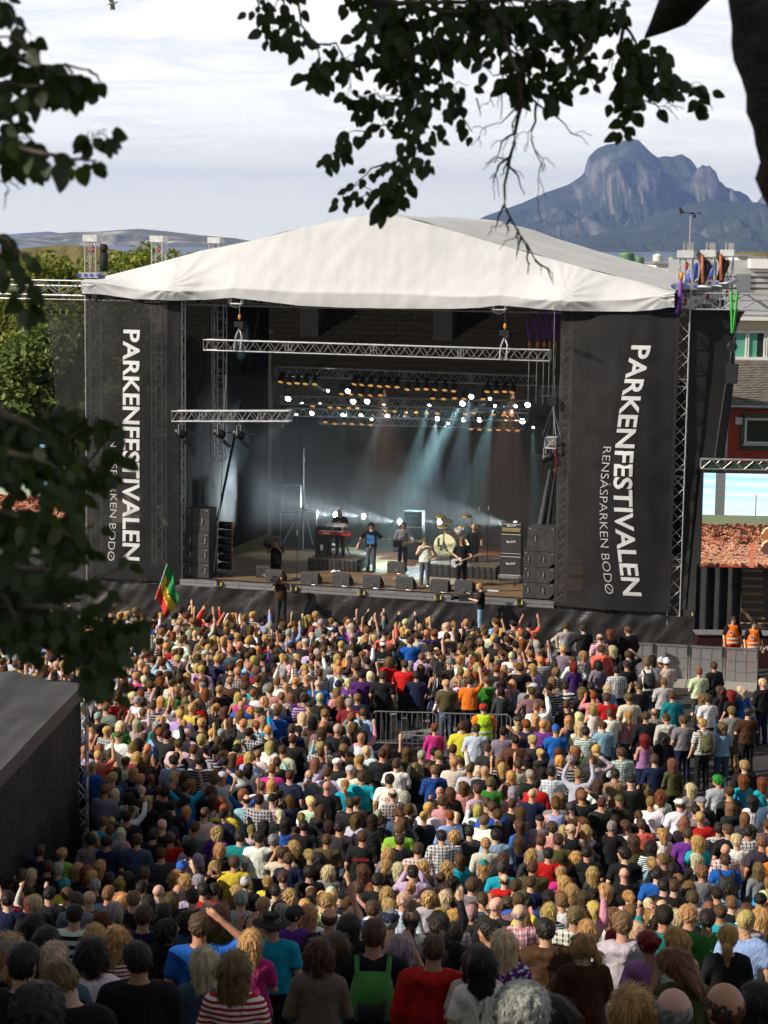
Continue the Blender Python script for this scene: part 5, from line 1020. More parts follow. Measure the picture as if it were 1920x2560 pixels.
def blades(P,Q,style):
    # loose locks lifted off the hair surface so the outline is not a smooth shell
    rs=np.random.RandomState(len(style)*7+len(P)%97); lng='long' in style or style in('midlong','pony','ponylow','bob')
    n=1700 if lng else 1000; f=rs.randint(0,len(Q),n); a,b,c,d=(P[Q[f,i]] for i in range(4)); w=rs.rand(n,1); B=(a+b+c+d)/4; nr=np.cross(b-a,d-a); nr/=np.linalg.norm(nr,axis=1)[:,None]+1e-9
    out=B-np.array([0,-0.02,-0.03]); s=np.sign((nr*out).sum(1))[:,None]; nr=nr*np.where(s==0,1,s)
    ok=B[:,1]<0.075; B=B[ok]; nr=nr[ok]; n=len(B)
    g=np.stack([B[:,0]*2.2,(B[:,1]+0.045)*2.2,np.full(n,-0.10)-np.clip(0.09-B[:,2],0,1)*6],1); g+=rs.normal(size=g.shape)*0.035*(1.8 if 'curly' in style or style=='spiky' else 1)
    t=g-nr*(g*nr).sum(1)[:,None]; t/=np.linalg.norm(t,axis=1)[:,None]+1e-9; ln=(rs.uniform(0.035,0.085,(n,1)) if lng else rs.uniform(0.018,0.034,(n,1)))
    if style=='spiky': t=t+nr*0.6; t/=np.linalg.norm(t,axis=1)[:,None]
    lift=rs.uniform(0.001,0.006,(n,1))*(1.2 if lng else 0.6); sd=np.cross(t,nr)*rs.uniform(0.0014,0.0036,(n,1)); r0=B-nr*0.002
    V=np.concatenate([r0-sd,r0+sd,B+t*ln*0.55+nr*lift+sd*0.8,B+t*ln*0.55+nr*lift-sd*0.8,B+t*ln*0.55+nr*lift-sd*0.8,B+t*ln*0.55+nr*lift+sd*0.8,B+t*ln+nr*lift*0.5+sd*0.15,B+t*ln+nr*lift*0.5-sd*0.15]); k=np.arange(n)+len(P)
    Q2=np.concatenate([np.stack([k,k+n,k+2*n,k+3*n],1),np.stack([k+4*n,k+5*n,k+6*n,k+7*n],1)]); return np.concatenate([P,V]),np.concatenate([Q,Q2])
def coarse(key):
    k=key[0]
    if k=='body': P,Q=mk_body(*key[1:],h=0.026,legs=False)
    elif k=='top': P,Q=mk_top(*key[1:4],h=0.030,seed=3)
    elif k=='legs': P,Q=mk_legs(*key[1:],h=0.045)
    else: P,Q=mk_hair(key[1],h=0.020 if key[1] not in('cap','hat') else 0.0105)
    return fast_mesh('c',P,Q,[],True)
def lib(key):
    if key in MESHC: return MESHC[key]
    k=key[0]
    if k=='body': P,Q=mk_body(*key[1:]); me=fast_mesh('body',P,Q,SKINM,True)
    elif k=='top': P,Q=mk_top(*key[1:4],seed=len(MESHC)); me=fast_mesh('top',P,Q,CL['plain'],True)
    elif k=='legs': P,Q=mk_legs(*key[1:]); me=fast_mesh('trousers',P,Q,CL['plain'],True)
    elif k=='shoes': P,Q=mk_shoes(key[1]); me=fast_mesh('shoes',P,Q,HATM,True)
    elif k=='hair': P,Q=mk_hair(key[1]); P,Q=blades(P,Q,key[1]) if key[1] not in('cap','hat','beanie','hoodup','fringe') else (P,Q); me=fast_mesh('hair',P,Q,HATM if key[1] in('cap','hat','beanie') else (CL['plain'] if key[1]=='hoodup' else HAIRM),True)
    MESHC[key]=me; return me
HC={'b':(0.50,0.295,0.105),'w':(0.68,0.50,0.31),'d':(0.018,0.012,0.009),'n':(0.085,0.042,0.018),'l':(0.20,0.11,0.045),'r':(0.22,0.055,0.015),'g':(0.33,0.31,0.29),'G':(0.02,0.30,0.02),'R':(0.25,0.01,0.01)}
HN={'b':'blonde','w':'pale blonde','d':'dark','n':'brown','l':'light brown','r':'ginger','g':'grey','G':'bright green','R':'dyed red'}
TC={'black':(0.014,0.014,0.016),'charcoal':(0.04,0.04,0.043),'grey':(0.20,0.20,0.21),'lightgrey':(0.46,0.45,0.45),'white':(0.84,0.82,0.80),'cream':(0.62,0.56,0.44),'navy':(0.012,0.018,0.055),'blue':(0.015,0.10,0.42),'lightblue':(0.25,0.40,0.60),'denim':(0.055,0.095,0.16),'turquoise':(0.01,0.36,0.50),'teal':(0.01,0.20,0.20),'red':(0.48,0.012,0.012),'darkred':(0.20,0.02,0.025),'coral':(0.75,0.13,0.10),'pink':(0.60,0.28,0.30),'magenta':(0.50,0.03,0.22),'purple':(0.13,0.03,0.26),'lilac':(0.33,0.16,0.36),'lavender':(0.45,0.38,0.58),'mauve':(0.20,0.10,0.13),'green':(0.04,0.20,0.03),'lime':(0.25,0.45,0.05),'palegreen':(0.55,0.60,0.38),'olive':(0.085,0.085,0.03),'yellow':(0.68,0.52,0.05),'orange':(0.75,0.20,0.02),'brown':(0.07,0.03,0.015),'tan':(0.32,0.22,0.14),'taupe':(0.17,0.13,0.105),'khaki':(0.25,0.16,0.06),'beige':(0.45,0.37,0.28)}
PN={'lightgrey':'light grey','lightblue':'light blue','darkred':'dark red','palegreen':'pale green'}
TC['washed']=(0.11,0.125,0.16)
SK=[(0.50,0.28,0.18),(0.56,0.33,0.22),(0.44,0.23,0.14),(0.60,0.37,0.26)]
def jig(c,r_,a=0.12): return tuple(max(0,x*(1+r_.uniform(-a,a))) for x in c)
HS={'S':'short','L':'long','W':'longwavy','M':'midlong','T':'longstraight','P':'pony','Q':'ponylow','U':'bun','O':'bob','C':'cap','H':'hat','K':'beanie','B':None,'F':'fringe','X':'spiky','Y':'curly','Z':'curlyshort','E':'thin','D':'hoodup'}
pr=random.Random(11); CG_='people in the crowd watching the stage'
YAWS=(0,0,0.35,-0.4)
def person(p,rz,hs,hcol,kind,tcol,pose='down',pat='plain',c2='white',yaw=0,pit=0.0,sex=None,sc=1.0,label='',legc='denim',legk='long',hatc=None,group=None,cat='person',lean=0,shoes=None,skin=None):
    if sex is None: sex='f' if hs in 'LWMTPQUOY' else 'm'
    key=('body',sex,pose,round(yaw,2),round(pit,2)); r=bpy.data.objects.new('person',None); r.empty_display_size=0.2; col.objects.link(r)
    r.location=p; r.rotation_euler=(lean,0,rz); bw=pr.uniform(1.06,1.20) if group==CG_ else 1.05; r.scale=(sc*bw,sc*bw,sc); tag(r,label,cat,group)
    sk=skin or pr.choice(SK); link('body',lib(key),r,color=jig(sk,pr,0.08))
    if kind: 
        t=link('jacket' if kind in('jacket','hood') else ('vest' if kind=='vest' else ('sweater' if kind=='sweat' else 'shirt')),lib(('top',sex,pose,kind)),r,color=jig(TC[tcol],pr,0.1)); t['c2']=TC[c2]+(1.0,)
        if pat!='plain': t.material_slots[0].link='OBJECT'; t.material_slots[0].material=CL[pat]
    link('trousers' if legk!='skirt' else 'skirt',lib(('legs',sex,legk)),r,color=jig(TC[legc],pr,0.1))
    link('shoes',lib(('shoes',sex)),r,color=TC[shoes or 'black'])
    Rm=headR(yaw,pit); hc=hp(HEAD0,Rm)
    def head(nm,st,c):
        o=link(nm,lib(('hair',st)),r,color=c); o.location=hc; o.rotation_euler=(pit,0,yaw); o.scale=(pr.uniform(0.97,1.03),pr.uniform(0.98,1.04),pr.uniform(0.98,1.06)) if nm=='hair' else (1,1,1); return o
    st=HS[hs]
    if hs in 'CHK':
        head('cap' if hs=='C' else('hat' if hs=='H' else 'beanie'),st,TC[hatc or 'black']); 
        head('hair','ponylow' if sex=='f' and hs!='K' else ('midlong' if sex=='f' else 'thin'),jig(HC[hcol],pr)) 
    elif st: head('hood' if hs=='D' else 'hair',st,jig(HC[hcol],pr,0.15) if hs!='D' else TC[tcol])
    return r
# ---------------------------------------------------------------- houses, tanks
def gthing(name,p,label,cat,rz=0,group=None): return thing(name,p,label,cat,group,rz)
def window(t,c,w,h,xd,out,frame,glass,mull=1,curtain=None):
    c=Vector(c); X=Vector(xd); Z=Vector((0,0,1)); O=Vector(out); ax=(X,O,Z)
    mb=MB()
    for i in (-1,1): mb.box(c+X*i*(w/2)+O*0.03,(0.10,0.10,h+0.1),ax)
    for j in (-1,1): mb.box(c+Z*j*(h/2)+O*0.025,(w+0.1,0.09,0.10),ax)
    for m_ in range(1,mull+1):
        if mull: mb.box(c+X*(-w/2+w*m_/(mull+1))+O*0.02,(0.08,0.08,h),ax)
    f=part('window',mb,frame,t); mb=MB(); mb.box(c-O*0.02,(w,0.02,h),ax); part('pane',mb,glass,f)
    mb=MB(); mb.box(c-Z*(h/2+0.09)+O*0.07,(w+0.24,0.18,0.05),ax); part('sill',mb,frame,f)
    if curtain: mb=MB(); mb.box(c-O*0.005+X*w*curtain[0],(w*curtain[1],0.012,h*0.96),ax); part('blind',mb,mat('green_blind',(0.10,0.36,0.26),0.7,0,0.1),f)
    return f
GLS=mat('dark_glass',(0.02,0.025,0.025),0.08,0,0,spec=0.8); WFR=mat('window_white',(0.72,0.72,0.70),0.5,0,0.04); GFR=mat('window_green',(0.05,0.13,0.05),0.5,0,0.1)
SLATE=mat('slate',(0.20,0.175,0.145),0.8,0,0.35,3,0.006,50)
def slate_roof(mb,o,X,U,nx,ny,w,h,rs):       # pointed slates laid in offset courses up a slope
    Nn=X.cross(U).normalized()
    for j in range(ny):
        for i in range(nx):
            c=o+X*(i+0.5*(j%2))*w+U*j*h; a=rs.uniform(0.006,0.02); vs=[c+U*h*1.25+Nn*0.0,c+X*w*0.5+U*h*1.25,c+X*w*0.97+U*h*0.35+Nn*a*0.5,c+X*w*0.5+Nn*(a+0.014),c+X*w*0.03+U*h*0.35+Nn*a*0.5,c+U*h*1.25-X*w*0.0]
            vs=[c+U*h*1.3,c+X*w+U*h*1.3,c+X*w*0.98+U*h*0.4+Nn*(a+0.008),c+X*w*0.5+U*0.02+Nn*(a+0.03),c+X*w*0.02+U*h*0.4+Nn*(a+0.008)]
            mb.add(vs,[(0,4,3,2,1)]);
    return mb
rs_=random.Random(5)
# red wooden house at the right, its wall and roof facing the square
RW=mat('red_boards',(0.46,0.075,0.038),0.75,0,0.18,2,0,stretch=(1,1,6))
Y0=84.0
def px(u,y): return at_y(u,1100,y).x
zt=at_y(1870,1015,Y0).z; hx0=px(1795,Y0); t=gthing('red_house',(hx0,Y0,0),'red weatherboard house with a slate roof at the right edge','house',-0.06)
W_=15.0; nb=int((zt)/0.20)
for i in range(nb):
    z=zt-0.2*(i+1)
    if z<zt-4.2: break
    mb=MB(); mb.add([(0,0.0,z),(W_,0.0,z),(W_,-0.035,z),(0,-0.035,z),(0,0.0,z+0.2),(W_,0,z+0.2),(W_,-0.01,z+0.2),(0,-0.01,z+0.2)],[(3,2,6,7),(0,3,7,4),(2,1,5,6),(0,1,2,3)]); part('board',mb,RW,t)
mb=MB(); mb.box((W_/2,5,zt/2),(W_-0.02,9.9,zt)); part('wall',mb,RW,t)
mb=MB(); mb.box((W_/2,-0.30,zt-0.0),(W_+0.6,0.12,0.14)); mb.tube([(-0.3,-0.42,zt+0.0),(W_,-0.42,zt-0.05)],0.07,8); gt=part('gutter',mb,ALUD,t); mb=MB(); mb.tube([(0.12,-0.12,zt-0.1),(0.12,-0.12,zt-9)],0.05,6); part('downpipe',mb,ALUD,gt)
yr=90.5; zr=at_y(1870,902,yr).z; U=Vector((0,yr-Y0+0.4,zr-zt)); ln=U.length; U.normalize()
mb=MB(); mb.add([(-0.4,-0.4,zt+0.02),(W_+0.4,-0.4,zt+0.02),(W_+0.4,yr-Y0,zr),(-0.4,yr-Y0,zr)],[(0,1,2,3)]); mb.add([(-0.4,2*(yr-Y0),zt),(W_+0.4,2*(yr-Y0),zt),(W_+0.4,yr-Y0,zr),(-0.4,yr-Y0,zr)],[(3,2,1,0)]); rf_=part('roof',mb,SLATE,t)
mb=MB(); slate_roof(mb,Vector((-0.45,-0.45,zt+0.05)),Vector((1,0,0)),U,44,int(ln/0.26),0.35,0.26,rs_); part('slates',mb,SLATE,rf_,kind='stuff')
c=at_y(1895,1077,Y0-0.1)-Vector((hx0,Y0,0)); w2_=at_y(1940,1077,Y0).x-at_y(1860,1077,Y0).x; hh=at_y(1895,1048,Y0).z-at_y(1895,1107,Y0).z
fw_=window(t,(c.x+0.4,-0.06,c.z),w2_+0.5,hh,(1,0,0),(0,-1,0),WFR,GLS,0); mb=MB(); W2=w2_+0.5
mb.box((c.x+0.4-W2/2-0.13,-0.08,c.z),(0.14,0.06,hh+0.5)); mb.box((c.x+0.4+W2/2+0.13,-0.08,c.z),(0.14,0.06,hh+0.5)); mb.box((c.x+0.4,-0.08,c.z-hh/2-0.22),(W2+0.4,0.06,0.14)); mb.box((c.x+0.4,-0.08,c.z+hh/2+0.15),(W2+0.4,0.06,0.14)); part('green_casing',mb,GFR,fw_)
p=at_y(1847,1052,Y0-0.1)-Vector((hx0,Y0,0)); mb=MB(); mb.box((p.x,-0.08,p.z),(0.28,0.1,0.3)); part('meter_box',mb,WFR,t)
# cream building behind
Y1=93.0; zt=at_y(1870,800,Y1).z; x0=px(1790,Y1); t=gthing('cream_building',(x0,Y1,0),'cream rendered building with pairs of white windows above the slate roof','building')
CRM=mat('cream_render',(0.62,0.54,0.42),0.85,0,0.05,1)
mb=MB(); mb.box((8,6,(zt)/2),(16.6,12,zt)); part('wall',mb,CRM,t); mb=MB(); mb.box((8,5.8,zt+0.08),(17.2,12.8,0.16)); part('eaves',mb,WFR,t); 
for i in range(11): mb=MB(); mb.box((-0.2+1.6*i,-0.2,zt+0.72),(1.58,0.1,1.05)); part('roof_panel',mb,mat('zinc',(0.50,0.52,0.55),0.5,0.3,0.08,2),t)
for uu,w_ in ((1850,87),):
    for q in range(3):
        a=at_y(1836+q*46,866,Y1)-Vector((x0,Y1,0)); window(t,(a.x+0.15,-0.02,a.z),0.78*1.0,1.0+0.35*1,(1,0,0),(0,-1,0),WFR,GLS,0,(0,0.9) if q==0 else (-0.2,0.5))
a=at_y(1870,893,Y1)-Vector((x0,Y1,0)); mb=MB(); mb.box((a.x,-0.1,a.z-0.05),(6,0.2,0.12)); part('long_sill',mb,WFR,t)
# corrugated building
Y2=108.0; zt=at_y(1800,652,Y2).z; x0=px(1734,Y2); t=gthing('corrugated_building',(x0,Y2,0),'grey corrugated metal building behind the right truss towers','building'); COR=mat('corrugated_steel',(0.50,0.49,0.48),0.4,0.5,0.08,1)
W_=16; mb=MB(); mb.box((W_/2,6,zt/2),(W_,11.8,zt-0.1)); part('wall',mb,COR,t)
for i in range(20):
    z=zt-0.42-0.30*(i+1); mb=MB(); mb.add([(0,0.08,z+0.15),(W_,0.08,z+0.15),(W_,-0.06,z+0.08),(0,-0.06,z+0.08),(0,-0.06,z-0.07),(W_,-0.06,z-0.07),(W_,0.08,z-0.15),(0,0.08,z-0.15)],[(1,0,3,2),(2,3,4,5),(5,4,7,6)]); part('corrugation',mb,COR,t)
mb=MB(); mb.box((W_/2+1.5,-0.3,zt-0.12),(W_-2.2,1.0,0.5)); part('eaves_box',mb,WFR,t); mb=MB(); mb.box((0.05,-0.1,zt-3),(0.35,0.3,6)); part('corner_strip',mb,ALUD,t)
dp=at_y(1857,730,Y2)-Vector((x0,Y2,0)); mb=MB(); mb.box((dp.x,-0.14,dp.z-0.2),(0.75,0.08,2.3)); part('door_panel',mb,mat('grey_door',(0.20,0.22,0.24),0.5,0.2,0.05),t)
Y3=170.0
for n_,(u0,u1,v0,v1,lb) in enumerate(((1845,1872,641,655,'small white flat-roofed house left of the knoll'),(1872,1925,647,657,'long pale grey house with dark windows under the knoll'),(1640,1740,660,700,'white low shed between the storage tanks and the roof'))):
    a=at_y(u0,v0,Y3); b=at_y(u1,v1,Y3); t=gthing('white_house',((a.x+b.x)/2,Y3,0),lb,'house'); w_=b.x-a.x; mb=MB(); mb.box((0,3,a.z/2),(w_,6,a.z)); part('wall',mb,WFR,t); mb=MB(); mb.box((0,3,a.z+0.08),(w_+0.3,6.4,0.16)); part('roof',mb,ALUD,t)
    if n_==1:
        for x in (0.1,0.75): window(t,(x*w_/2-0.1,-0.02,a.z-0.35),0.5,0.4,(1,0,0),(0,-1,0),ALUD,GLS,0)
# storage tanks
Y4=240.0
for u0,u1,v,colr,lb,band in ((1634,1660,638,(0.72,0.70,0.66),'white storage tank with a red stripe',1),(1672,1692,646,(0.30,0.38,0.22),'small green storage tank beside the striped one',0),(1552,1588,634,(0.12,0.25,0.13),'wide low green tank just over the roof edge',0),(1588,1612,645,(0.12,0.22,0.12),'second low green tank over the roof edge',0)):
    a=at_y(u0,v,Y4); b=at_y(u1,v,Y4); r=(b.x-a.x)/2; t=gthing('storage_tank',((a.x+b.x)/2,Y4+r,-6),lb,'tank'); h=a.z+6
    mb=MB(); mb.lathe([(r,0),(r,h-0.1),(r*1.02,h),(0,h+0.25)],n=32); part('shell',mb,mat('tank_'+lb.split()[0]+str(u0),colr,0.5,0.1,0.08,1),t,True)
    if band: mb=MB(); mb.lathe([(r+0.02,h-1.1),(r+0.02,h-0.7)],n=32); part('red_band',mb,REDP,t)
    mb=MB(); mb.tube([(r*math.cos(i*0.26),r*math.sin(i*0.26),h+0.45) for i in range(24)],0.04,4,closed=True); part('railing',mb,ALU,t)
# dark brick house and slate roof dimly seen through the rear scrim
Y5=92.0; zb=at_y(800,925,Y5).z
t=gthing('old_house',(-4.5,Y5,0),'old house with a steep slate roof seen dimly through the rear scrim','house',-0.27); mb=MB(); mb.box((2,5,3.2),(22,9,6.4)); part('wall',mb,mat('old_render',(0.5,0.45,0.38),0.8,0,0.1),t)
mb=MB(); mb.add([(-9,0,6.0),(13,0,6.0),(13,5,10.6),(-9,5,10.6),(13,10,6.0),(-9,10,6.0)],[(0,1,2,3),(3,2,4,5)]); rf_=part('roof',mb,SLATE,t)
mb=MB(); slate_roof(mb,Vector((-9,0,6.05)),Vector((1,0,0)),Vector((0,5,4.6)).normalized(),48,20,0.45,0.34,rs_); part('slates',mb,SLATE,rf_,kind='stuff')
for x in (0.0,6.5): mb=MB(); mb.box((x,3.6,9.8),(0.9,0.9,3.2)); ch_=part('chimney',mb,mat('chimney_render',(0.5,0.5,0.48),0.8,0,0.1),t)
t=gthing('beige_block',(6.5,97,0),'beige block with dark windows dimly seen at the upper right through the scrim','building',-0.27); mb=MB(); mb.box((3.6,5,5.4),(9.5,9,10.8)); part('wall',mb,mat('beige_render',(0.42,0.36,0.28),0.85,0,0.1,1),t)
for x in (0.6,3.4,6.2): window(t,(x,0.45,8.6),1.6,1.7,(1,0,0),(0,-1,0),WFR,GLS,1); window(t,(x,0.45,5.2),1.6,1.7,(1,0,0),(0,-1,0),WFR,GLS,1)
# ---------------------------------------------------------------- trees behind the stage
def leafcloud(clumps,n,size,rs,colr):
    c=np.array([q[0] for q in clumps]); r=np.array([q[1] for q in clumps]); w_=r**2; idx=rs.choice(len(c),n,p=w_/w_.sum()); d=rs.normal(size=(n,3)); d/=np.linalg.norm(d,axis=1)[:,None]
    rad=r[idx]*(rs.rand(n)**0.35); sc=np.array([1,1,0.8]); P=c[idx]+d*rad[:,None]*sc; a=d*0.6+rs.normal(size=(n,3))*0.7; a[:,2]+=0.3; a/=np.linalg.norm(a,axis=1)[:,None]
    t1=np.cross(a,rs.normal(size=(n,3))); t1/=np.linalg.norm(t1,axis=1)[:,None]; t2=np.cross(a,t1); s=(size*(0.6+0.8*rs.rand(n)))[:,None]
    V=np.stack([P-t1*s,P-t2*s*0.55+a*s*0.12,P+t1*s,P+t2*s*0.55+a*s*0.12],1).reshape(-1,3); Q=np.arange(n*4).reshape(n,4)
    g=rs.rand(n); cl=np.array(colr[0])*(1-g[:,None])+np.array(colr[1])*g[:,None]; cl*=(0.75+0.5*rs.rand(len(c))[idx])[:,None]; return V,Q,np.repeat(cl,4,0)
LEAFM=attrmat('leaf_green',rough=0.55,translucent=0.35)
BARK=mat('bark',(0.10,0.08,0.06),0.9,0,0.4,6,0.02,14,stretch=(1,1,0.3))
def tree(x,y,h,r,label,cols,n,seed,size=0.16,zb=0,name='tree',low=0.15,group='trees behind the left of the stage'):
    rs=np.random.RandomState(seed); rr=random.Random(seed); t=gthing(name,(x,y,zb),label,'tree',0,group)
    mb=MB(); mb.tube([(0,0,0),(0.1,0,h*0.3),(0,0.1,h*0.6),(0.1,0,h*0.85)],[h*0.028,h*0.022,h*0.013,h*0.004],9)
    cl=[]
    for i in range(42):
        a=rr.uniform(0,6.28); f=rr.uniform(low,1.0); rad=r*math.sin(math.pi*min(0.97,max(0.1,(f-low)/(1.03-low)*0.80+0.14)))*rr.uniform(0.35,1.0); q=(rad*math.cos(a),rad*math.sin(a),h*(0.14+0.80*f)); cl.append((q,r*rr.uniform(0.20,0.36)))
        if i%3==0: mb.tube([(0,0,q[2]*0.55),(q[0]*0.5,q[1]*0.5,q[2]*0.8),q],[h*0.010,h*0.006,h*0.002],5)
    part('trunk',mb,BARK,t,True); V,Q,C_=leafcloud(cl,n,size,rs,cols); o=link('crown',fast_mesh('crown',V,Q,LEAFM,False,C_),t); o['kind']='stuff'; return t
G1=((0.07,0.11,0.015),(0.28,0.30,0.04)); G2=((0.07,0.12,0.03),(0.24,0.29,0.07)); G3=((0.02,0.04,0.01),(0.07,0.10,0.02))
def tpos(u,vtop,y): p=at_y(u,vtop,y); return p.x,p.z
for u,v,y,r,lb,cc,n,sd in ((40,640,98,5.5,'tall yellow-green maple at the left edge behind the truss',G1,15000,1),(185,668,93,4.6,'maple crown directly behind the left truss',G1,12000,2),(330,655,103,5.5,'maple rising between the left truss towers',G1,12000,3),(440,648,108,4.2,'bushy maple top beside the white roof edge',G1,8000,4),(100,830,86,4.0,'lower rounded tree in front of the tall maples',G2,14000,5),(15,910,84,3.4,'low pale bush at the left edge',G2,9000,6),(170,900,88,3.5,'green shrub seen through the mesh wing',G2,7000,7)):
    x,z=tpos(u,v,y); tree(x,y,z/0.97,r,lb,cc,n,sd,0.17)
for u,v,y,r,lb in ((345,618,125,3.4,'slender tree top against the sea right of the heath hill'),(470,632,128,3.4,'tree top just left of the rear roof tower')):
    x,z=tpos(u,v,y); tree(x,y,z/0.97,r,lb,G1,6000,int(u),0.17)
# park trees on the slope to the left, outside the picture: their crowns shade the nearest rows
for i,(x,y,h,r) in enumerate(((-15,6,13,6.0),(-22,14,13,6.5),(-27,-3,15,7),(-12,-4.5,14,6.5),(-33,9,16,7.5),(-14.5,21,9,3.6))):
    tree(x,y,h,r*1.05,'broad park tree on the slope left of the crowd, %s'%['nearest the camera','beside the tent','far up the slope','behind the camera','farthest out','lowest down the slope'][i],G3,15000,60+i,0.29,gz(y) if y>0 else 11.9,'park_tree',0.3,'park trees on the slope')
# ---------------------------------------------------------------- video screens
def screenmesh(w,h,n,side):
    m=int(n*h/w); X,Y=np.meshgrid((np.arange(n)+0.5)/n,(np.arange(m)+0.5)/m); Y=1-Y; img=np.zeros((m,n,3)); sky_=np.array([0.72,0.84,0.95]); st=np.sin(Y*60+np.sin(X*4)*2)*0.5+0.5
    img[:]=sky_; img-= (st*np.clip((Y-0.5)*1.5,0,1))[...,None]*np.array([0.35,0.15,0.0]); r_=np.random.RandomState(4+side)
    def rect(x0,x1,y0,y1,c): m_=(X>x0)&(X<x1)&(Y>y0)&(Y<y1); img[m_]=np.array(c)
    if side: rect(0.09,0.165,0.5,1,(0.22,0.24,0.24)); rect(0.62,0.78,0.5,1,(0.25,0.42,0.38)); rect(0.78,1.0,0.42,1,(0.30,0.50,0.46)); rect(0.40,0.41,0.5,0.78,(0.15,0.15,0.15))
    rect(0,1,0.42,0.56,(0.30,0.33,0.24) if side else (0.55,0.62,0.5)); rect(0,1,0,0.45,(0.16,0.085,0.065))
    for q in range(1100):
        yy=0.47*(1-(q/1100)**0.8); sz=0.010+0.032*(1-yy/0.5)**1.4; xx=r_.rand(); d=((X-xx)/sz)**2+((Y-yy)/(sz*1.25))**2; b=r_.uniform(0.15,1.1); m_=d<1; img[m_]=np.array([0.45,0.16,0.09])*b; rim=(d<1)&(d>0.6)&(Y>yy+sz*0.45); img[rim]=np.array([0.80,0.52,0.38])*r_.uniform(0.5,1.0)
        if q%14==0: rect(xx,xx+sz*0.22,yy,yy+sz*2,(0.55,0.26,0.17))
    if side:
        for cx,cy_,rx,ry,c in ((0.53,0.36,0.075,0.085,(0.42,0.22,0.10)),(0.55,0.22,0.10,0.09,(0.20,0.12,0.10)),(0.86,0.02,0.1,0.09,(0.85,0.50,0.05))): d=((X-cx)/rx)**2+((Y-cy_)/ry)**2; img[d<1]=c; img[(d<1)&(d>0.7)&(Y>cy_)]=(1.0,0.75,0.5)
        rect(0.66,0.80,0.345,0.375,(0.1,0.08,0.1)); rect(0.37,0.41,0.0,0.26,(0.6,0.28,0.2)); rect(0.70,0.73,0.12,0.34,(0.55,0.25,0.18))
    img*=(0.86+0.14*((np.arange(m)%2)[:,None,None])); V=np.array([(w*(i/n-0.5),0,h*(1-j/m)) for j in range(m+1) for i in range(n+1)]); J,I=np.meshgrid(np.arange(m),np.arange(n),indexing='ij'); a=(J*(n+1)+I).ravel(); Q=np.stack([a,a+n+1,a+n+2,a+1],1)
    Vq=V[Q].reshape(-1,3); Qq=np.arange(len(Vq)).reshape(-1,4); return Vq,Qq,np.repeat(np.clip(img,0,1).reshape(-1,3)**1.5,4,0)
SCR=attrmat('led_picture',rough=0.9,emit=0.62)
def screen(u,vt,vb,yy,w,label,side,rz):
    a=at_y(u,vt,yy); b=at_y(u,vb,yy); h=a.z-b.z; t=gthing('video_screen',(a.x+w/2*(1 if side else -1)*math.cos(rz),yy,b.z),label,'video screen',rz,'video screens on both sides of the stage')
    V,Q,C_=screenmesh(w,h,150,side); link('led_wall',fast_mesh('led_wall',V,Q,SCR,False,C_),t); mb=MB(); mb.box((0,0.14,h/2),(w+0.06,0.25,h+0.06)); part('housing',mb,BLK,t)
    mb=MB(); truss(mb,(-w/2-0.1,0.1,h+0.28),(w/2+0.1,0.1,h+0.28),0.3,0.35,0.025,0.013,side=(0,1,0)); part('top_truss',mb,ALU,t); mb=MB(); mb.box((0,0.1,h+0.2),(w,0.24,0.2)); part('green_tarp',mb,mat('green_tarp',(0.02,0.05,0.02),0.6,0,0.2,3,0.02,6),t)
    for x in (-w/2+0.5,w/2-0.4): mb=MB(); truss(mb,(x,1.9,-b.z),(x,1.9,h),0.3,0.35,0.024,0.012,side=(1,0,0)); mb.tube([(x,1.8,h*0.8),(x,0.2,h*0.8)],0.03,5); part('leg_truss',mb,BLK,t)
    return t,h,b.z
screen(1761,1183,1418,63.6,4.2,'bright video screen at the right showing a sunlit crowd',1,-0.06)
screen(160,1112,1345,72.0,5.0,'pale video screen at the left behind the dark leaves',0,0.05)
# wooden stair scaffold under the right screen
p=at_y(1872,1600,66.5); t=gthing('stair_scaffold',(p.x,66.5,0),'raw timber stair tower under the right video screen','stairs'); TIM=mat('timber',(0.30,0.20,0.10),0.8,0,0.25,3,0,stretch=(3,3,0.5))
for x,y in ((-0.75,0),(0.95,0),(-0.75,1.4),(0.95,1.4)): mb=MB(); mb.box((x,y,1.5),(0.1,0.1,3.0)); part('post',mb,TIM,t)
for i in range(11): mb=MB(); mb.box((0.1,0.1+0.12*i,0.25*(i+1)),(0.95,0.24,0.045)); part('step',mb,TIM,t)
mb=MB(); mb.tube([(-0.8,-0.08,1.8),(0.9,-0.08,0.3)],0.05,4); mb.tube([(-0.8,-0.06,0.9),(0.95,-0.06,0.9)],0.04,4); part('brace',mb,TIM,t)
# black drape and shadows under the screen, dark case table
p=at_y(1800,1600,64.6); t=gthing('drape',(p.x,64.6,0),'black drape hanging beside the timber stairs','curtain'); mb=MB(); mb.grid(lambda i,j:(-0.85+1.5*i,0.1*math.sin(i*22),0.0+3.2*j),40,6); part('fabric',mb,CLOTHB,t,True)
p=at_y(1870,1600,61.6); t=gthing('merchandise_table',(p.x,63.4,0),'black counter with small white print behind the two guards','table'); mb=MB(); mb.box((0,0.3,0.55),(2.6,0.6,1.1)); part('counter',mb,mat('maroon_counter',(0.03,0.006,0.008),0.5,0,0.1),t); mb=MB(); mb.box((0,0.28,1.12),(2.7,0.7,0.04)); part('top',mb,ALUD,t); put_text(t,'LIVE',(0.62,-0.004,0.62),(1,0,0),(0,0,1),0.13,WHT,0.45,0.02)
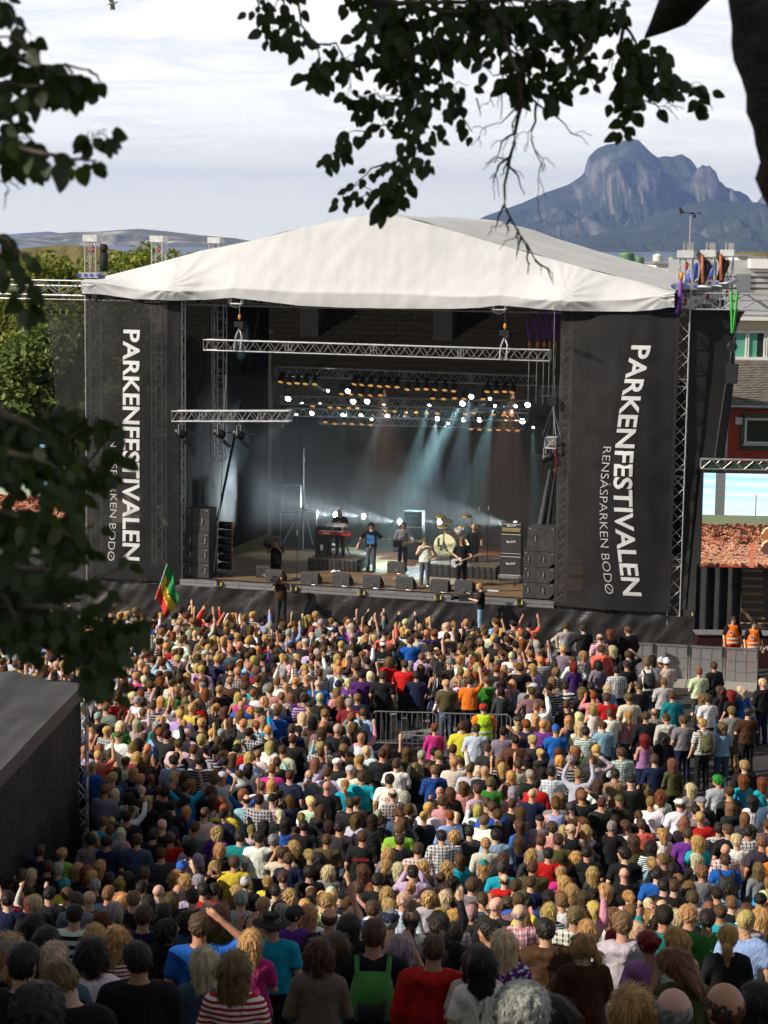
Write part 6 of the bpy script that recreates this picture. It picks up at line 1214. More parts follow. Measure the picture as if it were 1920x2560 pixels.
# ---------------------------------------------------------------- barriers
A=at_z(1376,1682,0); B=at_z(1960,1715,0); dv=(B-A).normalized(); GR=mat('barrier_mesh',(0.40,0.40,0.41),0.45,0.5,0.1,30,alpha=0.62)
n=int((B-A).length/1.08); ang=math.atan2(dv.y,dv.x)
for i in range(n):
    c=A+dv*(i+0.5)*1.08; t=thing('crowd_barrier',c,'silver stage barrier panel, %s from the left along the open tarmac'%no[i],'barrier','stage barrier panels',ang)
    mb=MB(); mb.box((0,0,1.1),(1.07,0.06,0.06)); part('top_rail',mb,ALU,t); mb=MB(); [mb.box((x,0,0.55),(0.05,0.05,1.08)) for x in (-0.5,0.5)]; part('upright',mb,ALU,t)
    mb=MB(); mb.box((0,0.0,0.56),(0.96,0.012,1.0)); part('perforated_sheet',mb,GR,t); mb=MB(); [mb.box((x,-0.012,0.56),(0.02,0.012,1.0)) for x in (-0.17,0.17)]; [mb.box((0,-0.012,z),(0.96,0.012,0.02)) for z in (0.38,0.72)]; part('cross_rib',mb,ALU,t)
    mb=MB(); mb.box((0,-0.6,0.035),(1.06,1.15,0.05)); part('foot_plate',mb,mat('foot_plate',(0.36,0.34,0.30),0.7,0.2,0.2,6,0.003,60,stretch=(1,12,1)),t)
    mb=MB(); mb.box((0.53,-0.04,0.98),(0.06,0.06,0.3)); part('black_joint',mb,DKW,t)
def rail(p,q,label,i):
    d=q-p; ln=d.length; t=thing('crowd_control_fence',(p+q)/2,label,'fence','tube fences round the camera platform',math.atan2(d.y,d.x)); h=1.08
    mb=MB(); mb.tube([(-ln/2+0.03,0,0.02),(-ln/2+0.03,0,h-0.1),(-ln/2+0.12,0,h),(ln/2-0.12,0,h),(ln/2-0.03,0,h-0.1),(ln/2-0.03,0,0.02)],0.021,7); mb.tube([(-ln/2+0.03,0,0.22),(ln/2-0.03,0,0.22)],0.018,6); part('frame',mb,ALU,t)
    m_=int(ln/0.13)
    for k in range(1,m_): mb=MB(); mb.tube([(-ln/2+ln*k/m_,0,0.22),(-ln/2+ln*k/m_,0,h)],0.009,4,cap=False); part('bar',mb,ALU,t)
    for x in (-ln/2+0.4,ln/2-0.4): mb=MB(); mb.box((x,0,0.02),(0.06,0.6,0.03)); part('foot',mb,ALUD,t)
def fpt(u,v): return at_ground(u,v,1.08)
RL=[((927,1778),(1095,1782),'fence panel behind the filming man, left part'),((1100,1783),(1280,1787),'fence panel behind the equipment cases'),((1285,1788),(1445,1795),'fence panel right of the VAKT guard'),((1003,1837),(1116,1843),'fence panel in front of the filming man'),((850,1850),(927,1778),'angled fence panel at the left corner of the camera platform'),((1116,1843),(1200,1870),'short fence panel beside the woman in magenta'),((1445,1795),(1395,1845),'angled fence panel right of the light blue shirt')]
for i,(a,b,lb) in enumerate(RL): rail(fpt(*a),fpt(*b),lb,i)
pc=at_ground(1025,1838,0.0)
t=thing('camera_platform',pc+Vector((0.9,0.1,0)),'low grey platform holding the camera gear inside the fence','platform'); mb=MB(); mb.box((0,0.6,0.10),(3.4,2.2,0.18)); part('deck',mb,mat('deck_grey',(0.22,0.21,0.20),0.8,0,0.2,4),t)
def tripod(p,label,h=1.45):
    t=thing('tripod',p,label,'tripod'); mb=MB()
    for a in (0.5,2.6,4.7): mb=MB(); mb.tube([(0,0,h),(0.42*math.cos(a),0.42*math.sin(a),0)],0.022,5); part('leg',mb,ALU,t)
    mb=MB(); mb.lathe([(0.05,h-0.1),(0.07,h),(0.05,h+0.1)],n=8); part('head',mb,BLK,t); return t
def vcam(p,rz,label,big=1.0):
    t=thing('video_camera',p,label,'video camera',None,rz); mb=MB(); mb.box((0,0,0.0),(0.13*big,0.42*big,0.18*big)); mb.box((0,-0.16*big,0.11*big),(0.10*big,0.1*big,0.08*big)); part('body',mb,BLKP,t)
    mb=MB(); mb.lathe([(0.05*big,0.2*big),(0.055*big,0.34*big),(0.075*big,0.36*big),(0.075*big,0.44*big)],(0,0,0.0),(0,1,0),12); part('lens',mb,DKW,t,True); mb=MB(); mb.tube([(-0.08,0,0.16*big),(-0.08,0.1,0.17*big)],0.03,6); mb.box((0.1*big,0.05*big,0.06*big),(0.05,0.12*big,0.08*big)); part('viewfinder',mb,DKW,t); return t
q=pc+Vector((0.75,0.5,0.18)); tripod(q,'silver tripod under the big camera inside the fence'); vcam(q+Vector((0,0,1.62)),0.1,'large video camera on the tripod inside the fence',1.5)
q=at_ground(1124,1822,0); t=thing('light_mast',q,'thin tall silver mast on a tripod inside the fence','mast'); mb=MB(); mb.tube([(0,0,0),(0,0,2.3)],0.024,6); part('mast',mb,ALU,t)
for a in (0.3,2.4,4.5): mb=MB(); mb.tube([(0,0,0.75),(0.55*math.cos(a),0.55*math.sin(a),0)],0.02,5); part('leg',mb,ALU,t)
mb=MB(); mb.box((0,0,2.4),(0.34,0.2,0.17)); part('lamp_head',mb,BLK,t)
for (u,v,w_,h_,c_,lb) in ((1225,1800,0.7,0.5,ALU,'silver equipment trunk inside the fence'),(1165,1825,0.5,0.25,BLKP,'black equipment bag on the camera platform')):
    q=at_ground(u,v,h_); t=thing('equipment_case',q,lb,'case'); mb=MB(); mb.box((0,0,h_/2+0.19),(w_,0.45,h_)); part('box',mb,c_,t); mb=MB(); [mb.box((x,-0.23,h_*0.6+0.19),(0.05,0.02,0.08)) for x in (-0.15,0.15)]; part('latch',mb,CHR,t)
# ---------------------------------------------------------------- black tent at the left
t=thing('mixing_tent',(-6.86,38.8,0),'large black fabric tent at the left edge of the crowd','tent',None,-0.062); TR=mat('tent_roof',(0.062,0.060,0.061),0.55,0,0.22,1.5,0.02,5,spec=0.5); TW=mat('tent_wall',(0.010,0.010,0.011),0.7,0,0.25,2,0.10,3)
TA=at_y(208,1702,42.9); TB_=at_y(-10,1935,35.3); L0=Vector((0,4.2,0)); zA=TA.z; zB=TB_.z; yA=42.9-38.8; yB=33.6-38.8
zf=lambda y: zB+(zA-zB)*(y-(35.3-38.8))/(42.9-35.3)
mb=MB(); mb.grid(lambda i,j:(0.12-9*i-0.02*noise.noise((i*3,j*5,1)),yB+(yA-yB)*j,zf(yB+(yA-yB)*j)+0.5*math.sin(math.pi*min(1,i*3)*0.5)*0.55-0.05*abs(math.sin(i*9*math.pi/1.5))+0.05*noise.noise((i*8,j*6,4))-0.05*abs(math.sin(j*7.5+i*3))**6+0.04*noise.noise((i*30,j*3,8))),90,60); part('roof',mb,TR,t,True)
mb=MB(); mb.grid(lambda i,j:(0.13+0.02*noise.noise((i*4,j*4,2)),yB+(yA-yB)*i,zf(yB+(yA-yB)*i)-0.32*j+0.01),30,5); part('valance',mb,TR,t,True)
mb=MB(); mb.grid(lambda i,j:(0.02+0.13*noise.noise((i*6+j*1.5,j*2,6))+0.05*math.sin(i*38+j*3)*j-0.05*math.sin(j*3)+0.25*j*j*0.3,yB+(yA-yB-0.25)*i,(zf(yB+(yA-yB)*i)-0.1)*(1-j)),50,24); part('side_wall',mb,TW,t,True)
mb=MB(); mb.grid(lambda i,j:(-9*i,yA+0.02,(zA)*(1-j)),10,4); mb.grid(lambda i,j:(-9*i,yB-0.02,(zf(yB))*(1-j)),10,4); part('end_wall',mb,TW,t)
mb=MB(); truss(mb,(0.05,yA-0.1,gz(42.8)),(0.05,yA-0.1,zA-0.1),0.22,0.3,0.02,0.01,side=(1,0,0)); part('corner_truss',mb,ALU,t)
# flag
# ---------------------------------------------------------------- the band and crew
def face_dir(p,q): return math.atan2(-(q[0]-p[0]),q[1]-p[1])
def floorpos(u,v,z=SZ+0.01): s,k=fl(u,v,z); return S(s,k,z)
def specs_on(r,yaw=0,pit=0):
    Rm=headR(yaw,pit); hc=hp(HEAD0,Rm); mb=MB()
    for x in (-0.033,0.033): mb.box((x,0.100,0.008),(0.045,0.012,0.03))
    mb.box((0,0.10,0.015),(0.02,0.01,0.008)); [mb.box((x,0.05,0.012),(0.008,0.10,0.01)) for x in (-0.078,0.078)]
    o=link('sunglasses',mb.mesh('sunglasses',DKW),r); o.location=hc; o.rotation_euler=(pit,0,yaw)
def eyes_on(r,yaw=0,pit=0):
    Rm=headR(yaw,pit); hc=hp(HEAD0,Rm); mb=MB()
    for x in (-0.030,0.030): mb.lathe([(0.0,0.0),(0.010,0.001),(0.0,0.005)],(x,0.101,0.008),(0,1,0),8); mb.box((x,0.103,0.030),(0.032,0.006,0.006))
    o=link('eyes_and_brows',mb.mesh('eyes_and_brows',DKW),r); o.location=hc; o.rotation_euler=(pit,0,yaw)
P_=math.pi; B_='band members on the stage'
r=person(floorpos(1061,1468),P_-0.15,'C','l','tank','white','mic',sex='m',sc=1.0,label='singer in a white vest, green cap and baggy jeans at the stage front',hatc='green',legc='washed',shoes='white',group=B_); specs_on(r); r['category']='person'
r=person(floorpos(927,1428),P_-0.1,'S','d','tee','black','open','plain',sc=1.02,label='man in sunglasses and black t-shirt with a blue print, arms out',legc='washed',shoes='black',group=B_); specs_on(r)
mb=MB(); mb.grid(lambda i,j:(-0.13+0.26*i,0.166,1.02+0.34*j),4,6); part('blue_print',mb,mat('blue_print',(0.03,0.16,0.42),0.7,0,0.9,9),r)
r=person(floorpos(1006,1421),P_+0.05,'Y','n','hood','grey','guitar',pit=-0.25,sex='m',sc=0.98,label='bass player in a grey hooded top and sunglasses behind the singer',legc='navy',group=B_); specs_on(r,0,-0.25)
mb=MB(); mb.lathe([(0,0),(0.075,0.0)],(0.03,0.178,1.30),(0,1,0.05),18); e_=part('red_ring',mb,REDP,r); mb=MB(); mb.lathe([(0,0.003),(0.055,0.003)],(0.03,0.178,1.30),(0,1,0.05),18); part('white_ring',mb,WHT,e_); mb=MB(); mb.lathe([(0,0.006),(0.03,0.006)],(0.03,0.178,1.30),(0,1,0.05),14); part('blue_dot',mb,BLUEP,e_)
r=person(floorpos(1153,1466),P_-0.1,'S','l','tee','black','guitar',pit=-0.4,sc=1.0,label='guitarist in a black t-shirt looking down at his white guitar',legc='black',shoes='lightgrey',group=B_); eyes_on(r,0,-0.4)
p=floorpos(1183,1405,RD); r=person(p+Vector((0,0,-0.35)),P_,'B','n','tee','black','keys',pit=-0.2,sex='m',label='bald drummer in black sitting behind the cymbals',legc='black',group=B_); eyes_on(r,0,-0.2)
r=person(floorpos(850,1390,RZ),P_-0.2,'B','n','tee','black','keys',pit=-0.3,yaw=-0.3,sex='m',sc=1.0,label='bald keyboard player in a black printed t-shirt on the left riser',legc='charcoal',group=B_); eyes_on(r,-0.3,-0.3)
mb=MB(); mb.lathe([(0,0),(0.09,0)],(0.0,0.172,1.26),(0,1,0),16); q_=part('yellow_print',mb,mat('yellow_print',(0.6,0.45,0.05),0.7,0,0.3,9),r); mb=MB(); mb.lathe([(0,0.003),(0.05,0.003)],(0.02,0.172,1.24),(0,1,0),12); part('red_print',mb,REDP,q_)
def guitar(p,rz,body,label,tilt=0.25):
    t=thing('electric_guitar',p,label,'guitar',None,rz); X=Vector((math.cos(tilt),0,math.sin(tilt))); Z=Vector((-math.sin(tilt),0,math.cos(tilt))); mb=MB()
    out=[(-0.24,0.02),(-0.2,0.13),(-0.08,0.15),(0.0,0.10),(0.12,0.14),(0.16,0.08),(0.10,0.0),(0.14,-0.08),(0.05,-0.14),(-0.05,-0.10),(-0.16,-0.16),(-0.24,-0.1)]
    mb.prism([X*a+Z*b for a,b in out][::-1],Vector((0,-0.045,0))); part('body',mb,body,t); mb=MB(); mb.box(X*0.42-Vector((0,0.02,0)),(0.62,0.03,0.05),(X,Vector((0,1,0)),Z)); mb.box(X*0.80-Vector((0,0.02,0)),(0.16,0.025,0.08),(X,Vector((0,1,0)),Z)); part('neck',mb,TIM,t)
    mb=MB(); mb.box(X*-0.02+Vector((0,-0.05,0)),(0.16,0.015,0.10),(X,Vector((0,1,0)),Z)); part('pick_guard',mb,DKW,t); return t
# seen from the front: body on our left, neck to our right
p=floorpos(1153,1466)+Vector((0,0,1.0)); F_=Vector((-math.sin(P_-0.1),math.cos(P_-0.1),0)); guitar(p+F_*0.24+Vector((-0.12,0,-0.08)),0.0,WHT,'white electric guitar played by the man in black',0.35)
p=floorpos(1006,1421)+Vector((0,0,1.0)); guitar(p+Vector((-0.14,-0.26,-0.02)),0.0,TOL,'dark bass guitar held by the hooded player',0.12)
# kneeling camera operator on the stage
p=floorpos(690,1424); r=person(p+Vector((0,0,-0.62)),P_+0.0,'S','d','tee','black','cam',sc=1.0,label='camera operator crouching at the left of the stage',legc='black'); 
vcam(p+Vector((-0.32,-0.32,0.98)),P_+0.3,'shoulder camera of the crouching operator',1.1)
# pit camera operators
def pit(u,vtop,k,h): 
    s,z=on(u,vtop,k); return S(s,k,0)+Vector((0,0,max(0,z-h)))
p=pit(703,1437,-1.0,1.77); bxh=p.z
mb=MB(); mb.box((0,0,bxh/2),(0.9,0.7,max(0.05,bxh))); solo('step_box',mb,BLKP,(p.x,p.y,0),'black box the left pit cameraman stands on','box')
r=person(p,P_+0.1,'T','n','tee','brown','cam',sex='m',label='long haired cameraman in a brown t-shirt in the pit, facing the crowd',legc='charcoal'); vcam(p+Vector((-0.22,-0.33,1.58)),P_+0.15,'video camera on the shoulder of the long haired pit cameraman',1.15)
p=pit(1203,1458,-1.0,1.77); mb=MB(); mb.box((0,0,max(0.05,p.z)/2),(0.9,0.7,max(0.05,p.z))); solo('step_box',mb,BLKP,(p.x,p.y,0),'black box the right pit cameraman stands on','box')
r=person(p,P_/2-0.1,'S','b','tee','black','camlow',pit=-0.25,label='blond cameraman in black t-shirt and light jeans in the pit, in profile',legc='lightblue'); vcam(p+Vector((-0.50,-0.05,1.27)),P_/2,'video camera held low by the blond pit cameraman',1.2)
# guards at the right
def vest(r,colr,txt=None,back=True,stripes=True):
    # reflective bands and print on the vest
    mb=MB()
    for z in (0.93,1.06): mb.lathe([(0.197,z),(0.197,z+0.045)],(0,0,0),n=20)
    for i,v in enumerate(mb.v): mb.v[i]=(v[0]*1.02,v[1]*0.90,v[2])
    part('reflective_band',mb,mat('reflective_band',(0.75,0.76,0.78),0.3,0.3,0),r)
    if txt: put_text(r,txt,(-0.135,-0.200,1.20),(1,0,0),(0,0.0,1),0.105,DKW,0.27,0.03)
TC['vestorange']=(0.85,0.17,0.01); TC['vestyellow']=(0.55,0.85,0.03)
for u,v,hs,hc,lb in ((1833,1541,'S','n','guard in an orange reflective vest and glasses left of his colleague'),(1885,1552,'S','d','guard in an orange reflective vest and dark sunglasses at the right edge')):
    p=at_y(u,v,62.4 if u<1850 else 62.1); p.z-=1.77; p.z=max(0,p.z); r=person(Vector((p.x,p.y,p.z)),P_+0.1,hs,hc,'tee','black','down',label=lb,legc='red',group='guards in orange vests')
    t_=link('vest',lib(('top','m','down','vest')),r,color=TC['vestorange']); vest(r,None); specs_on(r); mb=MB(); mb.box((0.10,0.183,1.27),(0.11,0.01,0.13)); q_=part('badge',mb,WHT,r); mb=MB(); mb.box((0.10,0.189,1.28),(0.06,0.006,0.06)); part('badge_print',mb,REDP,q_)
    if p.z>0.06: pass
# ---------------------------------------------------------------- people of the crowd, read off the photograph: tile, x, y, head, hair, garment, colour, pose...
TL={'A':(0,2060,.3858),'B':(640,2060,.3858),'C':(1280,2060,.3858),'D':(640,1550,.3858),'E':(1280,1550,.3858)}
DATA='''
A 45 265 O n tank orange;A 255 175 S n sweat navy;A 400 190 U b tee lime;A 590 105 S d tee grey;A 690 115 S d tee navy g;A 890 105 S n sweat denim;A 990 70 S d tee black;A 1105 95 S n tee red;A 1235 130 M d tee lavender;A 1425 160 O b tee black;A 1405 50 W b tee purple;A 1555 85 S d tee teal;A 1390 270 O b tee black film FACE;A 1520 250 S n tee yellow;A 135 335 S n sweat olive;A 195 330 M w jacket black;A 305 280 S n hood black;A 375 295 S g tee black;A 500 290 T b tee black;A 560 310 W r tee black;A 645 275 M b tee black;A 590 345 S b sweat black;A 615 400 S g tee charcoal;A 705 360 S d tee navy;A 780 380 T b tee white;A 830 350 L d tee black;A 932 325 S n jacket black;A 1130 340 M b tee black;A 1200 365 M b tee charcoal;A 1180 285 K b tee lavender film hblue;A 1290 375 E g tee black;A 415 400 K n tee yellow down hteal;A 130 410 S d tee grey;A 50 490 S d tee navy;A 318 455 S d tee black;A 230 515 X w tee black;A 435 460 S n tee white;A 495 500 Z n jacket grey;A 576 485 B n tee olive;A 700 455 S l jacket navy;A 785 490 O b tee black;A 865 490 S l tee black;A 735 560 O g tee black;A 960 505 L d tee black;A 1025 440 B n jacket navy;A 1155 435 F g tee lavender;A 1250 475 S d tee black;A 1316 430 S d tee red;A 1110 485 L n tee black;A 1385 430 S d tee charcoal;A 1530 440 M b tee black;A 1590 385 K n tee black down hlightgrey;A 1560 490 S g sweat charcoal down vstripe;A 1350 560 O w tee white;A 1430 570 W l tee olive;A 480 590 C d tee white down bigstripe;A 925 600 S n jacket navy;A 1060 580 S d tee black;A 1080 680 Y d jacket black down y70;A 1210 620 O d jacket denim;A 1292 665 S n tee blue scratch;A 615 725 L b sweat black;A 760 740 W b tee white down stripe2;A 595 830 O d sweat white;A 60 830 C b jacket black down hgrey f;A 215 650 L d jacket black;A 143 910 S d jacket black;A 335 880 X w jacket denim;A 460 1000 S l jacket black down y-70 g p-25;A 900 880 S d jacket black down y-25;A 240 1240 Z d jacket black;A 1330 900 M w jacket denim fwd y-30;A 1520 930 T l sweat white fwd stripe2;A 1625 760 L b tee magenta;A 300 745 L d jacket black
B 18 90 C d tee white;B 112 110 K g tee black down hgrey tVI.GJØR;B 165 190 Z n tee cream film y60;B 210 228 S n tee navy;B 245 145 L b tee black;B 345 200 P b tee black;B 410 225 W d tee black;B 458 105 S n jacket olive;B 310 15 S d tee black;B 540 20 S d tee charcoal;B 690 85 S n tee black down tM;B 860 185 O b tee grey;B 840 270 Q b jacket charcoal;B 925 290 M w tee black;B 930 105 S n tee black;B 925 30 S l tee lime;B 1048 165 S n sweat darkred down plaid;B 1085 275 W b tee grey;B 1017 315 S d sweat lavender film;B 1205 80 S d sweat navy down plaid;B 1285 75 Y b tee white down stripe;B 1385 50 S d sweat charcoal;B 1490 130 S b sweat cream;B 1475 275 K b tee black down hteal f;B 1595 285 K n tee turquoise down hcharcoal;B 1555 75 S d jacket lightblue;B 1240 280 W b jacket charcoal;B 1602 222 M n tee black;B 345 315 Z d tee black;B 468 305 O w tee grey;B 175 350 E n tee charcoal;B 75 375 Q b tee yellow;B 125 435 S d sweat white down plaid;B 215 460 W b tee black;B 605 370 L d tee black;B 695 300 L n tee black;B 785 365 S d tee black;B 662 415 S n tee black;B 750 420 T r tee black;B 848 445 O b tee charcoal;B 865 525 L b tee black;B 953 495 X w sweat lightblue down plaid;B 1003 420 U b tank tan;B 1120 475 Y b tee lightgrey;B 1222 475 M w sweat white;B 1198 350 U n tank tan;B 1398 400 Z n tee grey;B 1610 365 F n hood red;B 1468 495 S n jacket denim;B 1410 545 O n tee black;B 1632 515 S n tee pink;B 55 520 B n tee navy down y-80;B 172 575 S g tee black;B 110 650 S l tee turquoise down y-60 hat;B 237 590 C d tee purple down y50 hcharcoal;B 335 580 T b tee white;B 458 505 X b tee lime down floral;B 475 610 F n tee black raise;B 600 655 L d tee black;B 630 600 M w tee white;B 755 555 S n sweat blue;B 865 630 C g jacket charcoal down hnavy;B 1005 620 C d sweat white down htan f;B 1190 650 C d tee black f;B 1285 610 T b sweat white down plaid;B 1276 700 P d jacket black;B 762 720 S n tee black;B 515 790 T n tee turquoise;B 408 830 O n sweat taupe;B 940 800 M g tee black film;B 1150 815 E n hood red down red;B 1432 870 L n tee cream;B 1465 900 L d tee white;B 1530 700 S d tee black down y-70;B 1610 770 T w tee purple down floral;B 1300 490 L n tee black
C 45 110 L n tee navy;C 125 200 M b jacket charcoal;C 188 110 S n tee grey;C 298 105 S n tee olive;C 262 25 Z n tee pink;C 385 35 B n tank black down y-70 g;C 480 45 M b tee lavender film;C 645 20 S g tee black hip;C 740 15 Z n tee white;C 790 105 L n tee olive;C 840 5 S n sweat coral;C 903 145 M d sweat white down stripe;C 975 60 L b tee white down y-70 g;C 1140 65 S n tee purple;C 1205 115 M b tee turquoise;C 735 195 Z d tee black down y-60;C 905 250 P b jacket lightblue;C 987 232 S l tee black down y-80;C 1040 285 L d tee black;C 1198 225 T w tee black;C 1340 30 S d sweat black down plaidw;C 1405 40 E n tee black;C 1457 110 X w tee white;C 1384 170 B n sweat darkred down plaid;C 1530 50 S d sweat navy down plaid;C 1620 115 S l tee charcoal;C 1385 235 S n tee blue;C 1600 290 L l sweat grey;C 235 195 S d tee red;C 413 215 T b tee mauve;C 485 185 S d tee black;C 132 285 S n jacket olive;C 315 315 Q b tee magenta;C 340 375 L b tee grey;C 122 380 S n tee navy;C 22 405 E n tee black;C 522 315 T b tee charcoal;C 610 425 L b tee black down y-50 g;C 387 430 M b tee black;C 465 470 L n tee black;C 728 325 B n tee black;C 757 470 P b tank purple;C 942 325 S d tee blue;C 985 400 S d tee black hip;C 1050 405 S n tee black;C 1078 360 U l tee grey;C 1147 410 O l tee teal down plaid;C 1233 315 Z l tee grey;C 1173 480 S n sweat lightgrey;C 1405 425 W d tee lightblue;C 1425 515 S l tee black;C 1625 600 L b tee navy;C 1148 590 X b tee black;C 1070 610 M w tee black;C 1265 620 S d tee green;C 240 470 M d tee black;C 242 560 L b sweat white down stripe;C 325 500 S l tee white;C 405 600 S l sweat olive down plaid;C 48 580 F g tee white down plaidr;C 222 690 S d hood brown;C 470 790 Q b jacket brown down y-70;C 490 680 L b jacket black;C 642 600 W l tee white;C 720 650 S l hood lightgrey;C 800 700 P w sweat lavender;C 890 770 U R tee lilac;C 1070 750 L b tank white;C 1115 890 M l sweat olive fwd y-60 p-30;C 1400 730 Q b sweat black;C 1640 600 S n tee cream down patch;C 290 1245 L d jacket black;C 780 1195 M b tee black;C 1050 1215 F g tee grey;C 1390 1190 F n tee charcoal;C 1600 1150 L d jacket black;C 60 1240 Z g tee black
E 350 40 S n sweat navy lean vstripe;E 465 55 Z d jacket black lean;E 570 115 F l tee white down stripe2;E 640 85 M r jacket black;E 755 65 S n jacket black;E 580 190 Z n hood coral;E 655 190 T w sweat black;E 755 225 S n tee black scratch;E 875 280 S l tee white;E 965 270 K n tee white down hlightgrey;E 1000 275 K n sweat cream down hwhite;E 912 250 L d sweat black down plaidw;E 1213 335 S l tee palegreen;E 1310 298 S n sweat black;E 985 400 E l tee lightgrey;E 1040 490 S n jacket teal;E 1355 455 W n tee black;E 1425 480 M R tee black;E 1490 455 W w sweat blue;E 1627 410 X w jacket black;E 1270 510 Z n tee white;E 1235 505 W l tee grey;E 560 285 O d sweat grey;E 462 225 O b tee mauve down floral;E 250 270 L b sweat pink;E 400 300 O R tee purple down stripe3;E 135 310 L b sweat lavender;E 348 430 S d sweat white down bigstripe;E 455 462 L l tee black;E 515 430 S d jacket black;E 615 505 S n tee red;E 760 505 C n tee cream down holive;E 678 325 S d sweat denim down plaid;E 620 440 T w jacket lightblue;E 745 290 C n tee black down hnavy;E 825 430 E n tee black film;E 525 570 O b tank white;E 637 605 S n tee white;E 755 615 P b tank pink;E 868 625 E n sweat black;E 922 600 F l tee grey;E 1003 635 E n hood lightgrey down y-50;E 1115 650 S n tee grey;E 1240 670 S b tee white down stripe y-50 g;E 1365 690 W l sweat lightblue;E 1425 590 S l sweat grey down kh;E 1528 600 C d tee brown cross y70 hcharcoal g;E 440 690 T w tee cream;E 285 712 K b tee blue down hblue;E 480 725 S d tee white down stripe4;E 590 685 C n sweat lightblue down hbrown y-50;E 862 770 L R tank lilac;E 983 760 W d sweat black;E 925 905 S n sweat navy;E 1040 930 M l sweat olive;E 712 860 S n sweat white down plaidt;E 525 910 S n hood lightgrey scratch;E 670 1000 S d sweat tan;E 255 985 S d sweat lightblue down plaid;E 555 1065 M n tee white;E 962 1135 M r tee white;E 1162 1090 T w tee grey;E 1340 1040 X G sweat denim down vstripe y-60 g;E 1500 1035 T r tee turquoise;E 1622 1050 L r tee turquoise;E 1560 1165 L d tee white;E 1088 1190 C n tee white down hwhite;E 130 1130 B n tee navy;E 1508 945 X b jacket black
D 1475 570 C n tee orange down hred VAKT;D 1040 360 S d jacket navy camlow;D 1158 700 U r sweat magenta fwd;D 1337 690 S n tee yellow;D 1427 705 S n sweat lightblue down vstripe;D 860 265 O l tee red;D 685 355 S d sweat purple down plaidd;D 820 360 S n tee black;D 402 415 B n sweat blue;D 135 600 S n sweat blue;D 232 710 E n hood navy;D 605 540 S g tee darkred;D 865 1035 S d tee white down tUSA;D 910 935 S n tee white;D 685 1020 S n tee turquoise;D 577 1065 Q b tee turquoise;D 1385 395 S n tee orange raise;D 1158 975 S l hood blue down plaidd;D 1500 830 E n tee charcoal;D 345 1005 F g tee grey;D 1002 135 S n tee blue;D 822 165 C n tee black down hwhite tVI.GJØR;D 460 1080 B n tee black;D 1517 1055 S l tee green;D 1208 1175 S n tee pink
'''
HW={'S':'short %s hair','L':'long %s hair','W':'long wavy %s hair','M':'%s shoulder length hair','T':'long straight %s hair','P':'%s ponytail','Q':'low %s ponytail','U':'%s hair in a bun','O':'bobbed %s hair','X':'short spiky %s hair','Y':'curly %s hair','Z':'short curly %s hair','E':'cropped %s hair','B':'shaved head','F':'balding head with %s hair'}
HWN={'hoodup':''}
GW={'tee':'t-shirt','tank':'sleeveless top','sweat':'long sleeved top','jacket':'jacket','hood':'hooded top'}
PW={'stripe':('striped','navy'),'stripe2':('red striped','red'),'stripe3':('striped','black'),'stripe4':('green striped','teal'),'bigstripe':('broadly striped','black'),'vstripe':('pinstriped','white'),'plaid':('checked','white'),'plaidw':('checked','white'),'plaidr':('red checked','red'),'plaidt':('turquoise checked','teal'),'plaidd':('dark checked','black'),'floral':('flowered','white'),'patch':('blue patterned','denim')}
PTYPE={'stripe2':'stripe','stripe3':'stripe','stripe4':'stripe','plaidw':'plaid','plaidr':'plaid','plaidt':'plaid','plaidd':'plaid'}
PO={'film':'holding up a phone','raise':'with one arm raised','hip':'hands on hips','cross':'arms crossed','scratch':'hand to the head','lean':'leaning on the barrier','fwd':'hands in front','camlow':'filming at the tripod'}
ppl=[]; phones=[]
for line in DATA.strip().split('\n'):
    T=line[0]
    for it in line.split(';'):
        w_=it.split(); ox,oy,sc_=TL[w_[0]]; u=ox+float(w_[1])*sc_; v=oy+float(w_[2])*sc_
        d=dict(u=u,v=v,hs=w_[3],hc=w_[4],k=w_[5],c=w_[6],pose='down',pat='plain',yaw=0,pit=0,g=0,face=0,hat=None,txt=None,f=None,red=0,vakt=0,leg=None)
        for x in w_[7:]:
            if x in POSE: d['pose']=x
            elif x in PW: d['pat']=x
            elif x=='g': d['g']=1
            elif x=='f': d['f']=1
            elif x=='FACE': d['face']=1
            elif x=='hat': d['hs']='H'; d['hat']='black'
            elif x=='kh': d['leg']='khaki'
            elif x=='red': d['red']=1
            elif x=='VAKT': d['vakt']=1
            elif x[0]=='y': d['yaw']=-R(float(x[1:]))
            elif x[0]=='p': d['pit']=R(float(x[1:]))
            elif x[0]=='h': d['hat']=x[1:]
            elif x[0]=='t': d['txt']=x[1:]
        ppl.append(d)
def place(d):
    r=random.Random(int(d['u']*7+d['v'])); sc_=1.0 if d['hs'] in 'SCKBEFXHZ' else 0.95; sc_*=r.uniform(0.99,1.06); d['sc']=sc_; d['p']=at_ground(d['u'],d['v'],1.66*sc_); return d
for d in ppl: place(d)
def base_label(d):
    col_=PN.get(d['c'],d['c']); hn=HN[d['hc']]
    hd='black hat' if d['hs']=='H' else ('%s cap'%PN.get(d['hat'] or 'black',d['hat'] or 'black') if d['hs']=='C' else ('%s beanie'%PN.get(d['hat'] or 'black',d['hat'] or 'black') if d['hs']=='K' else HW[d['hs']]%hn if '%s' in HW[d['hs']] else HW[d['hs']]))
    pt=PW[d['pat']][0]+' ' if d['pat'] in PW else ''
    s_='person with %s in a %s%s %s'%(hd,pt,col_,GW[d['k']]); 
    if d['pose'] in PO: s_+=' '+PO[d['pose']]
    return s_
def short(d):
    col_=PN.get(d['c'],d['c']); pt=PW[d['pat']][0]+' ' if d['pat'] in PW else ''; return '%s%s %s'%(pt,col_,GW[d['k']].replace('long sleeved ',''))
for d in ppl: d['lab']=base_label(d)
from collections import Counter
cnt=Counter(d['lab'] for d in ppl)
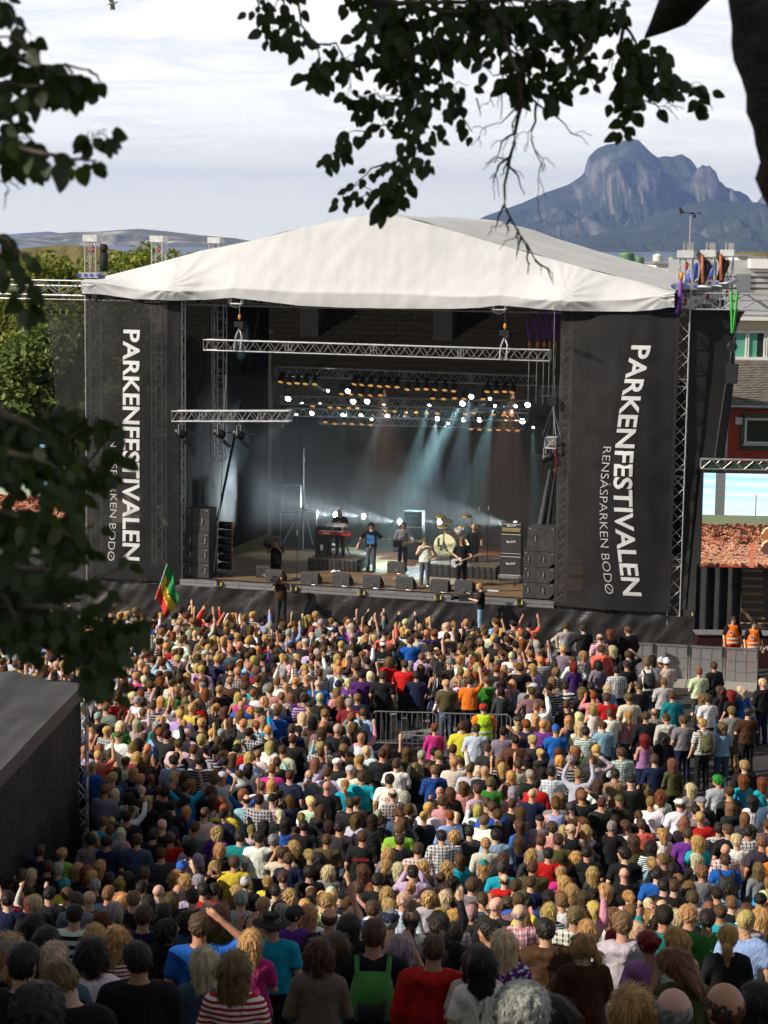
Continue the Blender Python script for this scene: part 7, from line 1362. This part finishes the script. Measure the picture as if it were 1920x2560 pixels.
def zone(d):
    a='left' if d['u']<640 else('middle' if d['u']<1280 else 'right'); return a
for d in ppl:
    if cnt[d['lab']]>1:
        o=sorted((e for e in ppl if e is not d and short(e)!=short(d)),key=lambda e:math.hypot(e['u']-d['u'],(e['v']-d['v'])*1.3))[:6]; nc=Counter(short(e) for e in ppl); e=min(o,key=lambda e:(nc[short(e)]>2,math.hypot(e['u']-d['u'],(e['v']-d['v']))))
        side='left of' if d['u']<e['u']-12 else ('right of' if d['u']>e['u']+12 else ('behind' if d['v']<e['v'] else 'in front of')); d['lab']=d['lab'].replace(' in a ',', ')+', '+side+' the '+short(e)
seen={}
for d in sorted(ppl,key=lambda d:d['v']):
    L0_=d['lab']; 
    if L0_ in seen: d['lab']=L0_+', '+('nearer the camera' if True else '')
    if d['lab'] in seen: d['lab']=L0_+', '+zone(d)+' of the crowd'
    seen[d['lab']]=1; ws=d['lab'].split(); 
    if len(ws)>16: d['lab']=' '.join(d['lab'].replace('person with ','').replace('long sleeved top','top').replace('hair in a bun','bun').split()[:16]).rstrip(',')
CG='people in the crowd watching the stage'
for d in ppl:
    p=d['p']; rz=face_dir(p,(1.0 if p.y>30 else p.x*0.3,75))+pr.uniform(-0.12,0.12)
    if d['face']: rz=P_+0.05
    c2=PW[d['pat']][1] if d['pat'] in PW else 'white'
    if d['pat'] in('plaid','vstripe','floral') and d['c'] in('white','lightgrey','cream'): c2='navy'
    yaw=d['yaw'] if d['yaw'] else pr.choice((0,0,0.3,-0.3)); pose=d['pose'] if d['pose']!='down' else pr.choice(('down','down','fwd'))
    kind=d['k']; leg=d['leg'] or pr.choice(('denim','denim','navy','black','charcoal'))
    sex='f' if d['f'] else None
    r=person(p,rz,d['hs'],d['hc'],kind,d['c'],pose,PTYPE.get(d['pat'],d['pat']),c2,yaw,d['pit'],sex,d['sc'],d['lab'],leg,hatc=d['hat'],group=CG)
    d['r']=r
    if d['g']: specs_on(r,yaw,d['pit'])
    if d['face']: eyes_on(r,yaw,d['pit'])
    if d['txt']:
        tx={'USA':'USA','VI.GJØR':'VI GJØR','M':'M'}[d['txt']]
        if d['txt']=='M': put_text(r,'MANOWAR',(-0.13,-0.165,1.24),(1,0,0),(0,0,1),0.07,REDP,0.26,0.004)
        else: put_text(r,tx,(-0.12,-0.158,1.24),(1,0,0),(0,0,1),0.075 if tx=='USA' else 0.05,REDP if tx=='USA' else WHT,0.24,0.02)
        if d['txt']!='M' and tx!='USA': put_text(r,'DET MULIG',(-0.12,-0.158,1.17),(1,0,0),(0,0,1),0.05,WHT,0.24,0.02)
    if d['vakt']:
        link('vest',lib(('top','m','down','vest')),r,color=TC['vestyellow']); vest(r,None,'VAKT'); r['label']='guard in a bright yellow vest lettered VAKT and a red cap'
    if d['pose']=='film':
        q=r.matrix_basis @ Vector((0,0.30,1.62)); mb=MB(); mb.box((0,0,0),(0.13,0.012,0.07)); phones.append(q); t=thing('phone',q,'phone held up by the '+d['lab'].replace('person with ','one with ').split(' holding')[0].split(',')[0],'phone','phones held up to film',r.rotation_euler.z); part('case',mb,DKW,t); mb=MB(); mb.box((0,-0.008,0),(0.12,0.004,0.06)); part('display',mb,mat('phone_display',(0.1,0.12,0.14),0.15,0,0),t)
def near(u,v): return min(ppl,key=lambda d:math.hypot(d['u']-u,d['v']-v))
def tile(T,x,y): o=TL[T]; return o[0]+x*o[2],o[1]+y*o[2]
# backpacks and bags
def backpack(d,c,label,trim=None,dz=0):
    r=d['r']; t=thing('backpack',r.location,label,'backpack','backpacks worn in the crowd',r.rotation_euler.z); t.scale=r.scale; m_=mat('pack_'+c,TC[c],0.7,0,0.2,9,0.004,40)
    mb=MB(); mb.grid(lambda i,j:(0.16*math.sin((i-0.5)*math.pi)*(0.75+0.25*math.sin(j*math.pi)),-0.165-0.15*math.cos((i-0.5)*math.pi)*math.sin(j*math.pi)**0.5,0.98+0.44*j+dz),14,12); part('bag',mb,m_,t,True)
    mb=MB(); mb.grid(lambda i,j:(0.10*math.sin((i-0.5)*math.pi),-0.285-0.05*math.cos((i-0.5)*math.pi)*math.sin(j*math.pi)**0.5,1.02+0.2*j+dz),10,8); part('pocket',mb,mat('pack_'+(trim or c),TC[trim or c],0.7,0,0.2,9,0.004,40),t,True)
    for x in (-0.11,0.11): mb=MB(); mb.tube([(x,-0.17,1.38+dz),(x*1.05,-0.06,1.49),(x*1.1,0.09,1.44),(x*1.2,0.15,1.2)],0.02,5); part('strap',mb,m_,t)
backpack(near(*tile('B',762,720)),'green','green and black backpack on the boy near the bottom middle','black'); backpack(near(*tile('E',875,280)),'black','black backpack on the man in white by the barrier'); backpack(near(*tile('C',1385,235)),'black','black backpack on the man in a bright blue t-shirt'); backpack(near(*tile('E',1240,670)),'olive','dark green backpack on the striped shirt at the right')
# flag held up at the left front
fp=at_y(388,1600,64.0); t=thing('flag',(fp.x,64.0,1.9),'green, yellow and red flag with a lion waving on a pole above the crowd','flag'); top=at_y(418,1410,64.0)-Vector((fp.x,64,1.9)); mb=MB(); mb.tube([(0,0,0),top],0.018,6); part('pole',mb,mat('pole_blue',(0.4,0.5,0.6),0.5,0,0.1),t)
FC=[mat('flag_green',(0.01,0.22,0.05),0.8,0,0.1,3),mat('flag_yellow',(0.80,0.56,0.02),0.8,0,0.06,3),mat('flag_red',(0.50,0.03,0.03),0.8,0,0.1,3)]
tp=Vector(top); dirn=tp.normalized()
def fpnt(i,j): # i across stripes from the tip side, j along the hang
    a=tp-dirn*(0.02+1.0*i); b=Vector((0.42-0.22*i,0.10*math.sin(j*5+i*2),-1.05+0.10*i)); return a+b*j+Vector((0.05*math.sin(j*6+i*4),0.06*math.sin(j*9-i*3),0))
for q,nm in enumerate(('green_stripe','yellow_stripe','red_stripe')): mb=MB(); mb.grid(lambda i,j:fpnt((q+i)/3,j),8,24); part(nm,mb,FC[q],t,True)
mb=MB(); GB=mat('flag_emblem',(0.42,0.20,0.02),0.8,0,0.3,20)
for a,b,r_ in (((0.50,0.42),(0.50,0.66),0.07),((0.38,0.44),(0.48,0.52),0.05),((0.34,0.36),(0.34,0.36),0.055),((0.5,0.66),(0.62,0.74),0.03),((0.42,0.55),(0.33,0.62),0.025),((0.55,0.6),(0.64,0.55),0.025),((0.30,0.34),(0.25,0.30),0.03)):
    for k in range(7):
        i=a[0]+(b[0]-a[0])*k/6; j=a[1]+(b[1]-a[1])*k/6; c_=fpnt(i,j)+Vector((0,-0.02,0)); mb.lathe([(0,0),(r_,0.004),(0,0.01)],c_,(0,-1,0),8)
part('lion_emblem',mb,GB,t)
# seagull
gp=at_y(279,8,60); t=thing('seagull',gp,'white gull gliding at the top left of the sky','bird'); mb=MB(); mb.tube([(-0.18,0,-0.02),(-0.05,0,0),(0.1,0,0.02),(0.2,0,0.04)],[0.01,0.05,0.045,0.01],8); part('body',mb,WHT,t,True)
for y,z in ((-1,0.12),(1,-0.1)): mb=MB(); mb.grid(lambda i,j:(-0.06+0.14*i-0.05*j*j,y*0.5*j,z*2.2*j*(1-0.35*j)+0.012*math.sin(i*3.1)),4,8); part('wing',mb,WHT,t,True)
# ---------------------------------------------------------------- the rest of the crowd (past the 300 largest): one object
def simplify(me,target):
    o=bpy.data.objects.new('tmp',me); _ts.collection.objects.link(o); n=len(me.polygons)*2; md=o.modifiers.new('d','DECIMATE'); md.ratio=min(1,target/n); _ts.view_layers[0].update(); dg=_ts.view_layers[0].depsgraph; ev=o.evaluated_get(dg); m2=ev.to_mesh(); m2.calc_loop_triangles()
    V=np.zeros(len(m2.vertices)*3,np.float32); m2.vertices.foreach_get('co',V); T=np.zeros(len(m2.loop_triangles)*3,np.int32); m2.loop_triangles.foreach_get('vertices',T); ev.to_mesh_clear(); bpy.data.objects.remove(o); return V.reshape(-1,3),T.reshape(-1,3)
SC={}
def simp(key,t):
    if key not in SC: SC[key]=simplify(coarse(key),t)
    return SC[key]
cr=random.Random(21)
def wpick(d): 
    t=cr.random()*sum(w for _,w in d)
    for a,w in d:
        t-=w
        if t<=0: return a
    return d[-1][0]
HCW=[('b',23),('w',8),('l',17),('n',31),('d',18),('r',3),('g',4)]; TCW=[('black',40),('charcoal',10),('grey',7),('lightgrey',5),('white',20),('cream',3),('navy',8),('blue',5),('lightblue',5),('denim',3),('turquoise',2),('red',4),('darkred',2),('pink',2.5),('magenta',0.6),('purple',3),('lavender',2.5),('green',1.2),('lime',0.3),('olive',3),('yellow',1),('orange',0.5),('brown',4),('tan',3),('mauve',2),('teal',0.8),('coral',1)]
MS=[('short',54),('thin',12),('curlyshort',8),('spiky',5),(None,3),('cap',7),('beanie',2),('fringe',2)]; FS=[('longwavy',22),('longstraight',18),('long',14),('midlong',16),('bob',9),('ponylow',9),('pony',8),('bun',5),('curly',3)]
def project(p):
    d=p-CAM; z=d.dot(CF); return CU+F*d.dot(CR)/z, CV-F*d.dot(CUP)/z
fixed=np.array([[d['p'].x,d['p'].y] for d in ppl]+[[pc.x+0.2,pc.y]])
VV=[];TT=[];CC=[];PP=[];off=0; placed=[]; y=63.6; row=0; ncr=0
while y>7.0:
    dens=0.50 if y>52 else (0.53 if y>38 else 0.58); rowd=0.62 if y>52 else (0.72 if y>38 else 0.78)
    half=y*0.2+1.3; x=-half+cr.random()*dens
    while x<half:
        px_=x+cr.uniform(-0.15,0.15); py=y+cr.uniform(-0.25,0.25); x+=dens*cr.choice((0.74,0.85,1.0,1.15,1.5))
        g=gz(py); u,v=project(Vector((px_,py,g+1.65)))
        if px_<-6.1 and 33.0<py<43.6: continue
        if py>62.2-0.13*px_: continue
        lim=1400 if v<1610 else (1400+(v-1610)*1.0 if v<1700 else (1490+(v-1700)*0.15 if v<1850 else (1513+(v-1850)*0.9 if v<1960 else (1612+(v-1960)*12))))
        if u>lim: continue
        if u>1350 and v<1606+(u-1350)*0.09+6: continue
        q=at_ground(u,v,1.65)
        if (985<u<1110 and 1680<v<1864) or (925<u<1135 and 1722<v<1864) or (1135<=u<1300 and 1722<v<1798): continue
        if 1000<u<1290 and 1740<v<1790 and cr.random()<0.7: continue
        d2=((fixed-np.array([px_,py]))**2).sum(1).min()
        if d2<(0.58 if y<40 else 0.42)**2: continue
        # leave the annotated faces in view: nobody added right in front of a named person
        if y<36 and any(abs(e['u']-u)<26 and 10<v-e['v']<48 for e in ppl): continue
        if y>=36 and cr.random()<0.8 and any(abs(e['u']-u)<24 and 8<v-e['v']<44 for e in ppl): continue
        if py<22 or (py<30 and cr.random()<0.6): continue
        fem=cr.random()<0.5; sex='f' if fem else 'm'; pose=wpick([('down',50),('fwd',22),('cross',5),('film',7),('raise',20 if y>55 else 6),('both',10 if y>57 else 2),('hip',4),('scratch',2)])
        kind=wpick([('tee',40),('sweat',22),('jacket',13),('hood',12),('tank',7 if fem else 2)]); st=wpick(FS if fem else MS); tc_=wpick(TCW); hc=wpick(HCW); sc_=(0.96 if fem else 1.02)*cr.uniform(0.96,1.05); yaw=cr.choice((0,0,0.35,-0.4)); rz=face_dir((px_,py),(1.0,75))+cr.gauss(0,0.28)
        far=y>36; k_=1.0 if far else 2.0
        items=[(('body',sex,pose,yaw,0.0),int(460*k_),jig(cr.choice(SK),cr,0.1),0),(('top',sex,pose,kind),int(300*k_),jig(TC[tc_],cr,0.2),wpick([(0,88),(1,6),(2,6)])),(('legs',sex,'long'),int(110*k_),jig(TC[cr.choice(('denim','navy','black','charcoal','denim'))],cr),0)]
        if st: items.append((('hair',st),int(280*k_),jig(HC[hc],cr,0.25) if st not in('cap','beanie') else TC[cr.choice(('black','navy','white','grey','charcoal','black','lightgrey','olive'))],3 if st not in('cap','beanie') else 0))
        bw_=cr.uniform(1.05,1.22); cz,sz=math.cos(rz),math.sin(rz); RZm=np.array([[cz,-sz,0],[sz,cz,0],[0,0,1]]); Rm=headR(yaw,0)
        for key,t_,c_,pt in items:
            V,T_=simp(key,t_) if True else None
            if key[0]=='hair': V=V@Rm.T+hp(HEAD0,Rm)
            V=V*np.array([bw_,bw_,1.0]); W_=(V*sc_)@RZm.T+np.array([px_,py,g]); VV.append(W_); TT.append(T_+off); off+=len(W_); CC.append(np.tile(np.array(c_),(len(W_),1))); PP.append(np.full(len(W_),pt,np.float32))
        ncr+=1
    y-=rowd; row+=1
def m_crowd():
    mt=bpy.data.materials.new('crowd_clothes_and_hair'); mt.use_nodes=True; nt=mt.node_tree; b=nt.nodes['Principled BSDF']; b.inputs['Roughness'].default_value=0.7; b.inputs['Specular IOR Level'].default_value=0.2
    a=N(nt,'ShaderNodeAttribute',attribute_name='Col'); pa=N(nt,'ShaderNodeAttribute',attribute_name='pat'); ge=N(nt,'ShaderNodeNewGeometry')
    def w(dirn,sc): q=N(nt,'ShaderNodeTexWave',bands_direction=dirn,i_Scale=sc); L(nt,ge.outputs['Position'],q.inputs['Vector']); r_=ramp(nt,[(0.55,0),(0.6,1)]); L(nt,q.outputs[0],r_.inputs[0]); return r_.outputs[0]
    def cmp(v_): q=N(nt,'ShaderNodeMath',operation='COMPARE'); L(nt,pa.outputs['Fac'],q.inputs[0]); q.inputs[1].default_value=v_; q.inputs[2].default_value=0.3; return q.outputs[0]
    def mul(x,y_): q=N(nt,'ShaderNodeMath',operation='MULTIPLY'); L(nt,x,q.inputs[0]); L(nt,y_,q.inputs[1]); return q.outputs[0]
    wz=w('Z',4.5); wx=w('X',4.5); mx_=N(nt,'ShaderNodeMath',operation='MAXIMUM'); L(nt,wz,mx_.inputs[0]); L(nt,wx,mx_.inputs[1])
    f1=mul(wz,cmp(1.0)); f2=mul(mx_.outputs[0],cmp(2.0)); ad=N(nt,'ShaderNodeMath',operation='ADD'); L(nt,f1,ad.inputs[0]); L(nt,f2,ad.inputs[1]); m7=N(nt,'ShaderNodeMath',operation='MULTIPLY'); L(nt,ad.outputs[0],m7.inputs[0]); m7.inputs[1].default_value=0.6
    m1=N(nt,'ShaderNodeMix',data_type='RGBA'); L(nt,m7.outputs[0],m1.inputs[0]); L(nt,a.outputs[0],m1.inputs[6]); m1.inputs[7].default_value=(0.55,0.55,0.6,1)
    mp=N(nt,'ShaderNodeMapping'); mp.inputs['Scale'].default_value=(1,1,0.12); L(nt,ge.outputs['Position'],mp.inputs[0]); nz=N(nt,'ShaderNodeTexNoise',i_Scale=70.0,i_Detail=3.0,i_Roughness=0.7); L(nt,mp.outputs[0],nz.inputs['Vector']); rr_=ramp(nt,[(0.36,0.45),(0.5,0.9),(0.64,1.4)]); L(nt,nz.outputs[0],rr_.inputs[0])
    m2=N(nt,'ShaderNodeMix',data_type='RGBA',blend_type='MULTIPLY'); L(nt,cmp(3.0),m2.inputs[0]); L(nt,m1.outputs[2],m2.inputs[6]); L(nt,rr_.outputs[0],m2.inputs[7]); L(nt,m2.outputs[2],b.inputs['Base Color'])
    n2=N(nt,'ShaderNodeTexNoise',i_Scale=9.0,i_Detail=3.0,i_Distortion=1.2); L(nt,ge.outputs['Position'],n2.inputs['Vector']); bp=N(nt,'ShaderNodeBump',i_Strength=0.9,i_Distance=0.03); L(nt,n2.outputs[0],bp.inputs['Height']); L(nt,bp.outputs[0],b.inputs['Normal'])
    return mt
V=np.concatenate(VV); T_=np.concatenate(TT); C_=np.concatenate(CC); P2=np.concatenate(PP)
o=link('crowd',fast_mesh('crowd',V,T_,m_crowd(),True,C_,None,{'pat':P2})); tag(o,kind='stuff',label='dense crowd of hundreds of people seen from behind, filling the square up to the stage')
bpy.data.scenes.remove(_ts)
print('crowd',ncr,'tris',len(T_),'named',len(ppl))
# ---------------------------------------------------------------- birch branches close to the camera
BLEAF=mat('birch_leaf',(0.022,0.038,0.009),0.5,0,0.35,25,0.0,stretch=(1,1,1))
_nt=BLEAF.node_tree; _b=_nt.nodes['Principled BSDF']; _t=N(_nt,'ShaderNodeBsdfTranslucent'); _t.inputs[0].default_value=(0.10,0.16,0.02,1); _m=N(_nt,'ShaderNodeMixShader'); _m.inputs[0].default_value=0.22; L(_nt,_b.outputs[0],_m.inputs[1]); L(_nt,_t.outputs[0],_m.inputs[2]); L(_nt,_m.outputs[0],_nt.nodes['Material Output'].inputs[0])
def leafmesh(k,s=1.0):
    rr=random.Random(k); out=[]; n=7
    for i in range(n+1):
        t=i/n; w_=0.36*math.sin(math.pi*min(1,t**0.75))**0.8*(1-0.35*t)+(0.02 if i%2 else 0); out.append((t,w_ if 0<i<n else 0))
    vs=[(t,0,-0.06*t*t) for t,_ in out]+[(t+0.03,w_,0.07*w_+rr.uniform(-.015,.015)-0.08*t*t) for t,w_ in out[1:-1]]+[(t+0.03,-w_,0.09*w_+rr.uniform(-.015,.015)-0.08*t*t) for t,w_ in out[1:-1]]
    fs=[]; m_=n-1
    for sgn,o_ in ((1,n+1),(-1,n+1+m_)):
        for i in range(n):
            a,b=i,i+1; c=o_+i if i<m_ else None; d=o_+i-1 if i>0 else None
            f=[a,b]+([c] if c is not None else [])+([d] if d is not None else []); f=f if sgn>0 else f[::-1]; fs.append(tuple(f))
    return [Vector(v)*s for v in vs],fs
LM=[]
for k in range(4):
    vs,fs=leafmesh(k); me=bpy.data.meshes.new('leaf'); me.from_pydata([tuple(v) for v in vs],[],fs); me.materials.append(BLEAF); LM.append((me,vs,fs))
br_=random.Random(77)
def birch(name_label,base,trunk_pts,trunk_r,twigs,depth,leaf,bare,extra,nparts):
    t=thing('birch_tree',base,name_label,'tree','birches close to the camera'); bl=Vector(base)
    mb=MB(); pts=[Vector(p) for p in trunk_pts]; sp=[]; rs=[]
    for i in range(len(pts)-1):
        for q in range(10): f=q/10; sp.append(pts[i].lerp(pts[i+1],f)); rs.append((trunk_r[i]*(1-f)+trunk_r[i+1]*f)*(1+0.05*noise.noise((i*3+f*5,1,2))))
    mb.tube([p-bl for p in sp],rs,26)
    mb.v=[tuple(Vector(v)+(Vector(v)-Vector((Vector(v).x*0,0,0))).normalized()*0+Vector((noise.noise((v[0]*22,v[1]*22,v[2]*30)),noise.noise((v[0]*22+9,v[1]*22,v[2]*30)),0))*0.016) for v in mb.v]
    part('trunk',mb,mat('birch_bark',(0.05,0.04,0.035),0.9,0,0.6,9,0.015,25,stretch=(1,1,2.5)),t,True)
    tw=MB(); leaves=[]
    def P(u,v,dy=0): p=at_y(u,v,depth+dy); return p
    def twig(pts,r0,leafy,lv=0):
        # jagged line through the given points
        line=[]; z=br_.uniform(-0.12,0.12)
        for i in range(len(pts)-1):
            (u0,v0),(u1,v1)=pts[i],pts[i+1]; n=max(2,int(math.hypot(u1-u0,v1-v0)/22))
            for q in range(n): f=q/n; line.append((u0+(u1-u0)*f+br_.uniform(-4,4),v0+(v1-v0)*f+br_.uniform(-4,4)))
        line.append(pts[-1]); n=len(line); W=[P(u,v,z+0.1*math.sin(i*0.5)) for i,(u,v) in enumerate(line)]
        tw.tube([p-bl for p in W],[max(0.0009,r0*(1-0.8*i/n)) for i in range(n)],5,cap=False)
        for i in range(1,n):
            d=(W[i]-W[i-1]).normalized()
            if leafy>0 and br_.random()<leafy: leaves.append((W[i],d))
            if leafy>0 and br_.random()<leafy*0.7: leaves.append((W[i],d))
            if lv<2 and br_.random()<(0.30 if leafy else 0.38):
                a=math.atan2(line[i][1]-line[i-1][1],line[i][0]-line[i-1][0])+br_.choice((-1,1))*br_.uniform(0.4,1.0); ln=br_.uniform(30,85)*(0.6 if lv else 1)*(0.62 if depth<3.5 else 1)
                u,v=line[i]; twig([(u,v),(u+math.cos(a)*ln*0.5,v+math.sin(a)*ln*0.5),(u+math.cos(a*0.8+0.3)*ln,v+math.sin(a*0.8+0.3)*ln+ln*0.15)],r0*0.45,leafy,lv+1)
    for pts,r,lf in twigs: twig(pts,r,lf)
    for pts,r in bare: twig(pts,r,0.0)
    part('branches',tw,BARK,t,True,kind='stuff')
    for (u0,u1,v0,v1,n) in extra:
        for _ in range(n):
            # round patch of leaves
            a=br_.uniform(0,6.28); q=math.sqrt(br_.random()); u=(u0+u1)/2+(u1-u0)/2*q*math.cos(a); v=(v0+v1)/2+(v1-v0)/2*q*math.sin(a); leaves.append((P(u,v,br_.uniform(-0.25,0.25)),Vector((br_.uniform(-1,1),0,-1)).normalized()))
    br_.shuffle(leaves); fo=MB()
    for i,(p,d) in enumerate(leaves):
        dd=(Vector((d.x*0.5,d.y*0.3,0))+Vector((br_.uniform(-0.7,0.7),br_.uniform(-0.5,0.5),-0.75+br_.uniform(-0.3,0.5)))).normalized(); nn=Vector((br_.uniform(-0.7,0.7),-1,br_.uniform(-0.5,0.7))).normalized(); y_=nn.cross(dd).normalized(); nn=dd.cross(y_); s=leaf*br_.uniform(0.6,1.2)
        M=Matrix((dd*s,y_*s,nn*s)).transposed().to_4x4(); M.translation=p-bl+dd*0.012; me,vs,fs=LM[i%4]
        if i<nparts: o=link('leaf',me,t); o.matrix_local=M
        else: fo.add([M@v for v in vs],fs)
    if fo.v: part('foliage',fo,BLEAF,t,kind='stuff')
    return t
D1=4.6
tb=Vector((1.25,3.3,12.0)); tp_=[tb,at_y(2300,900,3.3),at_y(2178,420,3.3),at_y(2085,0,3.3),at_y(1900,-900,3.6),at_y(1700,-2200,4.2)]
twR=[([(640,-60),(640,-10),(650,30)],0.004,0.9),([(700,-60),(718,30),(728,90)],0.004,0.8),([(730,-80),(752,60),(790,110),(800,180)],0.004,0.75),([(790,110),(840,110),(878,165)],0.003,0.6),
([(860,-60),(900,10),(940,60),(960,130)],0.004,0.75),([(880,-60),(960,40),(1030,130),(1062,230),(1035,320),(1000,400),(990,450),(1000,505)],0.006,0.85),([(1040,-60),(1080,80),(1100,180),(1130,260),(1180,330)],0.005,0.75),([(1035,320),(960,315),(862,335)],0.003,0.8),([(1005,400),(930,420),(880,470)],0.003,0.85),([(990,450),(930,480),(900,495)],0.003,0.85),([(1062,230),(1010,240),(960,250)],0.003,0.7),([(1100,180),(1040,170),(980,160)],0.004,0.8),
([(1100,-60),(1150,60),(1190,130),(1235,190)],0.004,0.7),([(1180,-60),(1200,40),(1230,110)],0.004,0.8),([(820,-30),(1000,10),(1200,0),(1400,5),(1560,30)],0.008,0.85),([(900,-50),(1100,30),(1300,20),(1500,30)],0.006,0.8),([(1340,-60),(1395,60),(1380,110),(1340,130)],0.004,0.45),([(1400,-60),(1420,60),(1440,130),(1400,195)],0.004,0.65),([(1480,-60),(1490,60),(1470,110),(1440,180)],0.004,0.7),([(1560,60),(1545,120),(1570,180),(1590,240),(1640,262)],0.005,0.9),([(1560,60),(1600,130),(1650,160),(1688,200)],0.004,0.8),([(1545,120),(1570,170),(1620,200)],0.004,0.8),([(1300,40),(1330,110),(1300,165)],0.003,0.5),([(960,0),(1010,90),(1040,200)],0.005,0.8),([(1250,-40),(1258,60),(1290,110)],0.004,0.7)]
bareR=[([(1255,-40),(1262,100),(1290,175),(1300,255),(1285,360),(1266,440),(1262,515),(1290,570),(1338,650)],0.007),([(1250,120),(1256,220),(1252,300)],0.003),([(1300,200),(1342,262),(1390,290),(1428,335)],0.004),([(1342,262),(1330,350),(1360,430)],0.0035),([(1285,360),(1262,420),(1250,440)],0.003),([(1395,60),(1370,130),(1325,160)],0.003),([(1300,255),(1250,310)],0.003),([(1620,240),(1660,288)],0.002),([(1190,250),(1202,290)],0.002)]
exR=[(960,1240,-10,140,75),(1000,1110,150,420,70),(950,1040,370,470,26),(1560,1700,90,250,40),(1230,1540,-10,70,50),(620,660,-5,40,5),(700,760,60,125,12),(765,830,150,215,12),(880,1000,0,120,40)]
t=birch('birch limb and drooping leafy twigs hanging across the top right',tb,tp_,[0.30,0.20,0.175,0.165,0.14,0.08],twR,D1,0.035,bareR,exR,150)
mb=MB(); mb.tube([at_y(1860,-400,3.8)-tb,at_y(1745,-60,4.2)-tb,at_y(1690,20,4.4)-tb,at_y(1650,60,4.5)-tb,at_y(1615,92,4.6)-tb],[0.08,0.055,0.042,0.022,0.004],12); part('bough',mb,MATS['birch_bark'],t,True)
D2=2.9; tb2=Vector((-2.6,2.9,12.0)); tp2=[tb2,Vector((-2.4,2.9,13.4)),Vector((-2.2,3.0,15.5)),Vector((-2.3,3.1,18.5))]
twL=[([(-120,-40),(10,10),(45,70)],0.005,0.8),([(-120,90),(20,135),(100,165),(160,160),(225,175)],0.006,0.75),([(-120,200),(40,210),(100,215)],0.006,0.85),([(110,165),(170,190),(205,215)],0.003,0.7),([(-120,330),(30,360),(110,385),(170,398),(240,402)],0.006,0.7),([(-100,280),(20,300),(80,350)],0.005,0.8),([(190,398),(225,385),(235,360)],0.002,0.5),([(-100,560),(20,600),(40,640)],0.005,0.8),([(-120,620),(10,660),(60,700)],0.004,0.7),([(-120,80),(40,95),(60,110)],0.003,0.5),
([(-150,950),(60,1060),(150,1100),(225,1070)],0.009,0.8),([(-150,1100),(100,1150),(170,1190),(225,1180)],0.008,0.85),([(-150,1250),(80,1300),(180,1340),(235,1310)],0.008,0.85),([(-150,1400),(100,1420),(200,1450),(280,1480)],0.008,0.85),([(-100,1500),(120,1520),(260,1540),(345,1560)],0.007,0.85),([(60,1500),(180,1580),(260,1640),(300,1720)],0.006,0.8),([(150,1560),(230,1620),(250,1690)],0.005,0.85),([(-100,1380),(20,1500),(60,1580)],0.006,0.8),([(60,1060),(130,1040),(200,1030)],0.004,0.6),([(190,1190),(250,1120),(310,1050)],0.003,0.35),([(240,1450),(300,1420),(320,1370)],0.003,0.5)]
exL=[(-40,70,170,320,26),(-40,50,300,410,14),(-30,50,560,640,9),(-60,200,1080,1300,70),(-60,220,1250,1480,120),(-60,190,1430,1600,50),(150,290,1480,1640,34),(200,290,1590,1700,18),(150,240,1060,1200,12),(-40,130,1050,1180,20)]
birch('blurred dark birch twigs and leaves along the left edge',tb2,tp2,[0.26,0.2,0.17,0.14],twL,D2,0.031,[([(-60,440),(10,455),(20,470)],0.002)],exL,150)
